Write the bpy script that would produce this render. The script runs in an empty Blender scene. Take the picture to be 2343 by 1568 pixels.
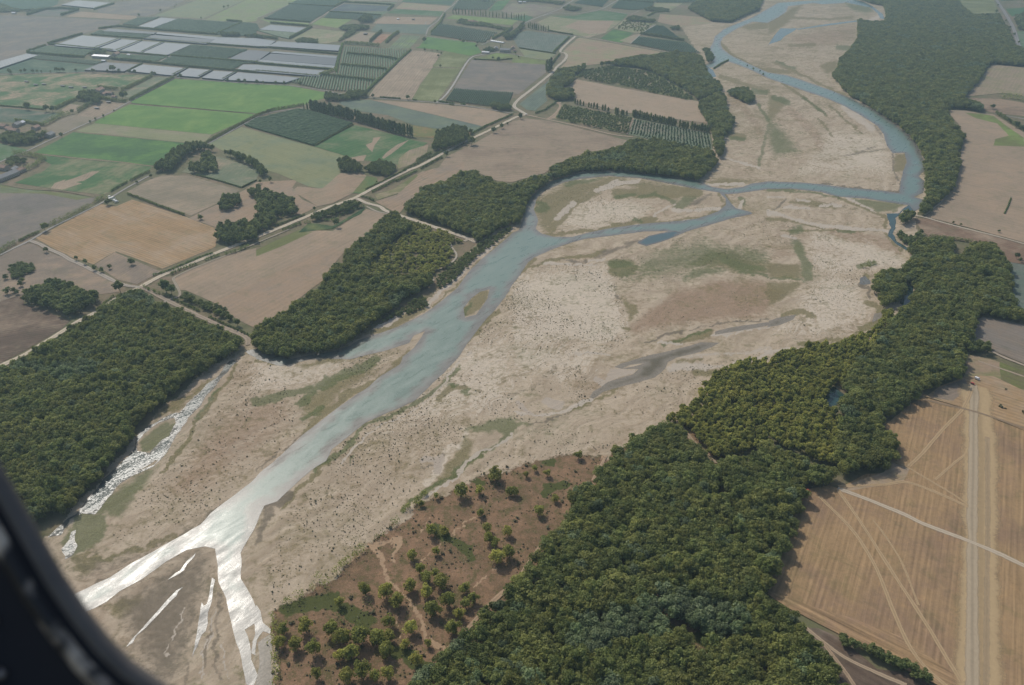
import bpy, bmesh, math, random
import numpy as np
from mathutils import Vector, Matrix, noise as mnoise
from mathutils.geometry import delaunay_2d_cdt, tessellate_polygon

random.seed(11)
RNG = np.random.default_rng(11)
SC = bpy.context.scene
COL = SC.collection

# ------------------------------------------------------------------ survey
# Ground positions were surveyed from the aerial view: a point (u, v) of the
# view's 2342 x 1568 sheet is intersected with the level ground of the valley.
CAM_H, PITCH, LENS, SENSOR = 450.0, math.radians(30.0), 18.0, 23.6
W2, H2 = 1171.0, 784.0
FPX = 2342.0 * LENS / SENSOR
CP, SP = math.cos(PITCH), math.sin(PITCH)

def ray(u, v):
    x = (u - W2) / FPX
    y = (H2 - v) / FPX
    return (x, CP + y * SP, -SP + y * CP)

def G(u, v, z=0.0):
    d = ray(u, v)
    t = (CAM_H - z) / -d[2]
    return (d[0] * t, d[1] * t)

def to_uv(P):
    """world points (n,3) -> sheet coordinates (n,2)"""
    P = np.asarray(P, dtype=float)
    x, y, z = P[:, 0], P[:, 1], P[:, 2] - CAM_H
    depth = np.maximum(y * CP - z * SP, 1e-3)
    yc = y * SP + z * CP
    return np.stack([W2 + FPX * x / depth, H2 - FPX * yc / depth], axis=1)

TX = {'1': 0.0, '2': 585.5, '3': 1171.0, '4': 1755.3}
TY = {'A': 0.0, 'B': 392.0, 'C': 783.9, 'D': 1174.6}
K = 0.25073

def Q(s):
    """'A1 x,y x,y B2 x,y' -> list of sheet points; tile names switch the sheet tile"""
    ox = oy = None
    out = []
    for w in s.split():
        if w[0] in 'ABCD' and len(w) == 2:
            ox, oy = TX[w[1]], TY[w[0]]
        elif w == 'U':
            ox = None
        else:
            p = w.split(',')
            a, b = float(p[0]), float(p[1])
            extra = tuple(float(q) for q in p[2:])
            out.append(((a, b) if ox is None else (ox + a * K, oy + b * K)) + extra)
    return out

def inside(P, poly):
    """vectorised point in polygon"""
    P = np.asarray(P, dtype=float)
    x, y = P[:, 0], P[:, 1]
    res = np.zeros(len(P), bool)
    n = len(poly)
    for i in range(n):
        x1, y1 = poly[i][:2]
        x2, y2 = poly[(i + 1) % n][:2]
        if y1 == y2:
            continue
        c = ((y1 > y) != (y2 > y)) & (x < (x2 - x1) * (y - y1) / (y2 - y1) + x1)
        res ^= c
    return res

def seg_dist(P, a, b):
    a = np.array(a[:2], float); b = np.array(b[:2], float)
    d = b - a
    L = max(float(d @ d), 1e-9)
    t = np.clip(((P - a) @ d) / L, 0, 1)
    return np.hypot(*(P - a - t[:, None] * d).T)

def line_dist(P, pts, closed=False):
    r = np.full(len(P), 1e9)
    n = len(pts)
    for i in range(n if closed else n - 1):
        r = np.minimum(r, seg_dist(P, pts[i], pts[(i + 1) % n]))
    return r

def rough(pts, amp, step, closed=True, seed=0):
    """ragged, naturally wandering outline: resample a world-space outline and push it about with noise"""
    out = []
    n = len(pts)
    for i in range(n if closed else n - 1):
        a, b = pts[i], pts[(i + 1) % n]
        L = math.hypot(b[0] - a[0], b[1] - a[1])
        m = max(1, int(L / step))
        for k in range(m):
            t = k / m
            x, y = a[0] + (b[0] - a[0]) * t, a[1] + (b[1] - a[1]) * t
            v = Vector((x / (step * 4), y / (step * 4), seed * 7.3))
            w = Vector((x / (step * 1.3), y / (step * 1.3), seed * 3.1 + 50))
            out.append((x + amp * (mnoise.noise(v) + .6 * mnoise.noise(w)),
                        y + amp * (mnoise.noise(v + Vector((31, 17, 5))) + .6 * mnoise.noise(w + Vector((9, 71, 5))))))
    if not closed:
        out.append(pts[-1][:2])
    return out

def smooth_line(pts, n=4):
    """Catmull-Rom through the points"""
    P = [np.array(p[:2], float) for p in pts]
    if len(P) < 3:
        return [tuple(p) for p in P]
    P = [2 * P[0] - P[1]] + P + [2 * P[-1] - P[-2]]
    out = []
    for i in range(1, len(P) - 2):
        for k in range(n):
            t = k / n
            a, b, c, d = P[i - 1], P[i], P[i + 1], P[i + 2]
            out.append(tuple(.5 * (2 * b + (c - a) * t + (2 * a - 5 * b + 4 * c - d) * t * t + (3 * b - a - 3 * c + d) * t ** 3)))
    out.append(tuple(P[-2]))
    return out

def lin(c):
    return tuple((v / 255 / 12.92) if v / 255 <= .04045 else ((v / 255 + .055) / 1.055) ** 2.4 for v in c)

GAIN = .80
def alb(c):
    return tuple(min(.85, v * GAIN) for v in lin(c))

# ------------------------------------------------------------------ tagging
def tag(o, label=None, cat=None, group=None, kind=None):
    if label: o['label'] = label
    if cat: o['category'] = cat
    if group: o['group'] = group
    if kind: o['kind'] = kind
    return o

ORD = ['first', 'second', 'third', 'fourth', 'fifth', 'sixth', 'seventh', 'eighth', 'ninth', 'tenth', 'eleventh', 'twelfth',
       'thirteenth', 'fourteenth', 'fifteenth', 'sixteenth', 'seventeenth', 'eighteenth', 'nineteenth', 'twentieth']
TENS = {20: 'twenty', 30: 'thirty', 40: 'forty', 50: 'fifty', 60: 'sixty', 70: 'seventy', 80: 'eighty', 90: 'ninety'}
def ordinal(n):
    if n <= 20: return ORD[n - 1]
    t, u = n // 10 * 10, n % 10
    return TENS[t][:-1] + 'ieth' if u == 0 else TENS[t] + '-' + ORD[u - 1]

def mesh_np(name, V, F, mats=(), smooth=False):
    """mesh from numpy verts (n,3) and faces (m,k) or list of tuples"""
    me = bpy.data.meshes.new(name)
    V = np.asarray(V, dtype=np.float32)
    if isinstance(F, np.ndarray):
        m, k = F.shape
        me.vertices.add(len(V)); me.vertices.foreach_set('co', V.ravel())
        me.loops.add(m * k); me.loops.foreach_set('vertex_index', F.astype(np.int32).ravel())
        me.polygons.add(m)
        me.polygons.foreach_set('loop_start', np.arange(0, m * k, k, dtype=np.int32))
        try: me.polygons.foreach_set('loop_total', np.full(m, k, dtype=np.int32))
        except Exception: pass
        me.update(calc_edges=True)
    else:
        me.from_pydata([tuple(map(float, v)) for v in V], [], F)
        me.update()
    for x in mats: me.materials.append(x)
    if smooth:
        me.polygons.foreach_set('use_smooth', np.ones(len(me.polygons), bool))
    return me

def link(name, me, parent=None, loc=None):
    o = bpy.data.objects.new(name, me)
    COL.objects.link(o)
    if parent is not None: o.parent = parent
    if loc is not None: o.location = loc
    return o

def fattr(me, name, arr, dom='POINT', typ='FLOAT_COLOR'):
    a = me.attributes.new(name, typ, dom)
    a.data.foreach_set('color' if typ == 'FLOAT_COLOR' else 'value', np.asarray(arr, dtype=np.float32).ravel())

# ------------------------------------------------------------------ materials
class NT:
    def __init__(s, name):
        s.m = bpy.data.materials.new(name); s.m.use_nodes = True
        s.t = s.m.node_tree; s.t.nodes.clear()
        s.out = s.t.nodes.new('ShaderNodeOutputMaterial')
    def n(s, typ, **kw):
        x = s.t.nodes.new('ShaderNode' + typ)
        for k, v in kw.items():
            if k.startswith('i_'):
                x.inputs[int(k[2:])].default_value = v
            elif k == 'ins':
                for a, b in v.items(): x.inputs[a].default_value = b
            else: setattr(x, k, v)
        return x
    def l(s, a, b): s.t.links.new(a, b)
    def math(s, op, a, b=None, c=None, clamp=False):
        x = s.n('Math', operation=op, use_clamp=clamp)
        for i, v in enumerate((a, b, c)):
            if v is None: continue
            if isinstance(v, (int, float)): x.inputs[i].default_value = v
            else: s.l(v, x.inputs[i])
        return x.outputs[0]
    def mix(s, f, a, b, mode='MIX'):
        x = s.n('Mix', data_type='RGBA', blend_type=mode)
        for i, v in ((0, f), (6, a), (7, b)):
            if isinstance(v, (int, float)): x.inputs[i].default_value = v
            elif isinstance(v, tuple): x.inputs[i].default_value = v + (1,) if len(v) == 3 else v
            else: s.l(v, x.inputs[i])
        return x.outputs[2]
    def noise(s, vec, scale, detail=3, rough=.6, dist=0):
        x = s.n('TexNoise', ins={'Scale': scale, 'Detail': detail, 'Roughness': rough, 'Distortion': dist})
        if vec is not None: s.l(vec, x.inputs['Vector'])
        return x.outputs[0]
    def step(s, v, lo, hi):
        x = s.n('MapRange', interpolation_type='SMOOTHSTEP')
        s.l(v, x.inputs[0]); x.inputs[1].default_value = lo; x.inputs[2].default_value = hi
        return x.outputs[0]
    def attr(s, name):
        return s.n('Attribute', attribute_name=name, attribute_type='GEOMETRY')
    def pos(s):
        return s.n('NewGeometry').outputs['Position']

def diffuse_out(t, col, rough=.95, bump=None, bdist=1.0):
    b = t.n('BsdfPrincipled', ins={'Roughness': rough, 'Specular IOR Level': .15})
    t.l(col, b.inputs['Base Color'])
    if bump is not None:
        k = t.n('Bump', ins={'Strength': .6, 'Distance': bdist})
        t.l(bump, k.inputs['Height']); t.l(k.outputs[0], b.inputs['Normal'])
    t.l(b.outputs[0], t.out.inputs[0])

def simple(name, col, rough=.7, metal=0.0, var=.25, scale=.5):
    t = NT(name)
    n = t.noise(t.pos(), scale, 4)
    c = t.mix(n, tuple(v * (1 - var) for v in col), tuple(v * (1 + var) for v in col))
    b = t.n('BsdfPrincipled', ins={'Roughness': rough, 'Metallic': metal})
    t.l(c, b.inputs['Base Color'])
    t.l(b.outputs[0], t.out.inputs[0])
    return t.m

def land_material():
    """every cultivated plot: two soil or crop tones (c1, c2), drill rows (par = angle, spacing, strength, patchiness)"""
    t = NT('cultivated_land')
    P = t.pos()
    c1, c2, par = t.attr('c1'), t.attr('c2'), t.attr('par')
    sep = t.n('SeparateColor'); t.l(par.outputs['Color'], sep.inputs[0])
    ang, spac, rstr = sep.outputs
    patch = par.outputs['Alpha']
    rot = t.n('VectorRotate', rotation_type='Z_AXIS'); t.l(P, rot.inputs['Vector']); t.l(ang, rot.inputs['Angle'])
    sx = t.n('SeparateXYZ'); t.l(rot.outputs[0], sx.inputs[0])
    wob = t.noise(P, .02, 2)
    across = t.math('DIVIDE', t.math('ADD', sx.outputs[1], t.math('MULTIPLY', wob, .8)), spac)
    along = t.math('DIVIDE', sx.outputs[0], t.math('MULTIPLY', spac, 30.0))
    cv = t.n('CombineXYZ'); t.l(along, cv.inputs[0]); t.l(across, cv.inputs[1])
    rows = t.noise(cv.outputs[0], 2.0, 2, .7)
    drill = t.math('MULTIPLY', t.math('SINE', t.math('MULTIPLY', across, 2 * math.pi)), t.math('MULTIPLY', t.noise(P, .05, 3), .5))
    cv2 = t.n('CombineXYZ'); t.l(t.math('MULTIPLY', along, .5), cv2.inputs[0]); t.l(t.math('MULTIPLY', across, .16), cv2.inputs[1])
    bands = t.noise(cv2.outputs[0], 1.0, 3, .6)
    big = t.noise(P, .012, 5, .62, .6)
    mid = t.noise(P, .09, 4, .65)
    fine = t.noise(P, .7, 3, .7)
    grit = t.noise(P, .27, 4, .75)
    cb = t.math('ADD', t.math('MULTIPLY', big, .75), t.math('MULTIPLY', bands, .25))
    pm = t.math('MULTIPLY', t.step(t.math('ADD', cb, t.math('MULTIPLY', t.math('SUBTRACT', mid, .5), .3)), .42, .66), patch, clamp=True)
    col = t.mix(pm, c1.outputs['Color'], c2.outputs['Color'])
    wet = t.noise(P, .03, 5, .68, 1.2)
    dk = t.n('VectorMath', operation='MULTIPLY', i_1=(.74, .82, .74)); t.l(col, dk.inputs[0])
    col = t.mix(t.math('MULTIPLY', t.step(t.math('ADD', t.math('MULTIPLY', wet, .7), t.math('MULTIPLY', mid, .3)), .5, .64), .7), col, dk.outputs[0])
    lt = t.n('VectorMath', operation='MULTIPLY', i_1=(1.16, 1.12, 1.06)); t.l(col, lt.inputs[0])
    col = t.mix(t.math('MULTIPLY', t.step(t.math('ADD', t.math('MULTIPLY', wet, .6), t.math('MULTIPLY', mid, .4)), .46, .34), .7), col, lt.outputs[0])
    r = t.math('ADD', t.math('MULTIPLY', t.math('SUBTRACT', rows, .5), 1.7), t.math('MULTIPLY', drill, .6))
    b2 = t.math('MULTIPLY', t.math('SUBTRACT', bands, .5), 1.6)
    g = t.math('ADD', t.math('MULTIPLY', t.math('ADD', r, t.math('MULTIPLY', b2, .22)), rstr),
               t.math('ADD', t.math('MULTIPLY', t.math('SUBTRACT', mid, .5), .35),
                      t.math('ADD', t.math('MULTIPLY', t.math('SUBTRACT', fine, .5), .35), t.math('MULTIPLY', t.math('SUBTRACT', grit, .5), .4))))
    g = t.math('ADD', g, t.math('MULTIPLY', t.math('SUBTRACT', big, .5), .5))
    val = t.math('MAXIMUM', t.math('ADD', g, 1.0), .3)
    vv = t.n('VectorMath', operation='SCALE'); t.l(col, vv.inputs[0]); t.l(val, vv.inputs[3])
    diffuse_out(t, vv.outputs[0], .95, t.math('ADD', rows, fine), .25)
    return t.m

def riverbed_material():
    """gravel braidplain; painted vegetation weights: wa = green, olive, rust, mud; wb = pale sand, track, bare, bush tone"""
    t = NT('river_gravel')
    P = t.pos()
    wa, wb = t.attr('wa'), t.attr('wb')
    sa = t.n('SeparateColor'); t.l(wa.outputs['Color'], sa.inputs[0])
    sb = t.n('SeparateColor'); t.l(wb.outputs['Color'], sb.inputs[0])
    rot = t.n('VectorRotate', rotation_type='Z_AXIS', ins={'Angle': math.radians(-52)}); t.l(P, rot.inputs['Vector'])
    mp = t.n('Mapping', ins={'Scale': (.16, 1, 1)}); t.l(rot.outputs[0], mp.inputs['Vector'])
    wn = t.n('TexNoise', ins={'Scale': .012, 'Detail': 2}); t.l(P, wn.inputs['Vector'])
    wsub = t.n('VectorMath', operation='SUBTRACT', i_1=(.5, .5, .5)); t.l(wn.outputs['Color'], wsub.inputs[0])
    warp = t.n('VectorMath', operation='MULTIPLY_ADD', i_1=(90, 90, 0)); t.l(wsub.outputs[0], warp.inputs[0]); t.l(mp.outputs[0], warp.inputs[2])
    flow = t.noise(warp.outputs[0], .075, 6, .68)
    flow2 = t.noise(warp.outputs[0], .3, 5, .7)
    n1 = t.noise(P, .03, 6, .68)
    n2 = t.noise(P, .16, 5, .7)
    n3 = t.noise(P, .75, 4, .75)
    dots = t.noise(P, .42, 2, .5)
    gr1, gr2, gr3 = alb((197, 179, 154)), alb((172, 154, 130)), alb((208, 193, 171))
    col = t.mix(t.step(flow, .35, .65), gr1, gr2)
    col = t.mix(t.step(t.math('ADD', flow2, t.math('MULTIPLY', sb.outputs[0], .35)), .58, .74), col, gr3)
    # patchy dry growth over the bars
    dry = t.step(t.math('ADD', t.math('MULTIPLY', n1, .6), t.math('MULTIPLY', n2, .4)), .5, .66)
    col = t.mix(t.math('MULTIPLY', dry, .5), col, alb((132, 122, 96)))
    # rust
    nn = t.math('ADD', t.math('MULTIPLY', n1, .35), t.math('ADD', t.math('MULTIPLY', n2, .45), t.math('MULTIPLY', n3, .2)))
    nn = t.math('ADD', t.math('MULTIPLY', t.math('SUBTRACT', nn, .5), 2.1), .5)
    def cover(w, colr, sharp, k=1.0):
        f = t.step(t.math('ADD', t.math('MULTIPLY', w, 1.0), t.math('SUBTRACT', nn, 1.0)), -.1 - sharp, .1 + sharp)
        return t.math('MULTIPLY', f, k)
    rust = t.mix(t.step(n3, .3, .7), alb((132, 104, 80)), alb((170, 143, 118)))
    col = t.mix(cover(t.math('MULTIPLY', sa.outputs[2], .92), None, .18, .75), col, rust)
    olive = t.mix(t.step(n3, .3, .7), alb((94, 90, 54)), alb((144, 132, 92)))
    col = t.mix(cover(t.math('MULTIPLY', sa.outputs[1], .95), None, .16, .8), col, olive)
    green = t.mix(t.step(n3, .3, .7), alb((64, 80, 44)), alb((112, 120, 74)))
    col = t.mix(cover(t.math('MULTIPLY', sa.outputs[0], .95), None, .2, .72), col, green)
    mud = t.mix(n1, alb((104, 94, 78)), alb((126, 116, 100)))
    col = t.mix(cover(wa.outputs['Alpha'], None, .22, .8), col, mud)
    sand = t.mix(n3, alb((200, 188, 171)), alb((182, 168, 149)))
    col = t.mix(cover(sb.outputs[1], None, .06, .95), col, sand)
    bare = t.mix(n3, alb((192, 178, 161)), alb((172, 158, 140)))
    col = t.mix(cover(sb.outputs[2], None, .08, .9), col, bare)
    # low dry tufts speckled over the stones
    sp = t.math('MULTIPLY', t.step(dots, .60, .68), t.math('SUBTRACT', 1.0, t.math('MULTIPLY', sb.outputs[2], .9), clamp=True))
    col = t.mix(t.math('MULTIPLY', sp, .22), col, alb((96, 90, 62)))
    v = t.math('ADD', t.math('MULTIPLY', n3, .5), t.math('ADD', t.math('MULTIPLY', n1, .45), .55))
    vv = t.n('VectorMath', operation='SCALE'); t.l(col, vv.inputs[0]); t.l(v, vv.inputs[3])
    diffuse_out(t, vv.outputs[0], .95, t.math('ADD', t.math('MULTIPLY', flow, 2.5), n2), .7)
    return t.m

def ground_material():
    t = NT('valley_soil')
    P = t.pos()
    n1, n2, n3 = t.noise(P, .008, 6, .65), t.noise(P, .07, 5, .7), t.noise(P, .6, 4, .7)
    col = t.mix(t.step(n1, .35, .65), alb((138, 120, 98)), alb((112, 112, 80)))
    col = t.mix(t.step(n2, .45, .7), col, alb((96, 98, 66)))
    v = t.math('ADD', t.math('MULTIPLY', n3, .6), .7)
    vv = t.n('VectorMath', operation='SCALE'); t.l(col, vv.inputs[0]); t.l(v, vv.inputs[3])
    diffuse_out(t, vv.outputs[0])
    return t.m

def heath_material():
    """rusty dry scrub ground and the litter under the woods"""
    t = NT('dry_heath')
    P = t.pos()
    wa = t.attr('wa')
    sa = t.n('SeparateColor'); t.l(wa.outputs['Color'], sa.inputs[0])
    n1, n2, n3 = t.noise(P, .03, 6, .65), t.noise(P, .22, 5, .7), t.noise(P, .9, 4, .7)
    col = t.mix(t.step(n1, .35, .65), alb((150, 120, 94)), alb((120, 98, 74)))
    n4 = t.noise(P, .085, 5, .72)
    col = t.mix(t.math('MULTIPLY', t.step(n4, .5, .62), .75), col, alb((98, 94, 58)))
    col = t.mix(t.math('MULTIPLY', t.step(n4, .48, .36), .6), col, alb((160, 128, 98)))
    col = t.mix(t.math('MULTIPLY', t.step(n2, .5, .62), .6), col, alb((92, 84, 54)))
    col = t.mix(t.math('MULTIPLY', t.step(n3, .55, .7), .6), col, alb((160, 134, 108)))
    col = t.mix(t.math('MULTIPLY', t.step(t.math('ADD', t.math('MULTIPLY', n1, .5), t.math('MULTIPLY', n3, .5)), .55, .68), .5), col, alb((158, 130, 102)))
    col = t.mix(t.step(t.math('ADD', sa.outputs[0], t.math('SUBTRACT', n2, 1.0)), -.15, .15), col, alb((176, 148, 118)))
    col = t.mix(t.step(t.math('ADD', sa.outputs[1], t.math('SUBTRACT', n2, 1.0)), -.15, .15), col, alb((84, 88, 48)))
    HEATH_EDGE = sa.outputs[2]
    v = t.math('ADD', t.math('MULTIPLY', n3, .7), t.math('ADD', t.math('MULTIPLY', n2, .4), .45))
    vv = t.n('VectorMath', operation='SCALE'); t.l(col, vv.inputs[0]); t.l(v, vv.inputs[3])
    diffuse_out(t, vv.outputs[0], .95, n2, .6)
    b = t.out.inputs[0].links[0].from_socket
    tr = t.n('BsdfTransparent'); m = t.n('MixShader')       # the heath thins out into the gravel
    t.l(t.step(t.math('ADD', HEATH_EDGE, t.math('MULTIPLY', t.math('SUBTRACT', t.math('ADD', t.math('MULTIPLY', n2, .6), t.math('MULTIPLY', n1, .4)), .5), 2.0)), .25, .6), m.inputs[0])
    t.l(tr.outputs[0], m.inputs[1]); t.l(b, m.inputs[2]); t.l(m.outputs[0], t.out.inputs[0])
    return t.m

def water_material(name, rough, deep, shallow, wave, edge_w=9.0, bed=.9, patchy=False, spec=.5, coat=0.0):
    t = NT(name)
    P = t.pos()
    e = t.attr('edge')
    n1, n2 = t.noise(P, .035, 4, .6), t.noise(P, .5, 3, .65)
    rot = t.n('VectorRotate', rotation_type='Z_AXIS', ins={'Angle': math.radians(-55)}); t.l(P, rot.inputs['Vector'])
    mp = t.n('Mapping', ins={'Scale': (.3, 1, 1)}); t.l(rot.outputs[0], mp.inputs['Vector'])
    st = t.noise(mp.outputs[0], .12, 4, .6, .5)
    d = t.math('ADD', e.outputs['Fac'], t.math('MULTIPLY', t.math('SUBTRACT', t.math('ADD', n1, t.math('MULTIPLY', st, .6)), .8), edge_w * 2.2))
    f = t.step(d, edge_w * .1, edge_w * 1.4)
    col = t.mix(f, shallow, deep)
    col = t.mix(t.math('MULTIPLY', t.step(t.math('ADD', n2, t.math('MULTIPLY', t.math('SUBTRACT', 1.0, f), .25)), .62, .8), .5 * bed), col, tuple(v * .5 for v in shallow))
    b = t.n('BsdfPrincipled', ins={'Roughness': rough, 'IOR': 1.333, 'Specular IOR Level': spec, 'Coat Weight': coat, 'Coat Roughness': .56, 'Coat IOR': 1.36})
    t.l(col, b.inputs['Base Color'])
    if patchy:
        sp = t.n('MapRange', interpolation_type='SMOOTHSTEP', ins={1: .44, 2: .56, 3: .04, 4: .7}); t.l(t.math('ADD', t.math('MULTIPLY', st, .5), t.math('MULTIPLY', n2, .5)), sp.inputs[0]); t.l(sp.outputs[0], b.inputs['Specular IOR Level'])
    if coat:
        sk = t.n('MapRange', interpolation_type='SMOOTHSTEP', ins={1: .42, 2: .6, 3: coat * .35, 4: min(1.0, coat * 1.25)}); t.l(t.math('ADD', t.math('MULTIPLY', st, .5), t.math('MULTIPLY', n2, .5)), sk.inputs[0]); t.l(sk.outputs[0], b.inputs['Coat Weight'])
    rr = t.n('MapRange', ins={1: .3, 2: .7, 3: rough * .55, 4: rough * 1.35}); t.l(t.math('ADD', t.math('MULTIPLY', st, .8), t.math('MULTIPLY', n2, .2)), rr.inputs[0]); t.l(rr.outputs[0], b.inputs['Roughness'])
    w1 = t.noise(mp.outputs[0], .35, 4, .65, .3)
    w2 = t.noise(P, .9, 5, .7)
    h = t.math('ADD', t.math('MULTIPLY', w1, 1.0), t.math('MULTIPLY', w2, .4))
    k = t.n('Bump', ins={'Strength': wave, 'Distance': .5}); t.l(h, k.inputs['Height']); t.l(k.outputs[0], b.inputs['Normal'])
    t.l(b.outputs[0], t.out.inputs[0])
    return t.m

def leaf_material(name, dark, light, alt, altamt=.35, trans=.5):
    t = NT(name)
    tint = t.attr('tint')
    oi = t.n('ObjectInfo')
    c = t.mix(tint.outputs['Fac'], dark, light)
    stand = t.noise(oi.outputs['Location'], .022, 3, .6)
    f = t.math('MULTIPLY', t.step(t.math('ADD', t.math('MULTIPLY', oi.outputs['Random'], .45), t.math('MULTIPLY', stand, 1.1)), .6, 1.05), min(1, altamt * 1.9))
    c = t.mix(f, c, alt)
    rnd = t.math('FRACT', t.math('MULTIPLY', oi.outputs['Random'], 7.31))
    v = t.math('MULTIPLY', t.math('ADD', t.math('MULTIPLY', rnd, .5), .87), t.math('ADD', .62, t.math('MULTIPLY', t.noise(oi.outputs['Location'], .05, 3, .6), .76)))
    vv = t.n('VectorMath', operation='SCALE'); t.l(c, vv.inputs[0]); t.l(v, vv.inputs[3])
    d = t.n('BsdfPrincipled', ins={'Roughness': .6, 'Specular IOR Level': .25}); t.l(vv.outputs[0], d.inputs['Base Color'])
    tr = t.n('BsdfTranslucent'); t.l(vv.outputs[0], tr.inputs[0])
    m = t.n('MixShader', i_0=trans); t.l(d.outputs[0], m.inputs[1]); t.l(tr.outputs[0], m.inputs[2])
    t.l(m.outputs[0], t.out.inputs[0])
    return t.m

def net_material():
    t = NT('crop_netting')
    P = t.pos()
    c1, par = t.attr('c1'), t.attr('par')
    sep = t.n('SeparateColor'); t.l(par.outputs['Color'], sep.inputs[0])
    rot = t.n('VectorRotate', rotation_type='Z_AXIS'); t.l(P, rot.inputs['Vector']); t.l(sep.outputs[0], rot.inputs['Angle'])
    sx = t.n('SeparateXYZ'); t.l(rot.outputs[0], sx.inputs[0])
    w = t.math('SINE', t.math('MULTIPLY', sx.outputs[1], 2 * math.pi / 9.0))
    n = t.noise(P, .05, 4, .6)
    v = t.math('ADD', t.math('MULTIPLY', w, .05), t.math('ADD', t.math('MULTIPLY', n, .3), .85))
    vv = t.n('VectorMath', operation='SCALE'); t.l(c1.outputs['Color'], vv.inputs[0]); t.l(v, vv.inputs[3])
    diffuse_out(t, vv.outputs[0], .6)
    return t.m

def track_material():
    t = NT('pale_track')
    P = t.pos()
    c1, e = t.attr('c1'), t.attr('edge')
    n2, n3 = t.noise(P, .25, 4, .7), t.noise(P, 1.1, 4, .7)
    v = t.math('ADD', t.math('MULTIPLY', n3, .4), t.math('ADD', t.math('MULTIPLY', n2, .4), .6))
    rut = t.math('ABSOLUTE', t.math('SUBTRACT', e.outputs['Fac'], .5))     # 0 at the grassy middle, .5 at the verge
    v = t.math('MULTIPLY', v, t.math('ADD', .8, t.math('MULTIPLY', t.step(rut, .03, .16), .2)))
    vv = t.n('VectorMath', operation='SCALE'); t.l(c1.outputs['Color'], vv.inputs[0]); t.l(v, vv.inputs[3])
    b = t.n('BsdfPrincipled', ins={'Roughness': .95, 'Specular IOR Level': .1}); t.l(vv.outputs[0], b.inputs['Base Color'])
    tr = t.n('BsdfTransparent')
    # worn ragged margins: the ground shows through between the wheel ruts and beyond them
    a = t.math('SUBTRACT', 1.0, t.step(t.math('ADD', rut, t.math('MULTIPLY', t.math('SUBTRACT', t.math('ADD', t.math('MULTIPLY', n2, .6), t.math('MULTIPLY', n3, .4)), .5), .45)), .3, .5))
    a = t.math('MULTIPLY', a, c1.outputs['Alpha'])
    m = t.n('MixShader'); t.l(a, m.inputs[0]); t.l(tr.outputs[0], m.inputs[1]); t.l(b.outputs[0], m.inputs[2])
    t.l(m.outputs[0], t.out.inputs[0])
    return t.m

M = {
    'land': land_material(), 'bed': riverbed_material(), 'ground': ground_material(), 'heath': heath_material(),
    'net': net_material(), 'track': track_material(),
    'river': water_material('river_water', .35, (.118, .176, .138), (.15, .138, .112), .15, 11.0, .9, False, .5, .85),
    'stream': water_material('stream_water', .3, (.085, .10, .088), (.12, .115, .095), .5, 3.0, .9, True),
    'pool': water_material('pool_water', .2, (.06, .10, .10), (.15, .135, .11), .08, 4.0),
    'rill': water_material('rill_water', .34, (.12, .12, .105), (.17, .16, .14), .35, 3.0),
    'slough': water_material('slough_water', .3, (.125, .108, .072), (.26, .225, .175), .06, 7.0, 1.0, False, .16),
    'deep': water_material('deep_pool_water', .16, (.025, .06, .055), (.045, .075, .065), .08, 3.0),
    'leaf': leaf_material('leaf_riverside', (.13, .158, .05), (.24, .27, .082), (.29, .285, .082)),
    'leaf_dark': leaf_material('leaf_dark', (.115, .145, .055), (.225, .27, .095), (.26, .27, .09), .3),
    'leaf_grey': leaf_material('leaf_silver', (.11, .145, .07), (.27, .315, .165), (.2, .26, .1), .3),
    'leaf_reed': leaf_material('leaf_reed', (.09, .14, .045), (.2, .27, .085), (.22, .24, .08), .3),
    'leaf_orchard': leaf_material('leaf_orchard', (.05, .098, .042), (.105, .17, .068), (.1, .15, .06), .2, .2),
    'leaf_scrub': leaf_material('leaf_scrub', (.16, .16, .10), (.25, .245, .14), (.27, .24, .14), .5),
    'bark': simple('bark', (.10, .08, .06), .9, 0, .4, 2),
    'roof_tile': simple('roof_tile', (.33, .2, .14), .85, 0, .3, .8),
    'roof_grey': simple('roof_grey_sheet', (.2, .195, .19), .7, 0, .2, .5),
    'roof_white': simple('roof_white_sheet', (.7, .7, .7), .5, 0, .06, .3),
    'plaster': simple('plaster_wall', (.42, .36, .29), .9, 0, .15, .6),
    'glass': simple('dark_glass', (.02, .025, .03), .12, 0, .1, 1),
    'wood': simple('weathered_wood', (.12, .085, .06), .85, 0, .3, 3),
    'tyre': simple('tyre_rubber', (.02, .02, .02), .85, 0, .2, 6),
    'rim': simple('wheel_rim', (.45, .45, .47), .35, .8, .05, 6),
    'white_paint': simple('white_paint', (.78, .78, .76), .3, 0, .03, 2),
    'cream_paint': simple('cream_paint', (.75, .72, .62), .35, 0, .03, 2),
    'red_paint': simple('red_paint', (.45, .06, .05), .3, 0, .05, 2),
    'lamp_lens': simple('lamp_lens', (.7, .7, .68), .1, 0, .03, 8),
    'tail_lens': simple('tail_lens', (.4, .02, .02), .15, 0, .03, 8),
    'trough': simple('feeder_timber', (.05, .05, .055), .8, 0, .3, 2),
}
# ------------------------------------------------------------------ ground sheets
Z = {'n': 0.0}
def next_z():
    Z['n'] += 0.004
    return 0.2 + Z['n']

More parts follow.
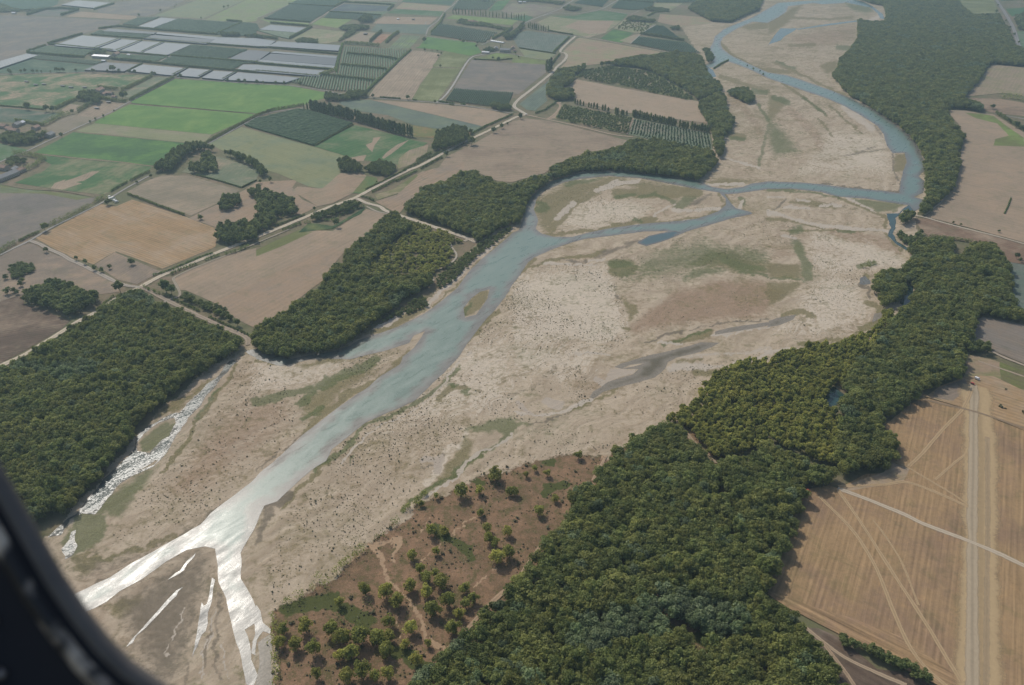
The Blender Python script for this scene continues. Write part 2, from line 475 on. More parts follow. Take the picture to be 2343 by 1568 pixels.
def cdt_sheet(name, outline, mat, z, holes=(), grid=0.0, parent=None):
    """a flat sheet with a ragged outline (world points); grid > 0 adds inner points; returns the object and its distance-to-bank"""
    loops = [list(outline)] + [list(h) for h in holes]
    V, E = [], []
    for lp in loops:
        s = len(V)
        V += [Vector((p[0], p[1])) for p in lp]
        E += [(s + i, s + (i + 1) % len(lp)) for i in range(len(lp))]
    if grid:
        A = np.array([p[:2] for p in outline])
        x0, y0 = A.min(0); x1, y1 = A.max(0)
        xs, ys = np.arange(x0, x1, grid), np.arange(y0, y1, grid)
        gx, gy = np.meshgrid(xs, ys)
        P = np.stack([gx.ravel(), gy.ravel()], 1)
        P += RNG.uniform(-.25, .25, P.shape) * grid
        ok = inside(P, outline)
        for h in holes: ok &= ~inside(P, h)
        P = P[ok]
        d = np.full(len(P), 1e9)
        for lp in loops: d = np.minimum(d, line_dist(P, lp, True))
        P = P[d > grid * .45]
        V += [Vector(p) for p in P]
    r = delaunay_2d_cdt(V, E, [], 0, 1e-4)
    v2, faces = r[0], [tuple(f) for f in r[2]]
    P = np.array([[v.x, v.y] for v in v2])
    C = np.array([P[list(f)].mean(0) for f in faces])
    ok = inside(C, outline)
    for h in holes: ok &= ~inside(C, h)
    F = []
    for f, k in zip(faces, ok):
        if not k: continue
        a = 0
        for i in range(len(f)):
            q, w = P[f[i]], P[f[(i + 1) % len(f)]]
            a += q[0] * w[1] - q[1] * w[0]
        F.append(f if a > 0 else f[::-1])
    me = mesh_np(name, np.c_[P, np.full(len(P), z)], F, [mat])
    o = link(name, me, parent)
    return o, P, loops

def water(name, pts, matname, label, holes=(), grid=6.0, amp=1.5, step=5.0, z=None, cat='river'):
    out = rough([G(*p[:2]) for p in pts], amp, step, seed=1)
    hs = [rough([G(*p[:2]) for p in h], amp, step, seed=2) for h in holes]
    o, P, loops = cdt_sheet(name, out, M[matname], next_z() if z is None else z, hs, grid)
    d = np.full(len(P), 1e9)
    for lp in loops: d = np.minimum(d, line_dist(P, lp, True))
    fattr(o.data, 'edge', d, typ='FLOAT')
    tag(o, label, cat, kind='structure')
    return o

def world_angle(a, b):
    p, q = G(*a[:2]), G(*b[:2])
    return math.atan2(q[1] - p[1], q[0] - p[0])

def set_land(me, c1, c2, ang, spac, rstr, patch):
    n = len(me.vertices)
    fattr(me, 'c1', np.tile(alb(c1) + (1,), (n, 1)))
    fattr(me, 'c2', np.tile(alb(c2) + (1,), (n, 1)))
    fattr(me, 'par', np.tile((-ang, spac, rstr, patch), (n, 1)))

C = dict(gold=(170, 141, 104), tan=(164, 145, 122), pink=(167, 144, 119), mauve=(142, 128, 112), slatemauve=(128, 121, 112), brown=(134, 110, 90), umber=(108, 92, 78),
         bgreen=(100, 138, 66), green=(76, 112, 64), dgreen=(58, 84, 52), teal=(74, 100, 78), olive=(118, 122, 74), hay=(142, 144, 104),
         greytan=(146, 134, 112), lav=(108, 120, 106), slate=(84, 92, 98), dust=(172, 152, 128), lime=(126, 148, 76), reddish=(164, 116, 88), sage=(118, 128, 100))

def field(name, s, c1, c2, label, d=None, sp=5.0, rs=.25, patch=.8, z=None):
    pts = Q(s)
    zz = next_z() if z is None else z
    w = [G(*p[:2], zz) for p in pts]
    w = rough(w, .9, 9, seed=3)
    o, P, _ = cdt_sheet(name, w, M['land'], zz)
    if d is None: ang = world_angle(pts[0], pts[1])
    else:
        dd = Q(d); ang = world_angle(dd[0], dd[1])
    set_land(o.data, C[c1], C[c2], ang, sp, rs, patch)
    tag(o, label, 'field', kind='structure')
    return o

def ribbon(name, s, width, label, col=(176, 162, 142), z=None, cat='track', smooth=4, op=1.0):
    pts = Q(s)
    zz = next_z() if z is None else z
    q = [G(*p[:2], zz) for p in pts]
    keep = [q[0]]
    for i in range(1, len(q)):
        if math.hypot(q[i][0] - keep[-1][0], q[i][1] - keep[-1][1]) > max(12.0, 2.5 * width) or i == len(q) - 1: keep.append(q[i])
    if len(keep) > 2 and math.hypot(keep[-1][0] - keep[-2][0], keep[-1][1] - keep[-2][1]) < max(12.0, 2.5 * width): keep.pop(-2)
    w = smooth_line(keep, smooth)
    # even out
    fine = rough(w, .35, 6.0, closed=False, seed=5)
    A = np.array(fine)
    T = np.gradient(A, axis=0)
    T /= np.maximum(np.linalg.norm(T, axis=1, keepdims=True), 1e-6)
    N = np.stack([-T[:, 1], T[:, 0]], 1)
    V, F, e = [], [], []
    cols = (-.5, -.25, 0, .25, .5)
    for i in range(len(A)):
        hw = width * 1.35 * (.9 + .25 * mnoise.noise(Vector((A[i][0] * .05, A[i][1] * .05, 3))))
        for c in cols:
            q = A[i] + N[i] * c * hw
            V.append((q[0], q[1], zz)); e.append(c + .5)
    k = len(cols)
    for i in range(len(A) - 1):
        for j in range(k - 1):
            a = i * k + j
            F.append((a + 1, a, a + k, a + k + 1))
    me = mesh_np(name, V, F, [M['track']])
    fattr(me, 'c1', np.tile(alb(col) + (op,), (len(V), 1)))
    fattr(me, 'edge', np.array(e), typ='FLOAT')
    o = link(name, me)
    return tag(o, label, cat, kind='structure')

# ------------------------------------------------------------------ plants
def leaf_cloud(cent, rad, per, leaf, rng, up=.25, squash=.85):
    """leaf clumps: quads spread over the surfaces of many little balls"""
    cent = np.asarray(cent, float); rad = np.asarray(rad, float)
    n = len(cent) * per
    ci = np.repeat(np.arange(len(cent)), per)
    d = rng.normal(size=(n, 3)); d[:, 2] += up
    d /= np.linalg.norm(d, axis=1, keepdims=True)
    r = rad[ci] * rng.uniform(.72, 1.08, n)
    p = cent[ci] + d * r[:, None] * np.array([1, 1, squash])
    nn = d + rng.normal(size=(n, 3)) * .42
    nn /= np.linalg.norm(nn, axis=1, keepdims=True)
    a = np.cross(nn, rng.normal(size=(n, 3))); a /= np.linalg.norm(a, axis=1, keepdims=True)
    b = np.cross(nn, a)
    s = leaf * rng.uniform(.6, 1.3, n)[:, None] * .5
    V = np.stack([p - a * s - b * s * .8, p + a * s - b * s * .6, p + a * s * .8 + b * s, p - a * s * .9 + b * s * .7], 1).reshape(-1, 3)
    F = np.arange(n * 4).reshape(-1, 4)
    ct = rng.uniform(.12, .95, len(cent))
    tint = np.clip(ct[ci] + rng.normal(size=n) * .16, 0, 1)
    return V, F, tint

def crown_mesh(name, V, F, tint, mat):
    me = mesh_np(name, V, F, [mat])
    fattr(me, 'tint', tint, 'FACE', 'FLOAT')
    return me

def trunk_mesh(name, h, r, limbs, rng, spread=3.0, top=.75):
    V, F = [], []
    def tube(a, b, ra, rb, n=6):
        a, b = np.array(a, float), np.array(b, float)
        d = (b - a) / np.linalg.norm(b - a)
        u = np.cross(d, (0, 1, .3)); u /= np.linalg.norm(u); w = np.cross(d, u)
        s = len(V)
        for P, R in ((a, ra), (b, rb)):
            for i in range(n):
                t = 2 * math.pi * i / n
                V.append(tuple(P + R * (math.cos(t) * u + math.sin(t) * w)))
        for i in range(n):
            F.append((s + i, s + (i + 1) % n, s + n + (i + 1) % n, s + n + i))
        F.append(tuple(s + n + i for i in range(n)))
    tube((0, 0, -.3), (.1, .05, h * .45), r, r * .7)
    tube((.1, .05, h * .45), (.2, -.1, h * top), r * .7, r * .25)
    for i in range(limbs):
        t = 2 * math.pi * (i + rng.random() * .5) / limbs
        z0 = h * rng.uniform(.3, .5)
        tube((.1, .05, z0), (math.cos(t) * spread * .7, math.sin(t) * spread * .7, z0 + h * rng.uniform(.15, .3)), r * .4, r * .12, 5)
    return mesh_np(name, V, F, [M['bark']])

KIND = {}
def join_mesh(name, a, b):
    bm = bmesh.new()
    bm.from_mesh(a)
    bm.from_mesh(b)
    nf = len(a.polygons)
    bm.faces.ensure_lookup_table()
    for f in bm.faces[nf:] if False else []: pass
    me = bpy.data.meshes.new(name)
    for i, f in enumerate(bm.faces):
        f.material_index = 0 if i < nf else 1
    bm.to_mesh(me); bm.free()
    me.materials.append(a.materials[0]); me.materials.append(b.materials[0])
    return me

def broadleaf(name, seed, R, H, nc, per, leaf, mat, cr=.34, base=.22):
    rng = np.random.default_rng(seed)
    cz, hz = H * (base + (1 - base) * .5), H * (1 - base) * .5
    cent, rad = [], []
    lean = rng.normal(size=2) * R * .08
    for i in range(nc):
        for _ in range(30):
            d = rng.normal(size=3); d /= np.linalg.norm(d)
            k = rng.uniform(.45, .84) if i > nc // 5 else rng.uniform(0, .4)
            p = d * k
            if p[2] < -.55: continue
            w = 1.0 + .22 * math.sin(3 * math.atan2(p[1], p[0]) + seed)
            q = (p[0] * R * w + lean[0], p[1] * R * w + lean[1], cz + p[2] * hz)
            if all((q[0] - c[0]) ** 2 + (q[1] - c[1]) ** 2 + (q[2] - c[2]) ** 2 > (R * cr * .62) ** 2 for c in cent): break
        cent.append(q); rad.append(R * cr * rng.uniform(.72, 1.25) * (1 - .2 * max(p[2], 0)))
    V, F, t = leaf_cloud(cent, rad, per, leaf, rng)
    crown = crown_mesh(name + '_crown', V, F, t, M[mat])
    trunk = trunk_mesh(name + '_trunk', H, R * .055, 4, rng, R)
    return trunk, crown

def column(name, seed, R, H, nc, per, leaf, mat):
    rng = np.random.default_rng(seed)
    cent, rad = [], []
    for i in range(nc):
        z = .06 + .9 * (i + rng.random()) / nc
        prof = math.sin(math.pi * min(1, z * .86 + .14)) ** .55 * (1.0 if z < .75 else 1 - (z - .75) * 2.2)
        a = rng.uniform(0, 6.28)
        k = R * prof * .55
        cent.append((math.cos(a) * k, math.sin(a) * k, z * H)); rad.append(max(.35, R * prof * rng.uniform(.42, .65)))
    V, F, t = leaf_cloud(cent, rad, per, leaf, rng, up=.5, squash=1.9)
    return trunk_mesh(name + '_trunk', H, .35, 0, rng, R), crown_mesh(name + '_crown', V, F, t, M[mat])

def bush(name, seed, R, H, nc, per, leaf, mat):
    rng = np.random.default_rng(seed)
    cent = [(rng.normal() * R * .4, rng.normal() * R * .4, H * rng.uniform(.25, .62)) for _ in range(nc)]
    rad = [R * rng.uniform(.38, .6) for _ in range(nc)]
    V, F, t = leaf_cloud(cent, rad, per, leaf, rng, up=.3)
    V[:, 2] = np.maximum(V[:, 2], .02)
    return trunk_mesh(name + '_stem', H * .5, R * .07, 3, rng, R * .6), crown_mesh(name + '_leaves', V, F, t, M[mat])

def kind(key, fn, n, *a, **k):
    KIND[key] = [fn(key + '_%d' % i, i * 17 + len(KIND) * 101 + 3, *a, **k) for i in range(n)]

kind('wood', broadleaf, 7, 6.4, 14, 24, 58, 1.0, 'leaf', cr=.4)
kind('woodgrey', broadleaf, 3, 6.0, 14, 24, 56, 1.0, 'leaf_grey', cr=.4)
kind('dark', broadleaf, 4, 5.5, 12, 22, 46, 1.15, 'leaf_dark')
kind('scrubtree', broadleaf, 5, 4.6, 9.5, 22, 44, .85, 'leaf_dark', base=.1)
kind('poplar', column, 4, 2.7, 24, 30, 30, 1.1, 'leaf_dark')
kind('greenpoplar', column, 3, 3.4, 17, 26, 30, 1.2, 'leaf')
kind('bush', bush, 5, 1.0, 1.35, 5, 16, .55, 'leaf_scrub')
kind('reed', bush, 3, 2.2, 3.4, 8, 24, .9, 'leaf_reed')
kind('fruit', bush, 3, 1.7, 3.2, 7, 16, .9, 'leaf_orchard')

def parts_of(k):
    return ('stem', 'leaves') if k in ('bush', 'reed', 'fruit') else ('trunk', 'crown')

def plant(name, k, x, y, h=None, r=None, label=None, cat='tree', group=None, z=0.25, var=None):
    t, c = KIND[k][random.randrange(len(KIND[k])) if var is None else var]
    zs = [v for v in (max(q.co.z for q in c.vertices),)][0] if not hasattr(plant, 'hz') else None
    if not hasattr(plant, 'cache'): plant.cache = {}
    if c.name not in plant.cache:
        A = np.empty(len(c.vertices) * 3, np.float32); c.vertices.foreach_get('co', A); A = A.reshape(-1, 3)
        plant.cache[c.name] = (A[:, 2].max(), np.percentile(np.hypot(A[:, 0], A[:, 1]), 97))
    hz, rr = plant.cache[c.name]
    sz = (h / hz) if h else 1.0
    sx = (r / rr) if r else sz
    o = bpy.data.objects.new(name, None); COL.objects.link(o)
    o.empty_display_size = .5
    o.location = (x, y, z); o.rotation_euler = (0, 0, random.uniform(0, 6.28)); o.scale = (sx, sx, sz)
    pn = parts_of(k)
    link(pn[0], t, o); link(pn[1], c, o)
    return tag(o, label, cat, group)

plant.hz = True

def side_words(i, n, what):
    if n == 1: return ''
    if i == 0: return 'leftmost ' + what
    if i == n - 1: return 'rightmost ' + what
    return ordinal(i + 1) + ' from left ' + what

def trees(name, k, s, label, group, cat='tree', hs=(9, 13), ratio=.42, sort=True):
    """single trees: 'tile x,y,h' - base point on the ground and height in metres; label may hold {n}"""
    pts = Q(s)
    if sort: pts = sorted(pts, key=lambda p: p[0])
    n = len(pts)
    for i, p in enumerate(pts):
        h = (p[2] if len(p) > 2 else random.uniform(*hs)) * (1.22 if name == 'field_tree' else 1.0)
        x, y = G(p[0], p[1], .3)
        lab = label.format(n='leftmost' if i == 0 else 'rightmost' if i == n - 1 else ordinal(i + 1)) + ('' if i in (0, n - 1) else ', counted from left')
        plant(name, k, x, y, h, h * ratio * random.uniform(.88, 1.12), lab, cat, group if n > 1 else None)

def row(name, k, s, n, label, group, hs, ratio, jit=.12, skip=()):
    """a planted row along a line, evenly spaced on the ground"""
    w = [np.array(G(*p[:2], .3)) for p in Q(s)]
    L = [0]
    for a, b in zip(w, w[1:]): L.append(L[-1] + np.linalg.norm(b - a))
    idx = [i for i in range(n) if i not in skip]
    for q, i in enumerate(idx):
        d = L[-1] * (i + random.uniform(-jit, jit)) / max(1, n - 1)
        d = min(max(d, 0), L[-1] - 1e-3)
        j = max(m for m in range(len(w) - 1) if L[m] <= d)
        p = w[j] + (w[j + 1] - w[j]) * (d - L[j]) / (L[j + 1] - L[j])
        h = random.uniform(*hs)
        lab = label.format(n='leftmost' if q == 0 else 'rightmost' if q == len(idx) - 1 else ordinal(q + 1)) + ('' if q in (0, len(idx) - 1) else ', counted from left')
        plant(name, k, p[0], p[1], h, h * ratio * random.uniform(.85, 1.15), lab, 'tree', group)

def hedge(s, h, w, label, mat='leaf_dark', group=None, name='hedge', gap=0.0):
    """one clipped or wild hedge along a line: a run of leaf clumps"""
    pts = [G(*p[:2], .3) for p in Q(s)]
    rng = np.random.default_rng(abs(hash(label)) % 99991 if False else sum(map(ord, label)))
    cent, rad = [], []
    dist = math.hypot(*pts[0])
    lf = max(.8, dist / 1500.0)
    for a, b in zip(pts, pts[1:]):
        L = math.hypot(b[0] - a[0], b[1] - a[1])
        if L < .01: continue
        nx, ny = -(b[1] - a[1]) / L, (b[0] - a[0]) / L
        stp = max(w * .42, .9)
        for i in range(max(1, int(L / stp))):
            t = (i + rng.random()) / max(1, int(L / stp))
            if gap and rng.random() < gap: continue
            k = rng.uniform(.75, 1.15)
            for lev in (.25, .66):
                off = rng.normal() * w * .14
                cent.append((a[0] + (b[0] - a[0]) * t + nx * off, a[1] + (b[1] - a[1]) * t + ny * off, h * k * lev))
                rad.append(min(w * .5, h * .38) * rng.uniform(.85, 1.15) * 1.05)
    sq = max(1.0, (h * .36) / (sum(rad) / len(rad)))
    V, F, t = leaf_cloud(cent, rad, 20, lf * 1.05, rng, .3, sq)
    V[:, 2] = np.maximum(V[:, 2], .05)
    base = np.array([pts[0][0], pts[0][1], .25])
    me = crown_mesh(name, V - np.array([base[0], base[1], 0]), F, t, M[mat])
    o = link(name, me, loc=(base[0], base[1], .25))
    return tag(o, label, 'hedge', group)

def clip_rows(poly, ang, sp):
    """lines at a spacing across a polygon (world); yields (p, q) pairs"""
    ca, sa = math.cos(ang), math.sin(ang)
    R = [(x * ca + y * sa, -x * sa + y * ca) for x, y in poly]
    y0, y1 = min(p[1] for p in R), max(p[1] for p in R)
    y = y0 + sp * .5
    n = len(R)
    while y < y1:
        xs = []
        for i in range(n):
            a, b = R[i], R[(i + 1) % n]
            if (a[1] > y) != (b[1] > y):
                xs.append(a[0] + (b[0] - a[0]) * (y - a[1]) / (b[1] - a[1]))
        xs.sort()
        for u, v in zip(xs[::2], xs[1::2]):
            if v - u > 2:
                yield (u * ca - y * sa, u * sa + y * ca), (v * ca - y * sa, v * sa + y * ca)
        y += sp

def orchard(s, label, d=None, sp=5.0, h=3.4, w=3.2, mat='leaf_orchard', seg=5.0, name='orchard', soil='dgreen'):
    """rows of fruit trees grown together: leafy ridges with ragged crests, over mown grass"""
    pts = Q(s)
    ang = world_angle(*(Q(d)[:2] if d else pts[:2]))
    wp = [G(*p[:2], 0.3) for p in pts]
    dist = math.hypot(*wp[0])
    if dist > 2300: sp, w, seg = sp * 1.5, w * 1.45, seg * 1.6
    z0 = next_z()
    V, F, T = [], [], []
    rng = random.Random(len(label) * 31 + int(dist))
    for a, b in clip_rows(wp, ang, sp):
        L = math.hypot(b[0] - a[0], b[1] - a[1])
        n = max(2, int(L / seg))
        nx, ny = -(b[1] - a[1]) / L, (b[0] - a[0]) / L
        s0 = len(V)
        for i in range(n + 1):
            t = i / n
            x, y = a[0] + (b[0] - a[0]) * t, a[1] + (b[1] - a[1]) * t
            k = rng.uniform(.7, 1.2); hh = h * rng.uniform(.72, 1.15)
            o = rng.uniform(-.25, .25) * w
            for (c, zz) in ((-.5, 0), (-.38, .62), (0, 1), (.38, .62), (.5, 0)):
                V.append((x + nx * (c * w * k + o * .5), y + ny * (c * w * k + o * .5), z0 + zz * hh * (1 + rng.uniform(-.1, .1))))
        for i in range(n):
            for j in range(4):
                q = s0 + i * 5 + j
                F.append((q, q + 5, q + 6, q + 1)); T.append(rng.random())
    if not F: return
    base = wp[0]
    A = np.array(V); A[:, 0] -= base[0]; A[:, 1] -= base[1]
    me = mesh_np(name, A, np.array(F), [M[mat]])
    fattr(me, 'tint', np.array(T), 'FACE', 'FLOAT')
    o = link(name, me, loc=(base[0], base[1], 0))
    tag(o, label, 'orchard', kind='stuff')
    return o

def netting(s, label, col=(132, 139, 142), h=4.2, d=None, group='pale net covers over crop plots', name='crop_net'):
    """a net stretched over a plot on posts: ridged roof sheet and side curtains"""
    pts = Q(s)
    w = [G(*p[:2], h) for p in pts]
    base = w[0]
    ang = world_angle(*(Q(d)[:2] if d else (pts[0], pts[-1])))
    z0 = .3
    root = bpy.data.objects.new(name, None); COL.objects.link(root); root.location = (base[0], base[1], 0)
    L = [(p[0] - base[0], p[1] - base[1]) for p in w]
    V = [(x, y, h) for x, y in L] + [(x, y, h - .25) for x, y in L]
    n = len(L)
    tri = tessellate_polygon([[Vector((x, y, 0)) for x, y in L]])
    F = []
    for f in tri:
        a = sum(L[f[i]][0] * L[f[(i + 1) % 3]][1] - L[f[i]][1] * L[f[(i + 1) % 3]][0] for i in range(3))
        F.append(tuple(f) if a > 0 else tuple(f)[::-1])
    F += [(i, (i + 1) % n, n + (i + 1) % n, n + i) for i in range(n)]
    me = mesh_np('roof_net', V, F, [M['net']])
    fattr(me, 'c1', np.tile(alb(col) + (1,), (len(V), 1))); fattr(me, 'par', np.tile((-ang, 9, 0, 0), (len(V), 1)))
    link('roof_net', me, root)
    V, F = [], []
    for x, y in L: V += [(x, y, h - .26), (x, y, z0)]
    F = [(2 * i, 2 * ((i + 1) % n), 2 * ((i + 1) % n) + 1, 2 * i + 1) for i in range(n)]
    me = mesh_np('side_net', V, F, [M['net']])
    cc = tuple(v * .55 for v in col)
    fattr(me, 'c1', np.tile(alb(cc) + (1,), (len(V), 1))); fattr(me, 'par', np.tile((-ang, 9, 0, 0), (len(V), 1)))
    link('side_net', me, root)
    return tag(root, label, 'crop net', group)

# mass planting: one object that scatters plant forms over its points
PROTO = {}
def proto_collection(k):
    if k in PROTO: return PROTO[k]
    c = bpy.data.collections.new('forms_' + k)
    for i, (t, cr) in enumerate(KIND[k]):
        c.objects.link(bpy.data.objects.new('%s_form_%02d' % (k, i), join_mesh('%s_form_%02d' % (k, i), t, cr)))
    PROTO[k] = c
    return c

def scatter(name, k, P, sx, sz, label, cat='trees'):
    """P (n,3) points, sx / sz horizontal and vertical scales"""
    c = proto_collection(k)
    n = len(P)
    if n == 0: return
    base = np.array([P[:, 0].mean(), P[:, 1].mean(), 0])
    me = bpy.data.meshes.new(name)
    me.vertices.add(n); me.vertices.foreach_set('co', (P - base).astype(np.float32).ravel())
    fattr(me, 'sxy', sx, typ='FLOAT'); fattr(me, 'szz', sz, typ='FLOAT')
    fattr(me, 'yaw', RNG.uniform(0, 6.28, n), typ='FLOAT')
    a = me.attributes.new('form', 'INT', 'POINT')
    a.data.foreach_set('value', RNG.integers(0, len(KIND[k]), n).astype(np.int32))
    me.update()
    o = link(name, me, loc=tuple(base))
    g = bpy.data.node_groups.new(name + '_planting', 'GeometryNodeTree')
    g.interface.new_socket('Geometry', in_out='INPUT', socket_type='NodeSocketGeometry')
    g.interface.new_socket('Geometry', in_out='OUTPUT', socket_type='NodeSocketGeometry')
    N = g.nodes
    gi, go = N.new('NodeGroupInput'), N.new('NodeGroupOutput')
    iop = N.new('GeometryNodeInstanceOnPoints')
    ci = N.new('GeometryNodeCollectionInfo'); ci.inputs['Collection'].default_value = c
    ci.inputs['Separate Children'].default_value = True; ci.inputs['Reset Children'].default_value = True
    def named(nm, typ):
        x = N.new('GeometryNodeInputNamedAttribute'); x.data_type = typ; x.inputs['Name'].default_value = nm
        return x.outputs['Attribute']
    g.links.new(gi.outputs[0], iop.inputs['Points']); g.links.new(ci.outputs[0], iop.inputs['Instance'])
    iop.inputs['Pick Instance'].default_value = True
    g.links.new(named('form', 'INT'), iop.inputs['Instance Index'])
    cs = N.new('ShaderNodeCombineXYZ'); s1 = named('sxy', 'FLOAT')
    g.links.new(s1, cs.inputs[0]); g.links.new(s1, cs.inputs[1]); g.links.new(named('szz', 'FLOAT'), cs.inputs[2])
    cr = N.new('ShaderNodeCombineXYZ'); g.links.new(named('yaw', 'FLOAT'), cr.inputs[2])
    g.links.new(cs.outputs[0], iop.inputs['Scale'])
    e2r = N.new('FunctionNodeEulerToRotation'); g.links.new(cr.outputs[0], e2r.inputs[0]); g.links.new(e2r.outputs[0], iop.inputs['Rotation'])
    g.links.new(iop.outputs[0], go.inputs[0])
    md = o.modifiers.new('planting', 'NODES'); md.node_group = g
    return tag(o, label, cat, kind='stuff')

def fill(poly_uv, sp, lift, holes=(), jit=.42, margin=0.0):
    """jittered hexagonal planting whose crowns (at height lift) lie inside the surveyed outline"""
    w = np.array([G(*p[:2], lift) for p in poly_uv])
    x0, y0 = w.min(0); x1, y1 = w.max(0)
    ys = np.arange(y0, y1, sp * .87)
    out = []
    for i, y in enumerate(ys):
        xs = np.arange(x0 + (i % 2) * sp * .5, x1, sp)
        out.append(np.stack([xs, np.full(len(xs), y)], 1))
    if not out: return np.zeros((0, 3))
    P = np.concatenate(out)
    P += RNG.uniform(-jit, jit, P.shape) * sp
    U = to_uv(np.c_[P, np.full(len(P), lift)])
    ok = inside(U, poly_uv)
    if margin: ok &= inside(to_uv(np.c_[P, np.full(len(P), .3)]), poly_uv)
    for h in holes: ok &= ~inside(U, h)
    P, U = P[ok], U[ok]
    if margin and len(P):
        m = margin * FPX / np.hypot(np.hypot(P[:, 0], P[:, 1]), CAM_H)
        ok = line_dist(U, poly_uv, True) > m * .6
        P = P[ok]
    return np.c_[P, np.full(len(P), .2)]
HAZE, SUN_E, SKY_E, EXPOSURE = 0.000125, 3.5, 0.15, -0.2
# ------------------------------------------------------------------ the valley floor
def build_ground():
    n, R = 48, 30000.0
    rings = [0, 300, 1200, 4000, 9000, R]
    V, F = [(0, 1500, 0)], []
    for r in rings[1:]:
        for i in range(n):
            a = 2 * math.pi * i / n
            V.append((r * math.cos(a), 1500 + r * math.sin(a), 0))
    for i in range(n): F.append((0, 1 + i, 1 + (i + 1) % n))
    for k in range(len(rings) - 2):
        s, t = 1 + k * n, 1 + (k + 1) * n
        for i in range(n): F.append((s + i, t + i, t + (i + 1) % n, s + (i + 1) % n))
    o = link('ground', mesh_np('ground', V, F, [M['ground']]))
    tag(o, 'flat dry valley soil between the fields and the river', 'ground', kind='structure')
build_ground()

BED = Q('U 1547,40 1590,110 1600,160 1630,190 1650,260 1640,330 1600,385 1500,395 1390,385 1265,400 1195,430 1180,500 1110,545 1050,600 990,680 890,730 840,765 760,790 600,780 545,800 470,850 380,930 310,1000 210,1130 90,1240 0,1370 -300,1800 700,1800 690,1568 660,1450 730,1400 790,1360 865,1310 935,1255 1000,1215 1040,1175 1190,1120 1330,1075 1430,1075 1540,980 1700,900 1830,840 1950,800 2080,720 2110,600 2090,500 2130,440 2150,380 2120,310 2040,240 1960,200 1910,160 1970,70 2050,45 2010,-20 1940,-40 1780,-40 1690,20 1600,40')

def wob(P, s, seed=0.0):
    """cheap smooth two-component wander field over world points"""
    x, y = P[:, 0], P[:, 1]
    out = np.zeros((len(P), 2))
    for k, (f, a) in enumerate(((1, 1), (2.3, .6), (5.1, .4), (11.7, .28))):
        f = f / s
        out[:, 0] += a * np.sin(x * f + 1.7 * np.sin(y * f * .83 + k + seed) + seed * 3) * np.cos(y * f * 1.13 + k * 2.1)
        out[:, 1] += a * np.sin(y * f * 1.07 + 1.9 * np.sin(x * f * .91 + k * 1.7 + seed)) * np.cos(x * f * .97 + k + seed)
    return out

def fan_sheet(name, outline, mat, z, y0, y1, rows, cols, tmax):
    """tessellated level sheet, finer near than far, kept inside an outline"""
    k = (y1 / y0) ** (1 / rows)
    ys = y0 * k ** np.arange(rows + 1)
    ts = np.linspace(-tmax, tmax, cols + 1)
    X = ts[None, :] * (ys[:, None] + 260)
    Y = np.repeat(ys[:, None], cols + 1, 1)
    P = np.stack([X.ravel(), Y.ravel()], 1)
    U = to_uv(np.c_[P, np.full(len(P), z)])
    U = U + wob(P, 22.0, 1.0) * np.minimum(8.0, 3200.0 / P[:, 1:2]) + wob(P, 5.0, 2.0) * np.minimum(4.0, 1500.0 / P[:, 1:2])
    ok = inside(U, outline)
    i, j = np.meshgrid(np.arange(rows), np.arange(cols), indexing='ij')
    a = (i * (cols + 1) + j).ravel()
    F = np.stack([a, a + 1, a + cols + 2, a + cols + 1], 1)
    F = F[ok[F].any(1)]
    used = np.unique(F)
    re = np.full(len(P), -1); re[used] = np.arange(len(used))
    P, U, F = P[used], U[used], re[F]
    me = mesh_np(name, np.c_[P, np.full(len(P), z)], F, [mat])
    return link(name, me), U

def paint(W, U, ch, s, width, strength=1.0, area=False):
    """brush along a line, or inside an area with a soft rim, in survey coordinates"""
    pts = Q(s)
    A = np.array([p[:2] for p in pts])
    lo, hi = A.min(0) - width * 1.5 - 2, A.max(0) + width * 1.5 + 2
    m = np.where((U[:, 0] > lo[0]) & (U[:, 0] < hi[0]) & (U[:, 1] > lo[1]) & (U[:, 1] < hi[1]))[0]
    if not len(m): return
    P = U[m]
    if area:
        d = line_dist(P, pts, True)
        sg = np.where(inside(P, pts), d, -d)
        f = np.clip(sg / (width * 1.5) * .5 + .5, 0, 1)
    else:
        d = line_dist(P, pts)
        f = np.clip(1.35 - d / (width * .62), 0, 1)
    f = f * f * (3 - 2 * f) * min(1.0, strength * (1.3 if ch < 2 else 1.1))
    W[m, ch] = np.maximum(W[m, ch], f)

bed, BU = fan_sheet('river_gravel', BED, M['bed'], .12, 250.0, 4600.0, 760, 900, .72)
tag(bed, 'pale gravel bars and dry channels of the braided riverbed', 'gravel bed', kind='structure')
BW = np.zeros((len(BU), 8), np.float32)
_q = wob(np.array([v.co[:2] for v in bed.data.vertices]), 55.0, 5.0)
_y = np.array([v.co[1] for v in bed.data.vertices]); _far = np.clip((_y - 1100) / 900, 0, 1)
BW[:, 1] = np.clip(.3 + .12 * _q[:, 0] + .14 * _far, 0, .62); BW[:, 2] = np.clip(.27 + .13 * _q[:, 1], 0, .55); BW[:, 0] = np.clip(.2 - .13 * _q[:, 0], 0, .45)
def pa(ch, s, w=6, k=1.0): paint(BW, BU, ch, s, w, k, True)
def pl(ch, s, w=6, k=1.0): paint(BW, BU, ch, s, w, k)
GRN, OLV, RST, MUD, PAL, SND, BAR = range(7)
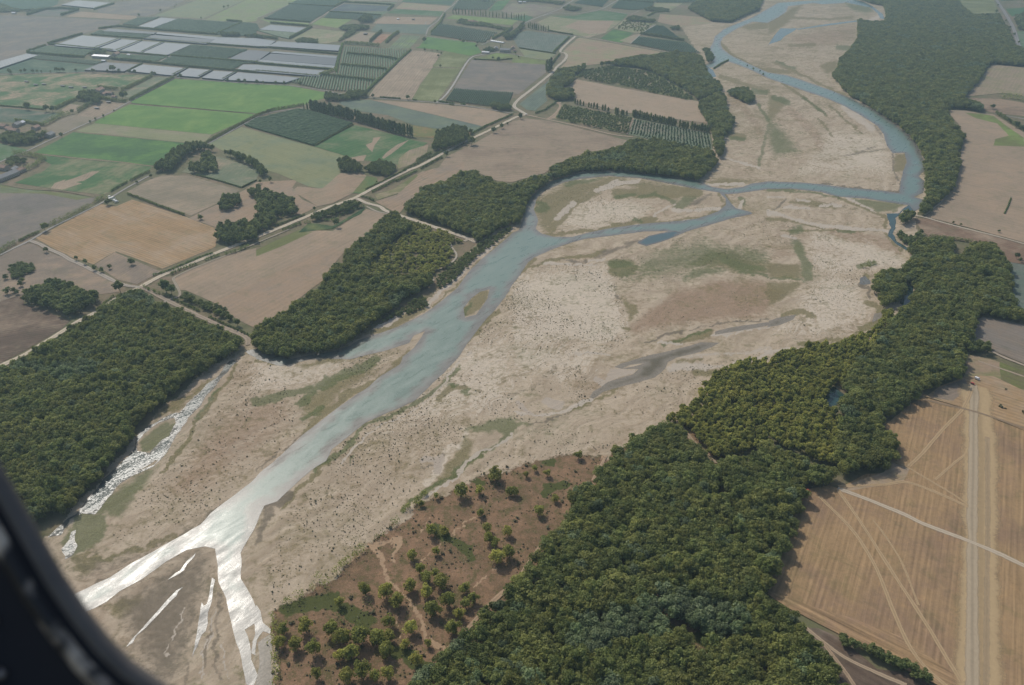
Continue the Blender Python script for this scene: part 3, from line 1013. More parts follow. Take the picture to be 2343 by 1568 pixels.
# --- spit between the main channel and the left arm
pl(GRN, 'C2 0,540 300,470 600,400 800,300 1100,160', 20, .92); pl(GRN, 'C2 400,560 640,330', 16, .85)
pl(OLV, 'C2 430,820 620,640 800,520 1000,400 1250,250 1400,90', 16, .95); pl(GRN, 'C2 400,700 600,600', 14, .8)
pa(OLV, 'C2 380,520 700,330 1000,200 1130,140 1130,250 900,400 600,640 430,720', 20, .7)
pa(PAL, 'C2 0,200 400,220 800,180 600,330 0,440', 20, .8)
pa(OLV, 'C2 280,215 600,145 850,160 700,190 430,230', 8, .95)
pl(OLV, 'C1 2160,200 1960,520 1700,880 1450,1200', 9, .9); pl(GRN, 'C1 2000,420 1800,700', 7, .7)
pa(GRN, 'C1 1280,880 1420,760 1600,700 1560,840 1400,980 1300,1010 1260,960', 6, .95)
pa(GRN, 'C1 1250,1190 1430,1110 1380,1230 1240,1420 1120,1568 760,1568 900,1450 1080,1330', 14, .95)
pa(GRN, 'D1 560,180 640,120 720,0 1000,0 1000,100 920,260 800,360 690,400 600,320', 8, .95)
pa(OLV, 'C1 1340,760 1560,540 1760,450 1960,300 1990,310 1880,430 1700,540 1550,640', 8, .8)
pa(RST, 'C1 1300,620 1560,520 1780,420 1960,280 1860,420 1680,560 1440,700', 10, .75)
pa(RST, 'C1 1900,660 2340,400 C2 300,500 400,640 250,820 0,1040 C1 2000,1300 1700,1500 1450,1350', 40, .62)
pl(OLV, 'D1 700,420 1000,400 1300,300 1600,200', 14, .6); pa(OLV, 'D1 640,420 900,380 900,560 800,600 700,560', 12, .6)
pl(MUD, 'D1 900,650 1300,420 1800,120 2000,-60', 9, .7)
pl(MUD, 'C2 0,1180 260,960 420,830', 6, .6)
# --- fan below the fork
pa(MUD, 'D1 1050,760 1500,460 1800,300 1950,340 1900,640 1780,1000 1700,1400 1560,1568 1400,1568 1200,1250', 44, .74)
pa(MUD, 'D1 700,430 1000,400 1500,200 1900,-20 2000,-20 1300,420 900,640 760,640', 34, .6)
pa(OLV, 'D1 960,840 1250,720 1300,860 1100,980 1000,940', 16, .7)
for q in ('D1 1450,1120 1600,860 1700,700', 'D1 1580,1480 1680,1180 1760,900', 'D1 1880,1400 1950,1050', 'D1 2000,1500 2010,1100 1990,760', 'D1 1700,1568 1720,1380'):
    pl(MUD, q, 10, .6)
for q in ('D1 1500,1300 1680,900', 'D1 1830,1500 1920,1150', 'D1 1950,1200 1960,900', 'D1 2080,1500 2060,1200'):
    pl(SND, q, 5, .7)
# --- right bank of the main channel
pl(GRN, 'C2 500,1180 640,1085 880,890 1000,775 1200,670 1400,575 1560,480', 9, .95)
pl(OLV, 'C2 250,1500 420,1290 640,1100', 10, .9); pl(GRN, 'C2 1560,490 1720,340 1850,240', 10, .75)
pl(MUD, 'C2 60,1540 200,1480 330,1370', 14, .9); pl(MUD, 'D2 0,240 80,90 160,-30', 16, .6)
pl(SND, 'C2 760,1110 900,930 1100,790 1400,640 1600,500 1730,330 1850,180 1960,60', 4, .95)
pl(OLV, 'B2 1930,1560 2080,1390 2200,1260', 10, .85); pl(OLV, 'B3 0,1000 120,880 200,800', 9, .8)
pl(OLV, 'C2 1660,520 1780,400 1900,420', 14, .8)
pl(GRN, 'C2 1740,390 1820,380', 7, .8); pl(GRN, 'C2 1870,460 1950,450', 8, .7); pl(GRN, 'C2 850,1090 890,1020', 6, .8)
# --- green slack on the middle bar
pa(GRN, 'C2 1900,795 2000,735 2150,700 2340,690 C3 190,742 40,800 C2 2340,840 2150,800 1960,805', 7, .95)
pl(GRN, 'C3 60,770 C2 2250,880 2050,1030 1850,1150 1640,1300 1520,1400', 12, .8)
pa(OLV, 'C2 1640,1240 1860,960 1900,840 2000,900 1950,1080 1700,1240', 12, .8)
pl(OLV, 'C2 1340,1560 1500,1420 1700,1230 1950,1110 2150,950', 9, .9); pl(GRN, 'C2 1340,1568 1560,1380', 7, .7)
pl(SND, 'C2 1560,1420 1760,1260 1900,1110 2140,960 2340,840', 7, .9); pl(PAL, 'C2 1900,820 1920,930 1720,980 1700,1080 1640,1180 1540,1300', 16, 1)
pl(MUD, 'C2 1530,1150 1660,1130 1700,1010', 4, .7); pl(BAR, 'C2 1560,1060 1680,1060 1640,1170', 18, .9)
# --- dry braids of the middle bar
pl(MUD, 'C3 0,480 200,420 420,190 760,330', 9, .35); pl(SND, 'C3 40,640 330,660 560,600 720,520', 7, .9)
pl(MUD, 'C3 150,740 330,710 520,640 720,520', 4, .8); pl(OLV, 'C3 540,650 720,530 960,430', 5, .8)
pl(SND, 'C3 560,110 700,90 880,110', 5, .8); pl(BAR, 'C3 320,520 440,560', 18, .9); pl(BAR, 'C3 80,560 150,640', 12, .8)
pa(BAR, 'C3 840,340 900,260 1140,240 1100,290 960,330 860,390', 4, 1); pl(BAR, 'C3 960,240 1210,195', 4, 1); pl(BAR, 'C3 760,330 850,400', 10, .9)
pa(SND, 'C3 1390,240 1480,170 1800,190 1980,210 1700,270 1420,290', 8, .8); pl(SND, 'C3 1500,150 2340,60', 12, .5)
pl(OLV, 'C3 1480,175 1740,165', 6, .6); pl(OLV, 'C3 1660,290 1880,270', 10, .7)
pa(OLV, 'B3 850,820 1080,790 1160,880 1100,960 950,980 880,900', 10, .95); pa(GRN, 'B3 840,820 1080,800 1140,860 1000,900 880,870', 8, .85)
pa(GRN, 'B3 880,900 1150,860 1500,640 1560,600 1500,720 1260,900 1000,1000', 20, .64)
pa(GRN, 'B3 1150,760 1700,620 2340,700 2340,860 1900,880 1500,960 1100,1010', 26, .6)
pa(GRN, 'B3 1540,960 1760,880 1900,880 1980,910 1700,980 1560,1000', 10, .85)
pa(OLV, 'B3 1700,760 2000,700 2340,860 2340,960 2050,940 1900,890 1600,860', 16, .9); pa(GRN, 'B3 1960,740 2160,840 2340,900 2340,930 2060,930 1840,800', 12, .8)
pl(GRN, 'B3 2060,930 2340,960 B4 0,960 300,985', 5, .95)
pa(OLV, 'B4 0,830 300,860 340,980 0,960', 8, .8); pa(GRN, 'B4 210,640 300,620 400,840 420,1000 330,1020 300,820', 6, .95)
pa(GRN, 'B4 190,520 330,490 330,560 220,590', 5, .8); pa(OLV, 'B4 0,1000 330,1020 250,1100 60,1230 0,1250', 10, .75)
pa(RST, 'B3 1180,1300 1500,1080 1900,980 2340,990 B4 0,1000 200,1100 0,1300 B3 2340,1330 1500,1420 1100,1500 1080,1400', 16, .78)
pa(RST, 'B4 0,620 200,660 290,800 0,830 B3 2340,760 2000,640', 14, .5)
pa(OLV, 'B3 930,1050 1000,1180 1060,1390 1130,1280 1120,1230 1010,1170', 7, .95); pl(MUD, 'B3 920,1040 940,1140 1000,1190', 3, .7)
pl(OLV, 'B3 1020,1450 1080,1440', 9, .8)
pa(OLV, 'B3 1340,1550 1850,1430 1810,1510 1600,1568', 5, 1); pl(GRN, 'B3 1380,1568 1800,1450', 7, .8)
pl(MUD, 'B3 1200,1568 1500,1460 1900,1400 2340,1350', 4, .8); pl(SND, 'B3 1820,1500 2340,1430 B4 0,1430 240,1340', 4, 1)
pl(SND, 'B3 1540,1565 1340,1550', 6, 1); pl(OLV, 'B4 140,1330 320,1280 440,1320', 10, .8)
pa(PAL, 'B3 0,1000 150,960 850,850 930,1050 1000,1350 1050,1500 800,1568 0,1568', 20, .75)
pa(PAL, 'C3 0,0 900,0 700,300 0,300 C2 2340,0 1930,0 1700,300 1200,800 2340,560', 30, .6)
pl(MUD, 'B3 430,800 560,830 700,820', 4, .8); pl(SND, 'B3 700,815 860,790', 4, .9); pa(MUD, 'B3 730,800 880,720 1150,620 1180,640 900,760', 5, .8)
pl(OLV, 'B3 170,880 450,800 850,740', 8, .7); pl(SND, 'B3 760,850 300,850', 5, .7)
# --- island
pa(OLV, 'B2 1905,1335 1895,1250 1960,1170 2040,1100 2125,1080 2110,1160 2060,1250 2000,1310', 5, .9); pl(GRN, 'B2 1910,1320 1960,1220', 9, .8)
pa(OLV, 'B3 210,340 250,250 470,120 620,90 880,50 1180,80 1700,180 1500,260 1000,120 700,200 500,340 340,540 270,570 240,450', 14, .85)
pl(GRN, 'B3 220,350 320,330 240,300', 12, .8); pa(GRN, 'B3 470,110 640,70 860,60 640,120 500,150', 5, .85)
pl(OLV, 'B3 340,540 600,280 830,150', 16, .9); pl(SND, 'B3 400,440 560,300', 14, .8); pl(SND, 'B3 770,180 960,110', 12, .9); pl(SND, 'B3 960,110 1160,90', 7, .9)
pl(GRN, 'B3 950,230 1120,220', 10, .9); pl(GRN, 'B3 1180,240 1300,200 1480,280', 9, .85); pl(OLV, 'B3 960,200 1700,190', 24, .75)
pa(GRN, 'B3 1480,290 1560,230 1720,220 1640,290 1560,350 1470,360', 6, .9); pa(MUD, 'B3 1600,310 1760,220 1820,200 1700,310', 6, .9)
pl(SND, 'B3 1280,410 1500,300', 4, .9); pl(SND, 'B3 1470,370 1900,350', 8, .9); pl(OLV, 'B3 930,500 1300,430 1200,480', 12, .75); pl(GRN, 'B3 1120,430 1170,470', 8, .9)
pl(OLV, 'B3 300,590 700,540 930,510', 7, .9); pl(OLV, 'B3 1200,480 1700,430 1880,370 1940,300 1890,200', 5, 1)
pl(SND, 'B3 1560,460 1680,450', 8, 1); pl(OLV, 'B3 300,150 240,240 210,340', 7, .9)
pa(PAL, 'B3 500,400 700,260 1000,280 1300,320 1100,440 700,520 450,540', 14, .7)
# --- bars right of the island
pl(OLV, 'B3 1940,210 2000,300', 7, .9); pl(GRN, 'B3 2080,240 2120,300', 9, .7); pl(SND, 'B3 2100,280 2080,350', 7, .9)
pl(RST, 'B3 1960,220 2200,210', 8, .5); pa(OLV, 'B4 150,270 400,260 720,330 640,350 400,330 200,300', 6, .85)
pl(GRN, 'B4 0,170 200,170 480,200 640,240', 5, .9); pa(GRN, 'B4 700,240 1180,290 1260,310 1180,370 1020,380 900,330', 7, .9)
pl(OLV, 'B4 640,240 800,310 960,370 1090,420 1080,500', 7, 1); pl(SND, 'B4 720,240 860,310 980,370', 4, 1); pl(SND, 'B4 1160,390 1240,350', 4, .8)
pl(SND, 'B4 0,380 140,400 300,450 520,500 820,530 1110,545', 7, 1); pl(OLV, 'B4 0,420 300,470 520,515', 6, .7); pl(OLV, 'B4 120,540 600,540 1100,550', 5, .7)
pl(RST, 'B4 600,560 1000,640 1200,700', 26, .55); pl(OLV, 'B4 1080,580 1180,690 1290,730', 5, .9)
pl(SND, 'B4 0,240 160,230', 5, .9); pl(SND, 'B4 280,265 380,280', 5, .9); pl(SND, 'B4 480,310 680,320', 6, .9); pl(SND, 'B4 140,330 380,350', 7, .9)
pl(MUD, 'B4 50,360 180,250', 4, .7); pl(SND, 'B4 160,600 260,620', 9, 1)
pa(PAL, 'B4 420,560 1000,680 1260,780 1280,900 840,900 600,940 430,880 380,700', 16, .7)
pl(GRN, 'B4 840,880 980,840', 13, .9); pl(GRN, 'B4 640,555 800,550', 7, .8)
pl(MUD, 'B4 840,1040 930,1060 940,1140', 8, .8); pl(OLV, 'B4 890,960 930,1000', 9, .8); pl(OLV, 'B4 900,1200 1040,1250 980,1400 900,1440', 16, .85)
pl(OLV, 'B4 880,1440 700,1530 300,1560', 9, .8); pa(PAL, 'B4 300,1100 600,940 840,1040 920,1300 820,1440 400,1500 100,1450 300,1320', 20, .6)
pl(SND, 'C4 0,100 150,60 330,70', 9, .9); pl(SND, 'C3 2000,210 2340,100', 9, .8)
# --- bars above the confluence
pa(OLV, 'B3 1720,100 1900,60 2340,80 2170,110 1960,160', 6, .6); pl(SND, 'B3 1800,120 2100,120', 5, .9)
pl(MUD, 'A4 1140,1400 1150,1568 B4 1210,120 1200,190', 5, .8); pl(MUD, 'B4 480,120 1050,180 1200,200', 4, .9)
pa(OLV, 'A4 0,840 200,920 60,1100 0,1100', 10, .75); pa(GRN, 'A4 0,1050 180,1230 300,1380 60,1440 0,1300', 18, .7); pl(GRN, 'A3 2200,830 2320,850', 10, .8)
pl(GRN, 'A4 60,890 190,940', 12, .8); pl(OLV, 'A4 140,760 350,910 540,1050', 6, 1); pl(GRN, 'A4 320,890 530,1040', 4, .9); pl(OLV, 'A4 560,960 860,1220', 4, .95)
pl(OLV, 'A4 460,1080 600,1250', 5, .7); pl(RST, 'A4 200,1000 420,1200 480,1350', 24, .5); pl(RST, 'A3 1940,900 2100,950 2260,1200', 20, .55)
pl(SND, 'A4 700,980 960,1180', 18, .55); pa(PAL, 'A4 560,1200 1060,1250 1090,1400 1140,1568 300,1568 500,1300', 16, .7)
pl(MUD, 'A4 700,1430 980,1340', 4, .6); pl(MUD, 'A4 740,1410 1080,1360', 3, .6); pl(MUD, 'A4 980,1150 1040,1240', 7, .5)
pa(RST, 'A3 1930,850 2000,900 2100,960 2200,1060 2000,1000', 8, .6); pl(OLV, 'A3 1900,700 2100,760 2340,840', 12, .6)
pl(GRN, 'A3 2240,950 2340,1100', 7, .8); pl(OLV, 'A3 1950,1200 2100,1260', 20, .7); pl(GRN, 'A3 2000,1260 2120,1280', 9, .9); pl(SND, 'A3 1900,1440 2260,1530', 4, .9)
pl(GRN, 'A3 2340,1150 2250,1500', 9, .55); pl(OLV, 'A3 1950,560 1850,620', 7, .9)
pl(OLV, 'A3 1900,390 2000,500 2200,610 2340,650', 7, .9); pa(OLV, 'A3 1540,300 1850,230 1700,260', 6, .8); pa(OLV, 'A3 2060,240 2340,180 2340,270 2160,280', 6, .8)
pa(RST, 'A4 160,330 500,240 820,200 820,380 600,440 250,420', 12, .6); pl(OLV, 'A4 210,420 430,410', 7, .9); pl(GRN, 'A4 640,430 760,450', 12, .7)
pa(OLV, 'A4 0,170 170,110 210,70 330,40 190,220 60,300 0,340', 8, .8); pa(GRN, 'A4 700,30 900,40 980,100 900,130 780,100', 7, .85)
pl(SND, 'A4 920,190 1010,160', 7, 1); pl(OLV, 'A4 210,160 560,180 780,160', 6, .6); pa(OLV, 'A4 460,600 640,550 640,640 540,680', 7, .8)
pl(OLV, 'A4 60,570 300,680 560,810 740,880', 7, .6); pl(GRN, 'A4 80,560 250,630', 5, .7); pl(OLV, 'A4 0,640 200,660', 8, .9)
pa(OLV, 'A4 1150,1568 1160,1400 1250,1400 1270,1480 1240,1568', 4, .8)
# --- left bank shelf by the woods
pa(OLV, 'B2 880,1550 1100,1490 1300,1420 1440,1350 1560,1280 1540,1190 1400,1270 1150,1400 1000,1480', 7, .9); pl(SND, 'B2 1050,1420 1200,1380 1340,1260 1420,1180', 14, .8)
pl(SND, 'B2 1560,1230 1800,1000 2000,790 2140,680', 9, .95); pl(OLV, 'B2 1600,1260 1830,1060 2030,830 2200,690 2340,560', 4, 1); pl(GRN, 'B2 1700,960 1900,830 2060,660 2300,540', 11, .8)
pl(OLV, 'C2 0,160 200,215', 4, .9)
# the ground close to the heath turns rusty
pa(RST, 'C3 0,1110 600,960 900,900 1400,700 1900,300 2340,130 2340,220 1700,560 1100,900 880,1020 C2 2340,1100 1900,1250 1560,1490 1700,1180', 16, .5)
for ch in range(8):
    BW[:, ch] = np.clip(BW[:, ch], 0, 1)
fattr(bed.data, 'wa', BW[:, :4]); fattr(bed.data, 'wb', BW[:, 4:8])

# ------------------------------------------------------------------ heath on the near bank and wood floors
HEATH = Q('D2 130,890 250,830 420,720 540,600 680,560 830,430 1000,290 1200,110 1340,20 C2 1450,1500 1600,1420 1800,1290 2050,1190 2340,1110 C3 0,1110 300,1040 600,960 880,1020 950,960 1400,760 1600,700 2000,1000 2100,1400 2340,1568 D4 0,900 400,1100 800,1600 U 2000,1700 610,1700 622,1568')
hz = .17
ho, HU = fan_sheet('dry_heath', HEATH, M['heath'], hz, 250.0, 1500.0, 420, 640, .62)
HW = np.zeros((len(HU), 4), np.float32)
for q, w in (('D2 1020,250 1060,340 1130,430 1210,560 1300,650 1380,780 1440,880 1500,1010 1560,1120 1680,1200 1760,1240', 8), ('D2 1500,430 1700,280 1900,120 2000,20', 3),
             ('C3 860,1020 780,1180 720,1290', 7), ('D2 2000,680 2180,490', 4), ('D2 1440,250 1600,30', 3), ('D2 1060,330 1140,400', 16), ('D2 1200,900 1350,1130', 3),
             ('D2 820,480 1000,340 1300,240 1250,420', 12), ('D2 1640,1120 1760,1240', 12)):
    paint(HW, HU, 0, q, w, .85 if w < 10 else .6)
for q, w in (('D2 1650,130 1800,260 1960,400', 22), ('D2 1100,1150 1400,1300 1600,1480', 30), ('D2 300,900 700,800 1000,1000', 40), ('C3 320,1100 400,1090', 12), ('C2 1950,1240 2080,1300', 14), ('C3 300,1350 480,1260', 20), ('D3 1420,1020 1760,1180', 26)):
    paint(HW, HU, 1, q, w, .75)
HW[:, 2] = np.clip(line_dist(HU, HEATH, True) / 26.0, 0, 1)
fattr(ho.data, 'wa', HW)
tag(ho, 'rusty brown dry heath beside the gravel bed', 'heath', kind='structure')

# ------------------------------------------------------------------ water
ISLAND = Q('B3 470,105 620,72 880,46 1170,66 1450,118 1700,168 1890,196 1945,250 1950,310 1880,370 1700,430 1560,452 1200,480 930,515 700,560 550,600 380,600 270,572 222,530 240,450 200,350 225,250 300,180')
ISLET = Q('B2 1905,1335 1895,1250 1960,1170 2040,1100 2125,1080 2110,1160 2060,1250 2000,1310')
MAIN = Q('U 1960,-30 A4 770,0 700,30 500,42 420,30 190,60 170,110 100,160 0,212 A3 2200,200 2060,260 1930,340 1900,390 1920,450 2000,510 2150,580 2280,640 2340,665 '
         'A4 180,690 330,740 560,820 740,890 960,1000 1100,1090 1250,1200 1370,1330 1440,1500 1445,1568 B4 1400,20 1380,50 1440,100 1420,200 1330,235 1430,262 1400,330 1340,370 1240,352 1285,312 1100,285 900,252 720,240 650,235 480,190 200,160 0,165 '
         'B3 2060,205 1940,212 1980,270 2040,340 2180,372 2200,392 2050,420 1900,460 1780,500 1600,550 1480,600 1350,650 1222,682 1150,640 1300,600 1430,545 1200,552 900,590 700,612 550,650 350,720 200,790 150,830 60,960 0,1040 '
         'B2 2280,1150 2150,1300 2060,1390 2000,1480 1930,1568 C2 1870,100 1800,190 1700,290 1560,430 1440,540 1280,610 1000,730 860,850 700,970 640,1080 560,1130 420,1240 330,1330 200,1450 80,1490 40,1568 '
         'D1 2340,100 2270,220 2190,370 2210,480 2200,600 2250,690 2345,860 2330,1000 2240,1060 2280,1180 2290,1340 2345,1480 2300,1600 2240,1568 2220,1480 2180,1250 2110,1000 2060,780 1990,620 1975,420 1960,320 1860,300 1700,335 1500,450 1300,600 1100,710 980,800 870,860 U 130,1420 100,1390 D1 790,690 880,640 1000,590 1200,460 1400,350 1600,240 1830,100 1930,0 '
         'C2 0,1235 30,1200 150,1100 300,960 450,820 620,690 750,590 900,490 1030,400 1150,300 1310,200 1340,130 1440,50 1480,0 B2 1540,1460 1440,1500 1400,1568 C2 1200,70 1000,120 850,155 560,140 300,200 230,216 100,182 0,150 C1 2340,140 2270,110 2240,80 C2 0,60 200,105 330,150 520,110 720,80 860,30 900,0 B2 930,1545 1100,1490 1300,1422 1440,1352 1560,1282 1700,1180 1850,1050 1960,900 2060,800 2200,690 2340,566 '
         'B3 60,540 100,450 110,330 150,260 250,165 380,85 640,10 1000,5 1180,20 1500,60 1700,92 1830,145 1950,165 2100,145 2180,115 2340,95 B4 300,105 480,120 700,150 1050,180 1205,202 1215,80 1240,0 A4 1240,1568 1270,1480 1250,1395 1200,1400 1140,1400 1090,1330 1060,1230 1000,1150 860,1060 700,970 540,900 300,820 130,760 0,715 A3 2200,650 2080,600 1960,560 1830,622 1740,605 1830,570 1830,520 1800,450 1830,400 1850,340 1930,270 2060,215 2200,160 2340,78 A4 100,28 400,8 640,-5 U 1900,-30')
w = water('river', MAIN, 'river', 'turquoise main channel of the braided river, glittering in the sun', (ISLAND, ISLET), grid=7.0, amp=1.2, step=6.0, z=.24)
water('side_channel', Q('C1 2160,175 2110,160 2040,230 1990,310 1880,390 1780,490 1700,560 1640,640 1560,655 1440,715 1340,770 1250,870 1240,940 1200,1000 1150,1050 1060,1140 960,1240 870,1340 800,1430 720,1520 690,1568 D1 620,50 480,170 430,220 560,200 640,60 740,0 C1 860,1568 960,1450 1060,1310 1140,1260 1250,1200 1400,1130 1450,1080 1520,1000 1580,900 1640,800 1720,690 1800,600 1880,500 1960,410 2020,330'),
      'stream', 'narrow rippled side arm beside the left wood, bright with sun', (Q('C1 1270,990 1250,930 1300,860 1360,790 1450,730 1580,690 1600,740 1540,850 1450,920 1370,1005'), Q('C1 1350,1120 1420,1075 1440,1085 1400,1120 1250,1180')), grid=4.0, amp=2.0, step=4.0, z=.24)
water('side_channel', Q('D1 600,390 560,330 640,240 650,170 700,150 680,260 700,300 660,390 600,420'), 'stream', 'last reach of the side arm between green banks', grid=3, amp=1.2, step=3, z=.26)
water('rill', Q('D1 1935,590 1965,612 1945,700 1935,800 1900,905 1890,1000 1868,1080 1835,1110 1812,1170 1752,1320 1778,1180 1805,1010 1830,900 1838,820 1862,850 1885,830 1915,720'), 'rill', 'thin bright rill running down the middle of the gravel fan', grid=3, amp=.9, step=4, z=.245)
water('rill', Q('D1 1530,612 1600,548 1650,520 1700,440 1790,358 1770,400 1705,470 1680,520 1620,560'), 'rill', 'short bright rill on the gravel fan beside the main channel', grid=3, amp=.8, step=3, z=.245)
water('pool', Q('D1 1150,1222 1210,1140 1270,1080 1420,910 1530,790 1610,705 1672,672 1625,715 1610,755 1510,855 1430,940 1330,1045 1240,1120 1215,1180'), 'rill', 'long still pool shining white on the gravel fan', grid=3, amp=.35, step=3, z=.245)
water('backwater', Q('D2 20,1180 60,1150 130,1110 150,1180 140,1400 150,1568 160,1700 0,1700 0,1568 30,1400'), 'slough', 'dark still backwater at the foot of the heath', grid=3, amp=.8, step=3, z=.245)
water('rill', Q('D2 0,840 40,900 60,1000 135,1060 130,1105 60,1080 10,1150 -10,1300 -40,1280 -10,1100 -20,950'), 'river', 'sparkling narrow rill at the foot of the heath', grid=3, amp=.8, step=3, z=.245)
water('slough', Q('C3 700,500 730,450 810,405 870,360 940,340 1100,290 1150,245 1000,243 925,228 1000,190 1100,160 1300,110 1500,60 1620,30 1720,0 1900,0 1830,40 1700,90 1500,140 1420,180 1380,260 1300,320 1100,380 940,420 830,450 740,515'),
      'slough', 'shallow brown backwater winding across the gravel', (Q('C3 1000,238 1080,205 1210,190 1130,215'),), grid=4, amp=1.2, step=5, z=.15)
water('slough', Q('B3 1850,1465 2000,1425 2340,1375 B4 0,1365 80,1340 260,1308 230,1360 120,1400 0,1425 B3 2340,1410 2100,1450 1850,1495'), 'slough', 'grey upper reach of the backwater under a stony bank', grid=4, amp=1.2, step=5, z=.15)
water('deep_pool', Q('B3 1140,655 1250,590 1400,560 1480,545 1540,560 1480,600 1350,650 1222,684'), 'pool', 'dark still inlet off the channel below the island', grid=4, amp=1, step=4, z=.26)
water('deep_pool', Q('B4 1290,310 1340,372 1240,356 1205,392 1170,430 1168,520 1145,570 1180,640 1292,710 1265,722 1180,672 1100,592 1108,545 1125,520 1100,440 1085,390 1200,385 1240,340'), 'deep', 'deep teal creek beside the trees at the river bend', grid=4, amp=1, step=4, z=.26)
water('pond', Q('B4 838,1030 848,972 890,958 942,1010 932,1032 870,1038'), 'river', 'small turquoise pond on the gravel by the wood', grid=3, amp=.6, step=3, z=.26)
water('pond', Q('B4 1205,1210 1220,1120 1260,1030 1330,1055 1335,1130 1280,1220 1235,1310 1222,1220'), 'deep', 'narrow blue pond in a gap of the right wood', grid=4, amp=1, step=4, z=.3)
water('pond', Q('B4 975,1300 1040,1285 1040,1340 955,1385'), 'slough', 'shallow weedy pool at the edge of the right wood', grid=4, amp=1, step=4, z=.3)
water('pond', Q('C4 510,530 560,450 600,400 720,490 640,560 600,605'), 'deep', 'dark green pond in a hollow of the right wood', grid=4, amp=1, step=4, z=.3)
water('backwater', Q('A4 0,425 60,330 120,262 270,262 220,300 160,330 120,372 20,405'), 'deep', 'blue backwater behind the upper gravel bar', grid=8, amp=1.5, step=8, z=.26)
water('rill', Q('A4 265,268 520,225 820,188 820,200 520,240 280,275'), 'deep', 'thread of blue water crossing the upper gravel bar', grid=8, amp=1.5, step=8, z=.26)
water('backwater', Q('A4 790,-5 880,20 960,60 1050,130 1075,180 1030,172 1000,122 940,72 700,22'), 'pool', 'curved arm of water along the far wood', grid=8, amp=1.5, step=8, z=.26)
water('backwater', Q('A3 1770,600 1830,640 1865,700 1830,710 1790,670 1740,612'), 'deep', 'short blue inlet beside the far bank trees', grid=6, amp=1.2, step=6, z=.26)
# ------------------------------------------------------------------ fields
def f(*a, **k): return field('field', *a, **k)
# top left
f('A1 0,-60 560,-60 520,45 430,75 0,110', 'teal', 'dgreen', 'dark green plots at the far corner')
f('A1 880,80 1040,30 1250,0 1400,-60 1900,-60 1700,0 1420,130 1330,150 900,115', 'slatemauve', 'greytan', 'grey fallow field beyond the nets')
f('A1 1490,118 1780,10 1950,-60 2600,-60 2240,0 1850,172 1400,145', 'hay', 'sage', 'pale green far field with a tree-dotted edge')
f('A1 1870,182 2240,5 2340,-40 A2 400,-40 380,0 280,50 20,160 0,195 A1 2210,207', 'hay', 'lime', 'far pale green meadow')
f('A1 600,152 740,108 1240,148 1250,165 1180,182', 'pink', 'tan', 'thin tan strip beyond the grey field')
f('A1 -300,150 0,140 240,150 540,160 1100,190 1080,230 900,262 740,320 430,420 230,490 0,560 -300,660', 'slatemauve', 'mauve', 'large grey-brown ploughed field at the far left', 'A1 0,340 480,190', 8, .3)
f('A1 410,70 740,105 560,150 260,140', 'slatemauve', 'teal', 'small grey plot framed by a dark hedge')
f('A1 -200,720 0,640 270,540 860,600 770,655 640,665 0,672', 'teal', 'sage', 'dull green field below the white sheds')
# patchy pasture
f('A1 -300,700 0,690 640,672 1380,692 1150,790 900,800 850,830 700,910 510,1000 0,965 -300,1000', 'green', 'pink', 'patchy green and tan pasture with livestock feeders', 'A1 180,925 1000,700', 14, .5, 1.0)
f('A1 1150,840 1400,705 1570,712 1190,895 1120,880', 'sage', 'pink', 'narrow pasture between two hedges', None, 8, .4)
f('A1 560,1005 640,950 770,968 700,1015 600,1040', 'tan', 'greytan', 'small bare paddock between hedges')
f('A1 720,1040 870,945 950,930 1150,945 1000,1045 830,1110 700,1060', 'tan', 'umber', 'brown paddock by the farm lane', None, 8, .3)
f('A1 -200,1000 0,982 560,1040 520,1060 400,1140 0,1110 -200,1120', 'teal', 'mauve', 'dull green field with a grey strip')
f('A1 420,1170 520,1110 640,1050 830,1075 850,1095 580,1228 480,1240', 'greytan', 'mauve', 'dry grey plot beside the hamlet')
# green block
f('A1 1195,930 1600,722 2340,772 A2 300,785 780,872 600,905 430,960 280,992 0,1040 A1 2310,1033 1210,943', 'bgreen', 'lime', 'bright green upper meadow below the nets', 'A1 1200,930 1600,720', 6, .18, .6)
f('A1 875,1108 1180,955 2305,1042 A2 0,1050 A1 2250,1092 1935,1228 860,1125', 'bgreen', 'lime', 'bright green middle meadow', 'A1 880,1110 1180,955', 6, .18, .6)
f('A1 690,1200 860,1128 1930,1230 1870,1300 1750,1310', 'hay', 'greytan', 'cut grey-green strip between green meadows', 'A1 690,1200 1750,1310', 7, .35)
f('A1 310,1395 670,1208 1740,1312 1650,1345 1560,1400 1450,1500 1400,1515', 'green', 'bgreen', 'dark green lower meadow', 'A1 310,1395 1400,1515', 9, .3, .8)
f('A1 -200,1500 0,1480 100,1440 260,1370 0,1310 -200,1300', 'green', 'sage', 'green corner plot below the hamlet')
f('B1 130,105 400,0 470,-60 A1 310,1412 900,1450 1395,1518 B1 1340,5 1000,190 950,215 560,172', 'green', 'pink', 'green crop with bare tan streaks', 'B1 570,170 900,0', 12, .35, .55)
f('B1 460,158 500,110 600,75 585,95 700,55 840,0 910,0 770,85 690,100 755,112 565,168', 'tan', 'dust', 'bare dry patch in the green crop')
f('B1 -200,220 0,130 240,162 870,240 860,272 790,322 440,500 0,722 -200,820', 'slatemauve', 'mauve', 'grey fallow field behind the lane hedge', 'B1 0,440 700,220', 9, .18)
f('B1 0,120 240,160 870,238 700,262 400,205 0,200', 'olive', 'sage', 'weedy green headland of the grey field', None, 10, .4, .9)
f('B1 325,610 420,560 740,392 920,302 1060,322 1205,258 1450,340 1700,420 1960,520 1985,570 1965,690 1480,892 1250,802 1060,732 850,852 780,832 640,780 430,672', 'gold', 'tan', 'golden stubble field with fine drill lines', 'B1 750,500 1500,770', 4.5, .6, .7)
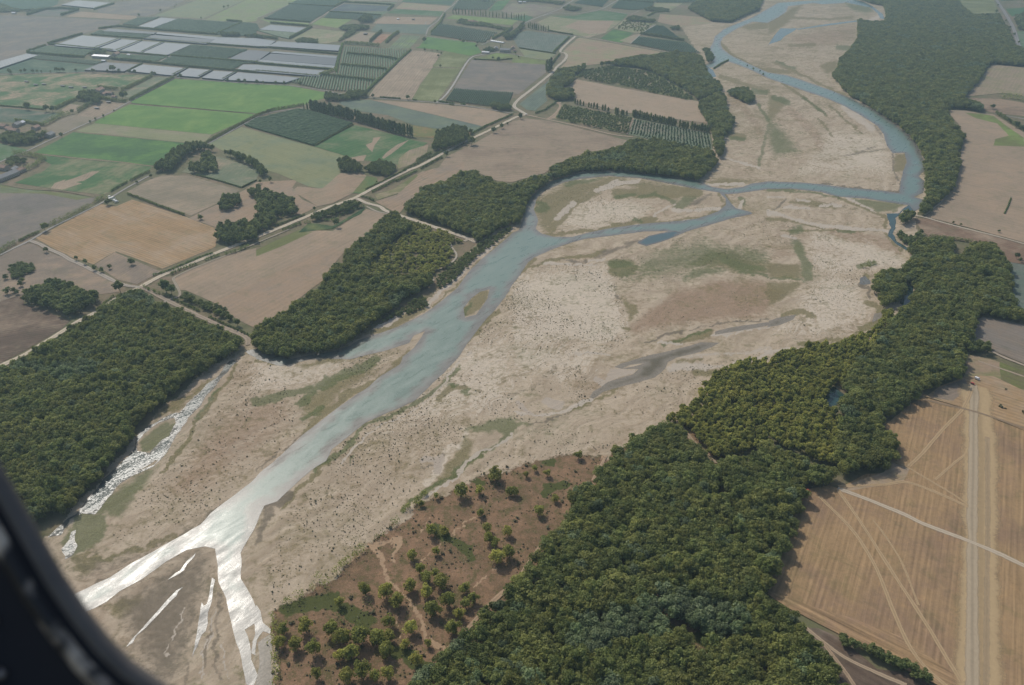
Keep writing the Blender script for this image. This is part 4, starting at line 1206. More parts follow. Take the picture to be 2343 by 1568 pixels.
f('B1 1150,192 1380,70 1480,40 1730,42 2190,175 1990,290 1740,405 1600,352 1280,240', 'greytan', 'tan', 'pale dry meadow with rounded corner', 'B1 1300,250 2000,80', 9, .3)
f('B1 1800,30 1900,0 2050,-60 2340,-30 2340,82 2210,152', 'sage', 'tan', 'green paddock inside a clipped hedge', None, 8, .3)
f('B1 1720,430 1990,300 2200,190 2340,100 B2 380,80 330,150 420,260 560,320 400,400 150,330 B1 2340,500 2000,520', 'pink', 'mauve', 'dry pinkish rough ground among clumps of trees')
f('B1 850,860 1050,740 1430,902 1470,915 1250,1030 1080,992 930,900', 'mauve', 'pink', 'grey triangular fallow by the crossroads')
f('B1 -250,860 0,780 200,670 300,662 430,732 650,820 830,902 1050,1012 1090,1100 920,1122 600,1050 180,1130 0,1190 -250,1250', 'mauve', 'pink', 'dry grey-pink rough pasture')
f('B1 -250,1260 0,1190 200,1130 220,1210 400,1262 520,1322 640,1362 560,1440 300,1590 C1 270,50 0,190 -250,300', 'umber', 'tan', 'brown ploughed field behind the dark copse', 'B1 0,1380 500,1300', 5, .5, .6)
f('B1 1600,975 1650,942 2070,762 2340,700 B2 0,730 390,535 700,545 1010,345 1190,392 1130,460 1060,532 990,602 800,742 700,862 600,1002 410,1152 300,1262 110,1402 0,1442 B1 2340,1442 2130,1332 1960,1202 1800,1132 1690,1082 1640,1085 1585,990', 'tan', 'pink', 'long tan field beside the middle wood', 'B1 1700,1100 2340,800', 9, .18, .9)
f('B1 1950,1190 2340,1010 B2 0,1000 300,870 700,700 800,740 700,862 600,1002 410,1152 300,1262 110,1402 0,1442 B1 2340,1442 2130,1332', 'pink', 'mauve', 'darker strip along the long tan field', 'B1 1700,1100 2340,800', 9, .18)
f('B2 0,720 390,535 520,555 420,600 250,680 0,780', 'olive', 'tan', 'green weeds at the head of the long tan field', None, 7, .3)
f('A1 1660,1568 1760,1490 1900,1440 2000,1430 2150,1480 2340,1550 A2 40,1568 B1 2340,60 1900,20 1750,30', 'sage', 'tan', 'green paddocks enclosed by dark trees', None, 8, .3)
# second column
f('A2 -10,1195 520,1342 800,1422 740,1500 765,1568 B2 770,20 700,90 605,157 480,140 200,20 0,-40 A1 1900,1312 2200,1160', 'hay', 'sage', 'large pale mown hayfield', 'A2 0,1200 800,1430', 7, .22, .9)
f('A2 525,1337 900,1142 1380,1262 1450,1285 1570,1302 1290,1502 1100,1480 960,1460 800,1420', 'green', 'tan', 'green crop with bare tan gaps below the poplars', 'A2 960,1440 1400,1280', 13, .3, .45)
f('A2 1150,1440 1180,1400 1290,1320 1400,1275 1270,1380 1170,1450', 'tan', 'dust', 'bare curved strip in the green crop')
f('A2 1000,1325 1060,1300 1070,1260 1140,1250 1080,1330 1060,1390 1030,1360', 'tan', 'pink', 'small bare gap in the green crop')
f('A2 1285,1520 1310,1440 1400,1370 1570,1322 1560,1395 1420,1500 1300,1542', 'tan', 'olive', 'bare tan corner by the dike road')
f('A2 860,1440 1010,1415 980,1470 900,1470', 'tan', 'pink', 'bare edge of the green crop')
f('A2 755,942 830,915 1030,912 2060,1152 1990,1200 1620,1172 1430,1140 1330,1102 1200,1052 900,1010', 'lav', 'sage', 'blue-grey lavender field behind the poplars', 'A2 1030,912 2060,1152', 5, .35, .8)
f('A2 1060,915 1640,948 2110,1002 2330,1052 2062,1152 1100,925', 'tan', 'pink', 'tan wedge field above the dike road', 'A2 1100,925 2060,1150', 9, .2)
f('A2 1430,1145 1620,1175 1990,1205 1960,1240 1620,1260 1440,1250', 'olive', 'reddish', 'rusty rough strip behind the lavender', None, 8, .3)
f('A2 1030,882 1090,790 1410,462 1560,470 1680,490 1600,640 1500,770 1420,910', 'tan', 'dust', 'tan stubble field with long rows', 'A2 1030,880 1410,460', 8, .5)
f('A2 1425,910 1500,775 1605,625 1870,625 1650,930', 'olive', 'hay', 'olive green field along the white lane', 'A2 1425,910 1610,620', 6, .3)
f('A2 1610,608 1720,465 1950,512 1870,620', 'olive', 'hay', 'upper olive green field', 'A2 1425,910 1610,620', 6, .3)
f('A2 1450,440 1490,425 1562,338 2000,392 2055,480 1960,512 1700,462 1550,445', 'bgreen', 'green', 'bright green field near the farm')
f('A2 1800,812 1970,547 2340,582 A3 80,570 310,595 310,662 60,862 0,860 A2 2340,850', 'slatemauve', 'mauve', 'grey lavender field by the white lane', 'A2 1800,812 2340,850', 5, .3, .8)
f('A2 1985,540 2200,487 2340,502 A3 120,520 310,553 310,592 0,572 A2 2340,545', 'olive', 'lime', 'green meadow below the farm')
f('A2 20,165 130,190 480,212 480,228 130,212', 'lime', 'hay', 'thin light green strip beside the nets')
f('A2 510,222 600,167 880,178 740,258', 'lime', 'hay', 'small bright meadow by the far trees')
f('A2 320,362 510,262 810,292 760,375 640,400 540,400', 'hay', 'tan', 'dry grass plot behind the nets')
f('A2 785,380 960,292 1110,302 1040,387', 'tan', 'hay', 'tan plot with a small dark shed')
f('A2 1060,390 1140,312 1230,317 1120,412', 'reddish', 'pink', 'reddish bare plot between two hedges')
f('A2 1210,442 1335,322 1500,332 1400,445 1230,447', 'sage', 'lime', 'striped market garden plot', 'A2 1210,440 1335,320', 9, .8)
f('A2 1040,287 1105,220 1600,227 1545,315', 'lav', 'sage', 'grey-green vine plot')
f('A2 1060,215 1165,152 1660,162 1580,227 1110,218', 'pink', 'tan', 'tan yard plot with two small sheds')
f('A2 1200,122 1265,85 1705,105 1680,152', 'green', 'sage', 'green strip beyond the tan yard')
f('A2 1270,82 1340,25 1780,60 1720,107', 'pink', 'hay', 'pink-tan strip in the distance')
f('A2 1320,20 1370,-30 1850,-40 1780,48', 'teal', 'green', 'dark green far strip')
f('A2 830,10 1300,25 1240,55 800,30', 'sage', 'hay', 'far pale green strip')
f('A2 800,8 850,-60 1400,-60 1330,18', 'mauve', 'greytan', 'far grey strip')
f('A2 690,102 790,38 1240,60 1210,103', 'slate', 'lav', 'blue-grey covered plot', 'A2 690,100 790,38', 5, .3)
f('A2 680,106 1205,106 1150,142', 'sage', 'green', 'green strip under the covered plot')
f('A2 2120,102 2200,12 2320,0 2240,92', 'green', 'bgreen', 'green plot behind the poplar avenue')
f('A2 2240,102 2340,30 A3 200,40 430,80 200,150 0,142', 'mauve', 'hay', 'dry plot with scattered sheds')
f('A2 1735,170 1800,138 2340,182 A3 60,190 20,210 A2 2340,232', 'lime', 'hay', 'pale green field below the poplar avenue')
f('A2 2240,160 2340,165 A3 130,140 200,160 130,200 0,180', 'green', 'teal', 'dark green strip by the avenue end')
# third column
f('A3 350,150 560,148 800,97 1060,130 1000,190 600,182 420,170', 'green', 'sage', 'green strip under the far road')
f('A3 230,205 350,150 600,182 1000,190 940,240 850,302 700,345 480,300 350,288', 'hay', 'tan', 'dry pasture with green corners', None, 12, .3, 1)
f('A3 480,242 600,192 930,192 850,300 700,312', 'pink', 'tan', 'bare tan patch in the dry pasture')
f('A3 805,357 920,270 1100,302 1000,392', 'green', 'bgreen', 'green plot beside the young orchard')
f('A3 980,372 1110,320 1170,312 1080,397', 'tan', 'hay', 'small tan plot by the far track')
f('A3 930,262 1020,182 1300,222 1200,302 1100,300', 'hay', 'tan', 'scrubby pale plot near the far bank')
f('A3 1300,20 1560,30 1440,100 1290,72', 'hay', 'tan', 'pale plot before the far wood')
f('A3 1330,202 1350,130 1800,162 1810,215 1550,252', 'pink', 'hay', 'dry pink plot beside the far wood')
f('A3 0,335 130,282 540,332 380,492 60,442', 'lav', 'slatemauve', 'grey-green vineyard with pale rows', 'A3 60,440 130,280', 6, .7, .5)
f('A3 65,448 400,497 330,547 120,522', 'hay', 'sage', 'narrow olive plot below the vineyard')
f('A3 440,620 500,560 510,510 465,470 600,352 620,345 1400,482 1430,492 1150,520 880,565 800,585', 'pink', 'hay', 'broad dry field behind the riverside wood', 'A3 600,350 1400,480', 10, .25, .9)
f('A3 68,950 390,692 350,765 310,872 320,920 210,1012 130,1002', 'lav', 'sage', 'narrow grey-green vineyard beside the lane', 'A3 68,950 390,692', 5.5, .8, .4)
f('A3 450,812 590,727 1150,832 1700,927 1730,1042 1790,1125 1500,1090 1060,1032 570,922 560,830', 'dust', 'pink', 'pale tan field between the wood and the poplars', 'A3 590,727 1700,927', 10, .2)
f('A3 330,1090 400,1080 460,960 410,930 450,935 440,1000', 'tan', 'pink', 'bare dirt corner beside the plantation')
f('A3 390,1085 460,955 1100,1075 1055,1225', 'olive', 'pink', 'grass under the young plantation')
f('A3 1065,1225 1110,1085 1800,1220 1830,1372 1350,1295', 'sage', 'mauve', 'grass under the dotted vine plot')
f('A3 560,705 640,645 900,605 1290,660 1500,785 1670,900 1600,915 1100,805 800,745', 'olive', 'tan', 'rough grass under the sparse poplar plantation')
f('A3 0,1110 130,1082 330,1102 1045,1282 1000,1342 800,1382 560,1452 400,1502 300,1580 B3 0,100 B2 2200,90 2000,0 1900,10 1480,30 1520,0 A2 1640,1568 1740,1430 2010,1300 2150,1220', 'tan', 'umber', 'large brown and tan field by the dike road', 'A3 0,1300 900,1250', 12, .3, .55)
f('B2 1090,275 1290,212 1480,25 1600,-20 A2 1900,1480 B2 1900,0 1790,60 1700,100 1520,160 1425,262 1355,330 1300,392 1190,335 1100,285', 'pink', 'mauve', 'dry field beside the near dike road', 'B2 1150,280 1600,60', 8, .4, .9)
f('B2 1080,215 1250,165 1460,30 1480,40 1300,200 1110,262', 'olive', 'tan', 'weedy verge below the dike road')
f('B2 605,157 770,20 960,10 1010,42 880,200 700,292 560,322 330,180 380,140', 'pink', 'greytan', 'dry pinkish field above the dike road', 'B2 600,160 1000,40', 6, .4, .8)
f('B2 880,200 1010,45 1100,60 1120,110 960,205', 'olive', 'green', 'strip of green reeds by the dike road')
f('B2 385,560 480,470 700,500 1000,330 960,390 830,450 700,525 560,540', 'dgreen', 'olive', 'dark green sedge patch below the reed bed')
# right side
f('A4 1740,10 1790,62 1860,132 2110,115 2060,0 2040,-60 1720,-60', 'olive', 'hay', 'olive green field beside the far road')
f('A4 2130,10 2340,0 2340,-60 2100,-60', 'teal', 'dgreen', 'dark green field at the far right edge')
f('A4 2170,85 2340,70 2600,60 2600,180 2340,140 2230,150', 'green', 'teal', 'green field beyond the far road')
f('A4 2275,290 2340,285 2600,280 2600,460 2340,440 2310,420', 'sage', 'green', 'small green field by the road at the far right')
f('A4 1805,882 1960,702 2050,587 2340,617 2700,640 2700,1000 2340,880 2150,850', 'tan', 'olive', 'orange-tan field behind the upper right wood', 'A4 1810,882 2050,590', 9, .3, .6)
f('A4 1800,890 2140,905 2340,940 2700,1000 2700,1120 2340,1062 2050,1030 1960,1000', 'pink', 'umber', 'brown band between two right-hand fields')
f('A4 1630,1008 1800,1010 1960,1040 2060,1045 2190,1120 2340,1210 2700,1400 2700,1700 B4 2700,760 2340,650 1800,505 1440,415 1590,285 1720,130 A4 1780,1300 1740,1130', 'tan', 'pink', 'wide orange-tan field beside the river bend', 'B4 1800,505 2340,640', 11, .18, .8)
f('A4 1800,1030 1960,1040 2060,1060 2250,1200 2340,1260 2340,1340 2060,1330 2080,1270 2200,1240 2100,1130 1900,1080', 'olive', 'lime', 'green damp patch in the orange-tan field', None, 12, .3, .9)
f('B4 1340,430 1450,432 1800,522 2340,672 2700,780 2700,960 2340,845 2150,825 1990,690 1860,650 1690,625 1480,600 1400,540', 'brown', 'tan', 'brown field below the right-hand track', 'B4 1450,430 2340,672', 7, .35)
f('B4 2150,820 2340,852 2700,930 2700,1400 2340,1300 2260,1240 2220,920', 'lav', 'slatemauve', 'dark grey-green field behind the right wood')
f('B4 1870,1400 1960,1330 2100,1345 2340,1400 2700,1500 2700,1900 C4 2700,330 2340,190 2080,85 1990,40 1840,100 1800,0', 'mauve', 'slatemauve', 'grey ploughed field behind the lone bush', 'C4 1990,0 2340,130', 6, .3)
f('C4 1790,110 1900,120 2080,165 2340,262 2700,400 2700,600 2340,440 1790,310 1830,230', 'pink', 'olive', 'rough dry ground beside the parked cars', None, 7, .3, .9)
f('C4 2110,172 2340,262 2700,420 2700,600 2340,430 2200,400 2130,350', 'olive', 'umber', 'weedy olive strip beyond the parked cars', None, 8, .3)
f('C4 1440,490 1560,405 1790,312 1900,300 2060,305 2340,440 2700,600 2700,960 2340,800 1900,630', 'gold', 'tan', 'golden strip at the head of the airstrip', 'C4 1440,490 2340,790', 6, .6, .8)
f('C4 1540,420 1800,330 1840,420 1690,530 1500,500', 'mauve', 'pink', 'grey trampled patch near the parked cars')
SOUTH = 'C4 1430,495 1900,635 2340,805 2700,960 2700,1900 D4 2700,1600 1560,1568 1100,1350 660,1105 330,935 200,870 0,735 C4 230,1568 350,1340 560,1300 640,1330 900,1200 1060,1190 1130,1080 1180,960 1120,820 1060,770 1250,600'
f(SOUTH, 'gold', 'brown', 'huge golden stubble field crossed by the airstrip', 'U 2100,1500 2174,1000', 4.4, .5, .75)
f('D4 0,705 40,720 420,850 800,960 1200,1120 1700,1460 1860,1568 1560,1568 1100,1352 660,1107 330,937 150,800', 'gold', 'brown', 'ploughed headland along the bottom of the stubble field', 'D4 330,930 1500,1530', 6, 1.0, .8)
f('C4 640,1330 1060,1180 1130,1090 1300,1150 1240,1260 1000,1310 760,1350', 'dust', 'gold', 'bleached corner where the tracks meet')
f('D4 355,1045 460,1050 640,1130 760,1220 900,1330 1000,1420 1280,1450 1500,1568 1200,1700 780,1700 600,1400 480,1250', 'umber', 'mauve', 'dark dry verge between the wood and the bushes', 'D4 400,1080 1200,1560', 6, .5)
# airstrip
AZ = next_z()
# ------------------------------------------------------------------ tracks and roads
def tr(s, w, label, col=(194, 180, 160), **k): return ribbon('track', s, w * (.72 if col == TAN else 1), label, col, op=.72 if col == TAN else 1.0, **k)
TAN = (206, 178, 138)
ribbon('airstrip', 'C4 1895,395 1915,520 1930,640 1937,900 1938,1200 U 2241,1170 2241,1300 2240,1430 2237,1560 2236,1700', 27, 'mown grass airstrip worn pale by wheels', (198, 172, 132), cat='airstrip', op=.85)
ribbon('airstrip', 'C4 1880,380 1885,520 1880,640 1878,900 1876,1200 U 2223,1170 2224,1300 2224,1430 2224,1560 2224,1700', 8, 'bleached wheel lane along the airstrip', (196, 178, 150), cat='airstrip', op=.8)
ribbon('airstrip', 'U 2258,1000 2259,1170 2258,1300 2257,1430 2256,1560 2256,1700', 4, 'faint second wheel lane along the airstrip', (192, 170, 138), cat='airstrip', op=.5)
GREY = (168, 162, 152)
tr('C1 0,215 150,150 250,95 330,30 B1 430,1550 520,1500 600,1440 750,1350 880,1280 1080,1150 1280,1055 1390,995 1500,940 1720,850 1960,750 2290,620 B2 20,597 230,510 440,422 660,330 900,243 1130,120 1370,0 A2 1500,1510 1740,1380 1870,1310 2000,1250 2180,1165 2340,1085 A3 60,1062 130,1045', 8, 'straight pale dike road crossing the fields', (208, 193, 168))
tr('A3 130,1045 70,1010 30,985 22,955 70,900 200,800 380,652 405,615 470,560 500,512 480,485 440,468 500,400 580,332', 8.5, 'pale lane bending up past the lone poplars', (200, 188, 168))
tr('A3 580,332 760,355 1000,400 1250,445 1430,478', 6, 'pale track running to the riverside wood', (182, 168, 150))
tr('A3 580,332 400,300 130,262', 4, 'thin track beside the vineyard', GREY)
tr('A3 110,212 260,150 440,82 480,50 640,-40', 7, 'grey road leaving for the far farms', GREY)
tr('A3 260,150 400,120 560,130 700,110 820,82 900,40 970,0 1010,-40', 7, 'grey far road crossing the fields', GREY)
tr('A3 820,82 900,100 1070,130 1160,100', 5, 'short far track', GREY)
tr('A3 1080,400 1180,310 1310,225', 5, 'pale track beside the hedged orchard', GREY)
tr('A3 130,1048 330,1092 600,1150 900,1225 1100,1250', 6, 'dirt track along the plantations', (180, 160, 136))
tr('A3 1045,1228 1105,1080', 4, 'dirt gap between the two plantations', (180, 158, 134))
tr('A3 1780,1130 1820,1200 1835,1300 1850,1400', 4, 'thin track at the end of the plantations', (180, 160, 138))
tr('A3 410,935 440,970 390,1040 320,1090', 6, 'trodden dirt corner', (178, 156, 132))
tr('A2 1650,935 1720,880 1800,775 1880,640 1960,530 2060,500 2180,482 2260,470', 5.5, 'white lane leading to the farm', (186, 180, 170))
tr('A1 -100,690 0,682 300,668 640,660 900,658 1150,662 1590,705 1950,738 2340,768 A2 300,782 560,815 800,862 1050,893 1340,915 1640,938 1900,965 2110,997 2340,1035', 4.5, 'pale field lane below the nets', GREY)
tr('A1 -60,1510 0,1478 130,1420 260,1372 420,1295 580,1222 870,1090 1010,1025 1150,945 1370,830 1595,712', 4.5, 'straight lane beside the bright green meadows', GREY)
tr('A1 1885,1318 2050,1230 2340,1072 A2 150,1025 430,990', 4, 'lane along the hayfield hedge', GREY)
tr('B1 -60,795 0,765 150,690 280,628 460,520 700,402 940,282 1150,155 1360,42', 4.5, 'grey lane beside the golden stubble', GREY)
tr('B1 280,635 360,665 430,702 560,760 650,812 760,860 870,915 960,960 1060,1010 1160,1042 1280,1058', 6.5, 'pale track to the crossroads', (176, 164, 148))
tr('B1 1285,1055 1400,1110 1530,1182 1660,1245 1800,1312 2020,1415 2240,1512 C1 2260,22', 6.5, 'dirt track from the crossroads to the river', (172, 156, 136))
tr('B1 1540,1172 1640,1130 1655,1100 1610,1040 1580,985 1620,950 1800,870 2000,790 2150,735 B2 40,640 300,530', 3.5, 'narrow curved track round the long field', (170, 158, 138))
tr('B1 1480,1215 1520,1180', 3, 'stub of track at the crossroads', (176, 164, 148))
tr('B2 920,248 1010,290 1130,322 1180,360 1230,388 1300,400 1440,445 1600,500 1780,560 1900,600 2010,645', 7.5, 'pale track down to the river landing', (206, 192, 170))
tr('B2 1010,322 1100,365 1200,388', 3.5, 'short fork of the landing track', (180, 168, 150))
tr('B2 1790,640 1820,660 1780,685 1830,760 1800,820 1720,870 1600,930 1620,1000', 3, 'white footpath through the thin wood', (188, 176, 158))
tr('B2 1900,640 1960,610 2010,645', 6, 'bleached turning place at the river landing', (186, 172, 152))
tr('B4 1340,402 1430,418 1600,468 1800,520 2100,595 2340,662 2700,770', 5, 'pale track across the right-hand fields', (192, 178, 156))
tr('B4 1440,400 1590,275 1660,190', 3, 'narrow track at the foot of the bank trees', (186, 170, 150))
tr('C4 2050,80 2160,135 2340,205 2700,340', 4, 'pale track beside the lone bush', (182, 166, 146))
tr('C4 1920,165 2090,225 2340,310', 3, 'faint track past the parked cars', (176, 158, 136))
tr('C4 640,1328 900,1425 1250,1568 D4 1200,10 1400,85 1620,170 1980,310 2340,475 2700,650', 4.5, 'white farm track crossing the airstrip', (196, 180, 156))
tr('C4 1860,430 1790,590 1600,790 1420,1000 1290,1130', 5, 'worn diagonal path from the parked cars', TAN)
tr('C4 1825,1010 1680,1120 1560,1200 1530,1250', 3.5, 'short faint path across the stubble', TAN)
tr('C4 650,1315 850,1300 1060,1295 1250,1270 1450,1330 1650,1415 1830,1500', 5, 'curving worn path to the airstrip', TAN)
tr('C4 1150,1080 1280,1140 1450,1240 1700,1390 1830,1480', 3, 'second faint path to the airstrip', TAN)
tr('C4 1430,520 1600,560 1900,632 2340,780', 3, 'plough mark across the head of the strip', (150, 130, 106))
tr('C4 640,1340 700,1400 800,1568 D4 800,0 940,220 1150,552 1420,960 1600,1260 1770,1540', 4.5, 'long straight wheel path in the stubble', TAN)
tr('C4 470,1400 560,1480 640,1568 D4 640,0 780,160 900,330 1000,520 1130,840 1280,1180 1420,1380 1640,1580', 4.5, 'gently bent wheel path in the stubble', TAN)
tr('D4 960,60 1100,240 1240,480 1380,840', 2.5, 'faint third wheel path in the stubble', TAN)
tr('D4 350,1042 480,1150 600,1240 700,1310 950,1430 1270,1568', 3, 'two-rut farm track below the bushes', (176, 156, 130))
tr('D4 500,1170 600,1290 690,1420 790,1568', 3, 'forked track at the edge of the near wood', (170, 148, 122))
tr('D2 1700,1300 1860,1130 1990,985 2080,900 2200,760 2340,650 D3 0,660 130,480 280,270', 3.5, 'pale path along the edge of the near wood', (178, 152, 124))
tr('C3 860,1030 800,1140 735,1260', 3, 'thin path from the gravel to the near wood', (182, 156, 130))
tr('C3 1560,780 1640,890 1740,980 1860,1090 2010,1080', 4, 'trodden clearing path inside the near wood', (170, 150, 124))
tr('A4 2070,-60 2090,0 2170,125 2240,250 2300,430 2360,520', 13, 'grey far road at the right edge', (150, 146, 142), cat='road')
tr('A4 2070,1040 2340,1085 2700,1150', 6, 'pale farm track among right-hand fields', GREY)
tr('A2 500,218 600,150 720,75 800,35 850,-10', 6, 'dirt track between far orchards', (172, 158, 142))
tr('A2 -20,175 150,110 300,40 400,-10', 4, 'lane bordering the far orchards', GREY)
tr('A2 1550,318 1580,250 1660,190 1720,110 1790,55 1850,0', 5, 'far lane between gardens', GREY)
tr('A2 1545,225 1560,200 1640,188', 5, 'looping farm drive', GREY)
tr('A2 940,288 1110,302 1350,315 1540,325 1570,335 1830,375 2000,390', 3.5, 'field lane past the bright green field', GREY)
tr('A2 2060,410 2160,365', 4, 'dirt drive to the white tunnel', GREY)
tr('A2 2180,480 2340,495 A3 100,515 310,550', 4, 'pale drive below the farmhouse', GREY)
tr('A1 1440,572 1535,520 1640,470 1755,412', 5, 'dirt track between net plots', (172, 160, 146))
tr('A1 900,115 1330,150 1600,160 2200,212 2340,215', 3, 'pale lane above the nets', GREY)
tr('A1 0,345 250,270 480,185', 5, 'pale diagonal track in the ploughed field', (150, 136, 124))
tr('A1 1195,945 1700,985 2310,1038', 2.5, 'dark ditch between two green meadows', (74, 70, 52))
tr('A1 310,1400 500,1425 800,1455 1100,1480 1400,1520', 3.5, 'dry margin between the green crops', (160, 140, 116))
tr('B1 0,112 240,160 560,180 860,235', 3.5, 'dry margin behind the grey field', (140, 128, 104))

# ------------------------------------------------------------------ net-covered plots
NETS = [
 ('A1 490,415 750,325 1100,355 860,445', 'largest pale net plot, widest one at the left end of its row'), ('A1 890,445 1110,360 1290,375 1060,468', 'pale net plot second in the row beside the largest'),
 ('A1 1080,470 1300,378 1490,388 1290,480', 'pale net plot third in the row beside the largest'), ('A1 1295,485 1500,392 1740,408 1530,502', 'pale net plot at the right end of the row of four'),
 ('A1 1250,248 1470,162 1610,175 1380,262', 'slanting pale net plot beyond the big dark orchard'), ('A1 1420,310 1440,295 2010,342 1960,362', 'long thin pale net strip behind a dark hedge'),
 ('A1 1910,390 2000,342 2340,352 A2 180,375 100,430 A1 2340,428', 'broad pale net plot in the middle of the covered fields'), ('A1 1170,650 1300,590 1700,625 1570,690', 'wide pale net plot beside the field lane'),
 ('A1 1610,690 1720,625 1930,642 1810,705', 'small pale net plot by the lane, next to the wide one'), ('A1 1840,710 1950,648 2150,660 2030,728', 'pale net plot by the lane with a square look'),
 ('A1 2050,730 2170,662 2340,675 A2 400,712 270,755', 'long pale net plot at the right end along the lane'), ('A1 2160,635 2220,590 2340,594 A2 660,650 570,698 0,652', 'long pale net strip beside the light hedge, second from the lane'),
 ('A2 110,422 200,378 770,415 750,465', 'long pale net strip nearest the dry grass plot'), ('A2 130,482 170,470 740,514 730,532', 'thinnest pale net strip beside the tall orchard'),
 ('A2 0,560 30,545 720,600 710,630 A1 2320,568', 'pale net strip under the dark grey cover'), ('A2 30,270 130,228 460,256 380,299', 'pale net plot framed by dark hedges at the top'),
 ('A1 560,45 700,5 1040,30 880,77', 'lone pale net plot in the far corner'), ('A1 -120,610 0,558 240,490 350,505 0,622 -100,660', 'pale net plot cut by the left edge of the view'),
]
for s, lab in NETS: netting(s, lab)
DARKN = [('A1 930,285 1000,262 1430,296 1400,312', 'narrow dark grey net strip at the far side'), ('A1 1310,352 1400,321 1960,361 1880,402', 'dark grey net plot behind the row of four'),
         ('A1 2070,545 2260,460 2340,462 A2 130,475 40,540 A1 2340,572', 'dark slate net plot among orchards'), ('A2 45,545 135,490 738,531 720,597', 'dark slate net strip between two pale ones'),
         ('A1 770,640 870,595 960,570 1270,590 1130,652', 'dark slate net plot below the white shed')]
for s, lab in DARKN: netting(s, lab, (86, 94, 100), group='dark net covers over crop plots')

# ------------------------------------------------------------------ orchards in rows
ORCH = [('A1 1110,225 1240,172 1460,160 1250,242', 'dark orchard beyond the slanting net'), ('A1 1390,257 1620,177 2180,217 1945,315', 'large dark orchard at the top of the covered fields'),
 ('A1 1965,320 2220,212 2340,222 A2 30,270 0,285 A1 2340,340', 'dark orchard between two hedges'), ('A2 0,282 380,300 300,362 210,342', 'small orchard below the framed net plot'),
 ('A1 830,315 905,282 1400,314 1310,356', 'thin orchard behind the row of nets'), ('A1 255,480 420,428 860,468 760,525', 'hedged orchard left of the white shed'),
 ('A1 285,540 340,506 940,570 870,597', 'low dark orchard strip below the hedge'), ('A1 1025,545 1100,502 1540,526 1390,575', 'orchard right of the farm yard'),
 ('A1 1545,512 1760,417 2260,460 2062,545', 'wide orchard under the row of nets'), ('A1 1440,578 1560,524 2340,582 A2 0,580 A1 2220,590 2125,642', 'long narrow orchard above the lane nets'),
 ('A2 310,37 390,0 450,-40 860,-40 720,66', 'far upper orchard'), ('A2 80,167 310,42 720,72 490,207', 'far large orchard beside the pale meadow'), ('A2 610,167 670,112 1140,152 1050,202 880,182', 'far orchard with a hedge in front'),
 ('A2 745,670 800,430 1390,462 1080,760 1010,842 760,835 560,812 300,752 400,716 580,700', 'big dark orchard block split by inner hedges'),
 ('A2 1790,92 1860,0 1900,-40 2240,-40 2110,92', 'far orchard behind the poplar avenue'), ('A2 1590,322 1685,222 2200,302 2080,397', 'orchard with visible rows near the far gardens'),
 ('A2 1722,922 1800,816 2340,852 A3 0,870 A2 2300,962 2110,972', 'dark orchard below the lavender'), ('A2 0,1090 380,1002 480,1015 880,1132 525,1335 0,1182 A1 2230,1150', 'dark green orchard beneath the tall poplars'),
 ('A3 560,32 620,0 660,-40 920,-40 820,67', 'far orchard by the grey road'), ('A3 900,77 970,12 1000,-30 1320,-10 1290,30 1260,82 1100,97', 'far hedged orchard'), ('A3 1180,305 1310,237 1380,242 1500,335 1570,375', 'orchard above the dark hedge near the far bank'),
 ('A3 1090,402 1160,340 1590,392 1720,492 1430,472', 'orchard below the dark hedge near the far bank'), ('A3 1290,28 1320,0 1360,-60 1800,-60 1680,20 1560,30', 'orchard strip before the far wood')]
for s, lab in ORCH: orchard(s, lab)

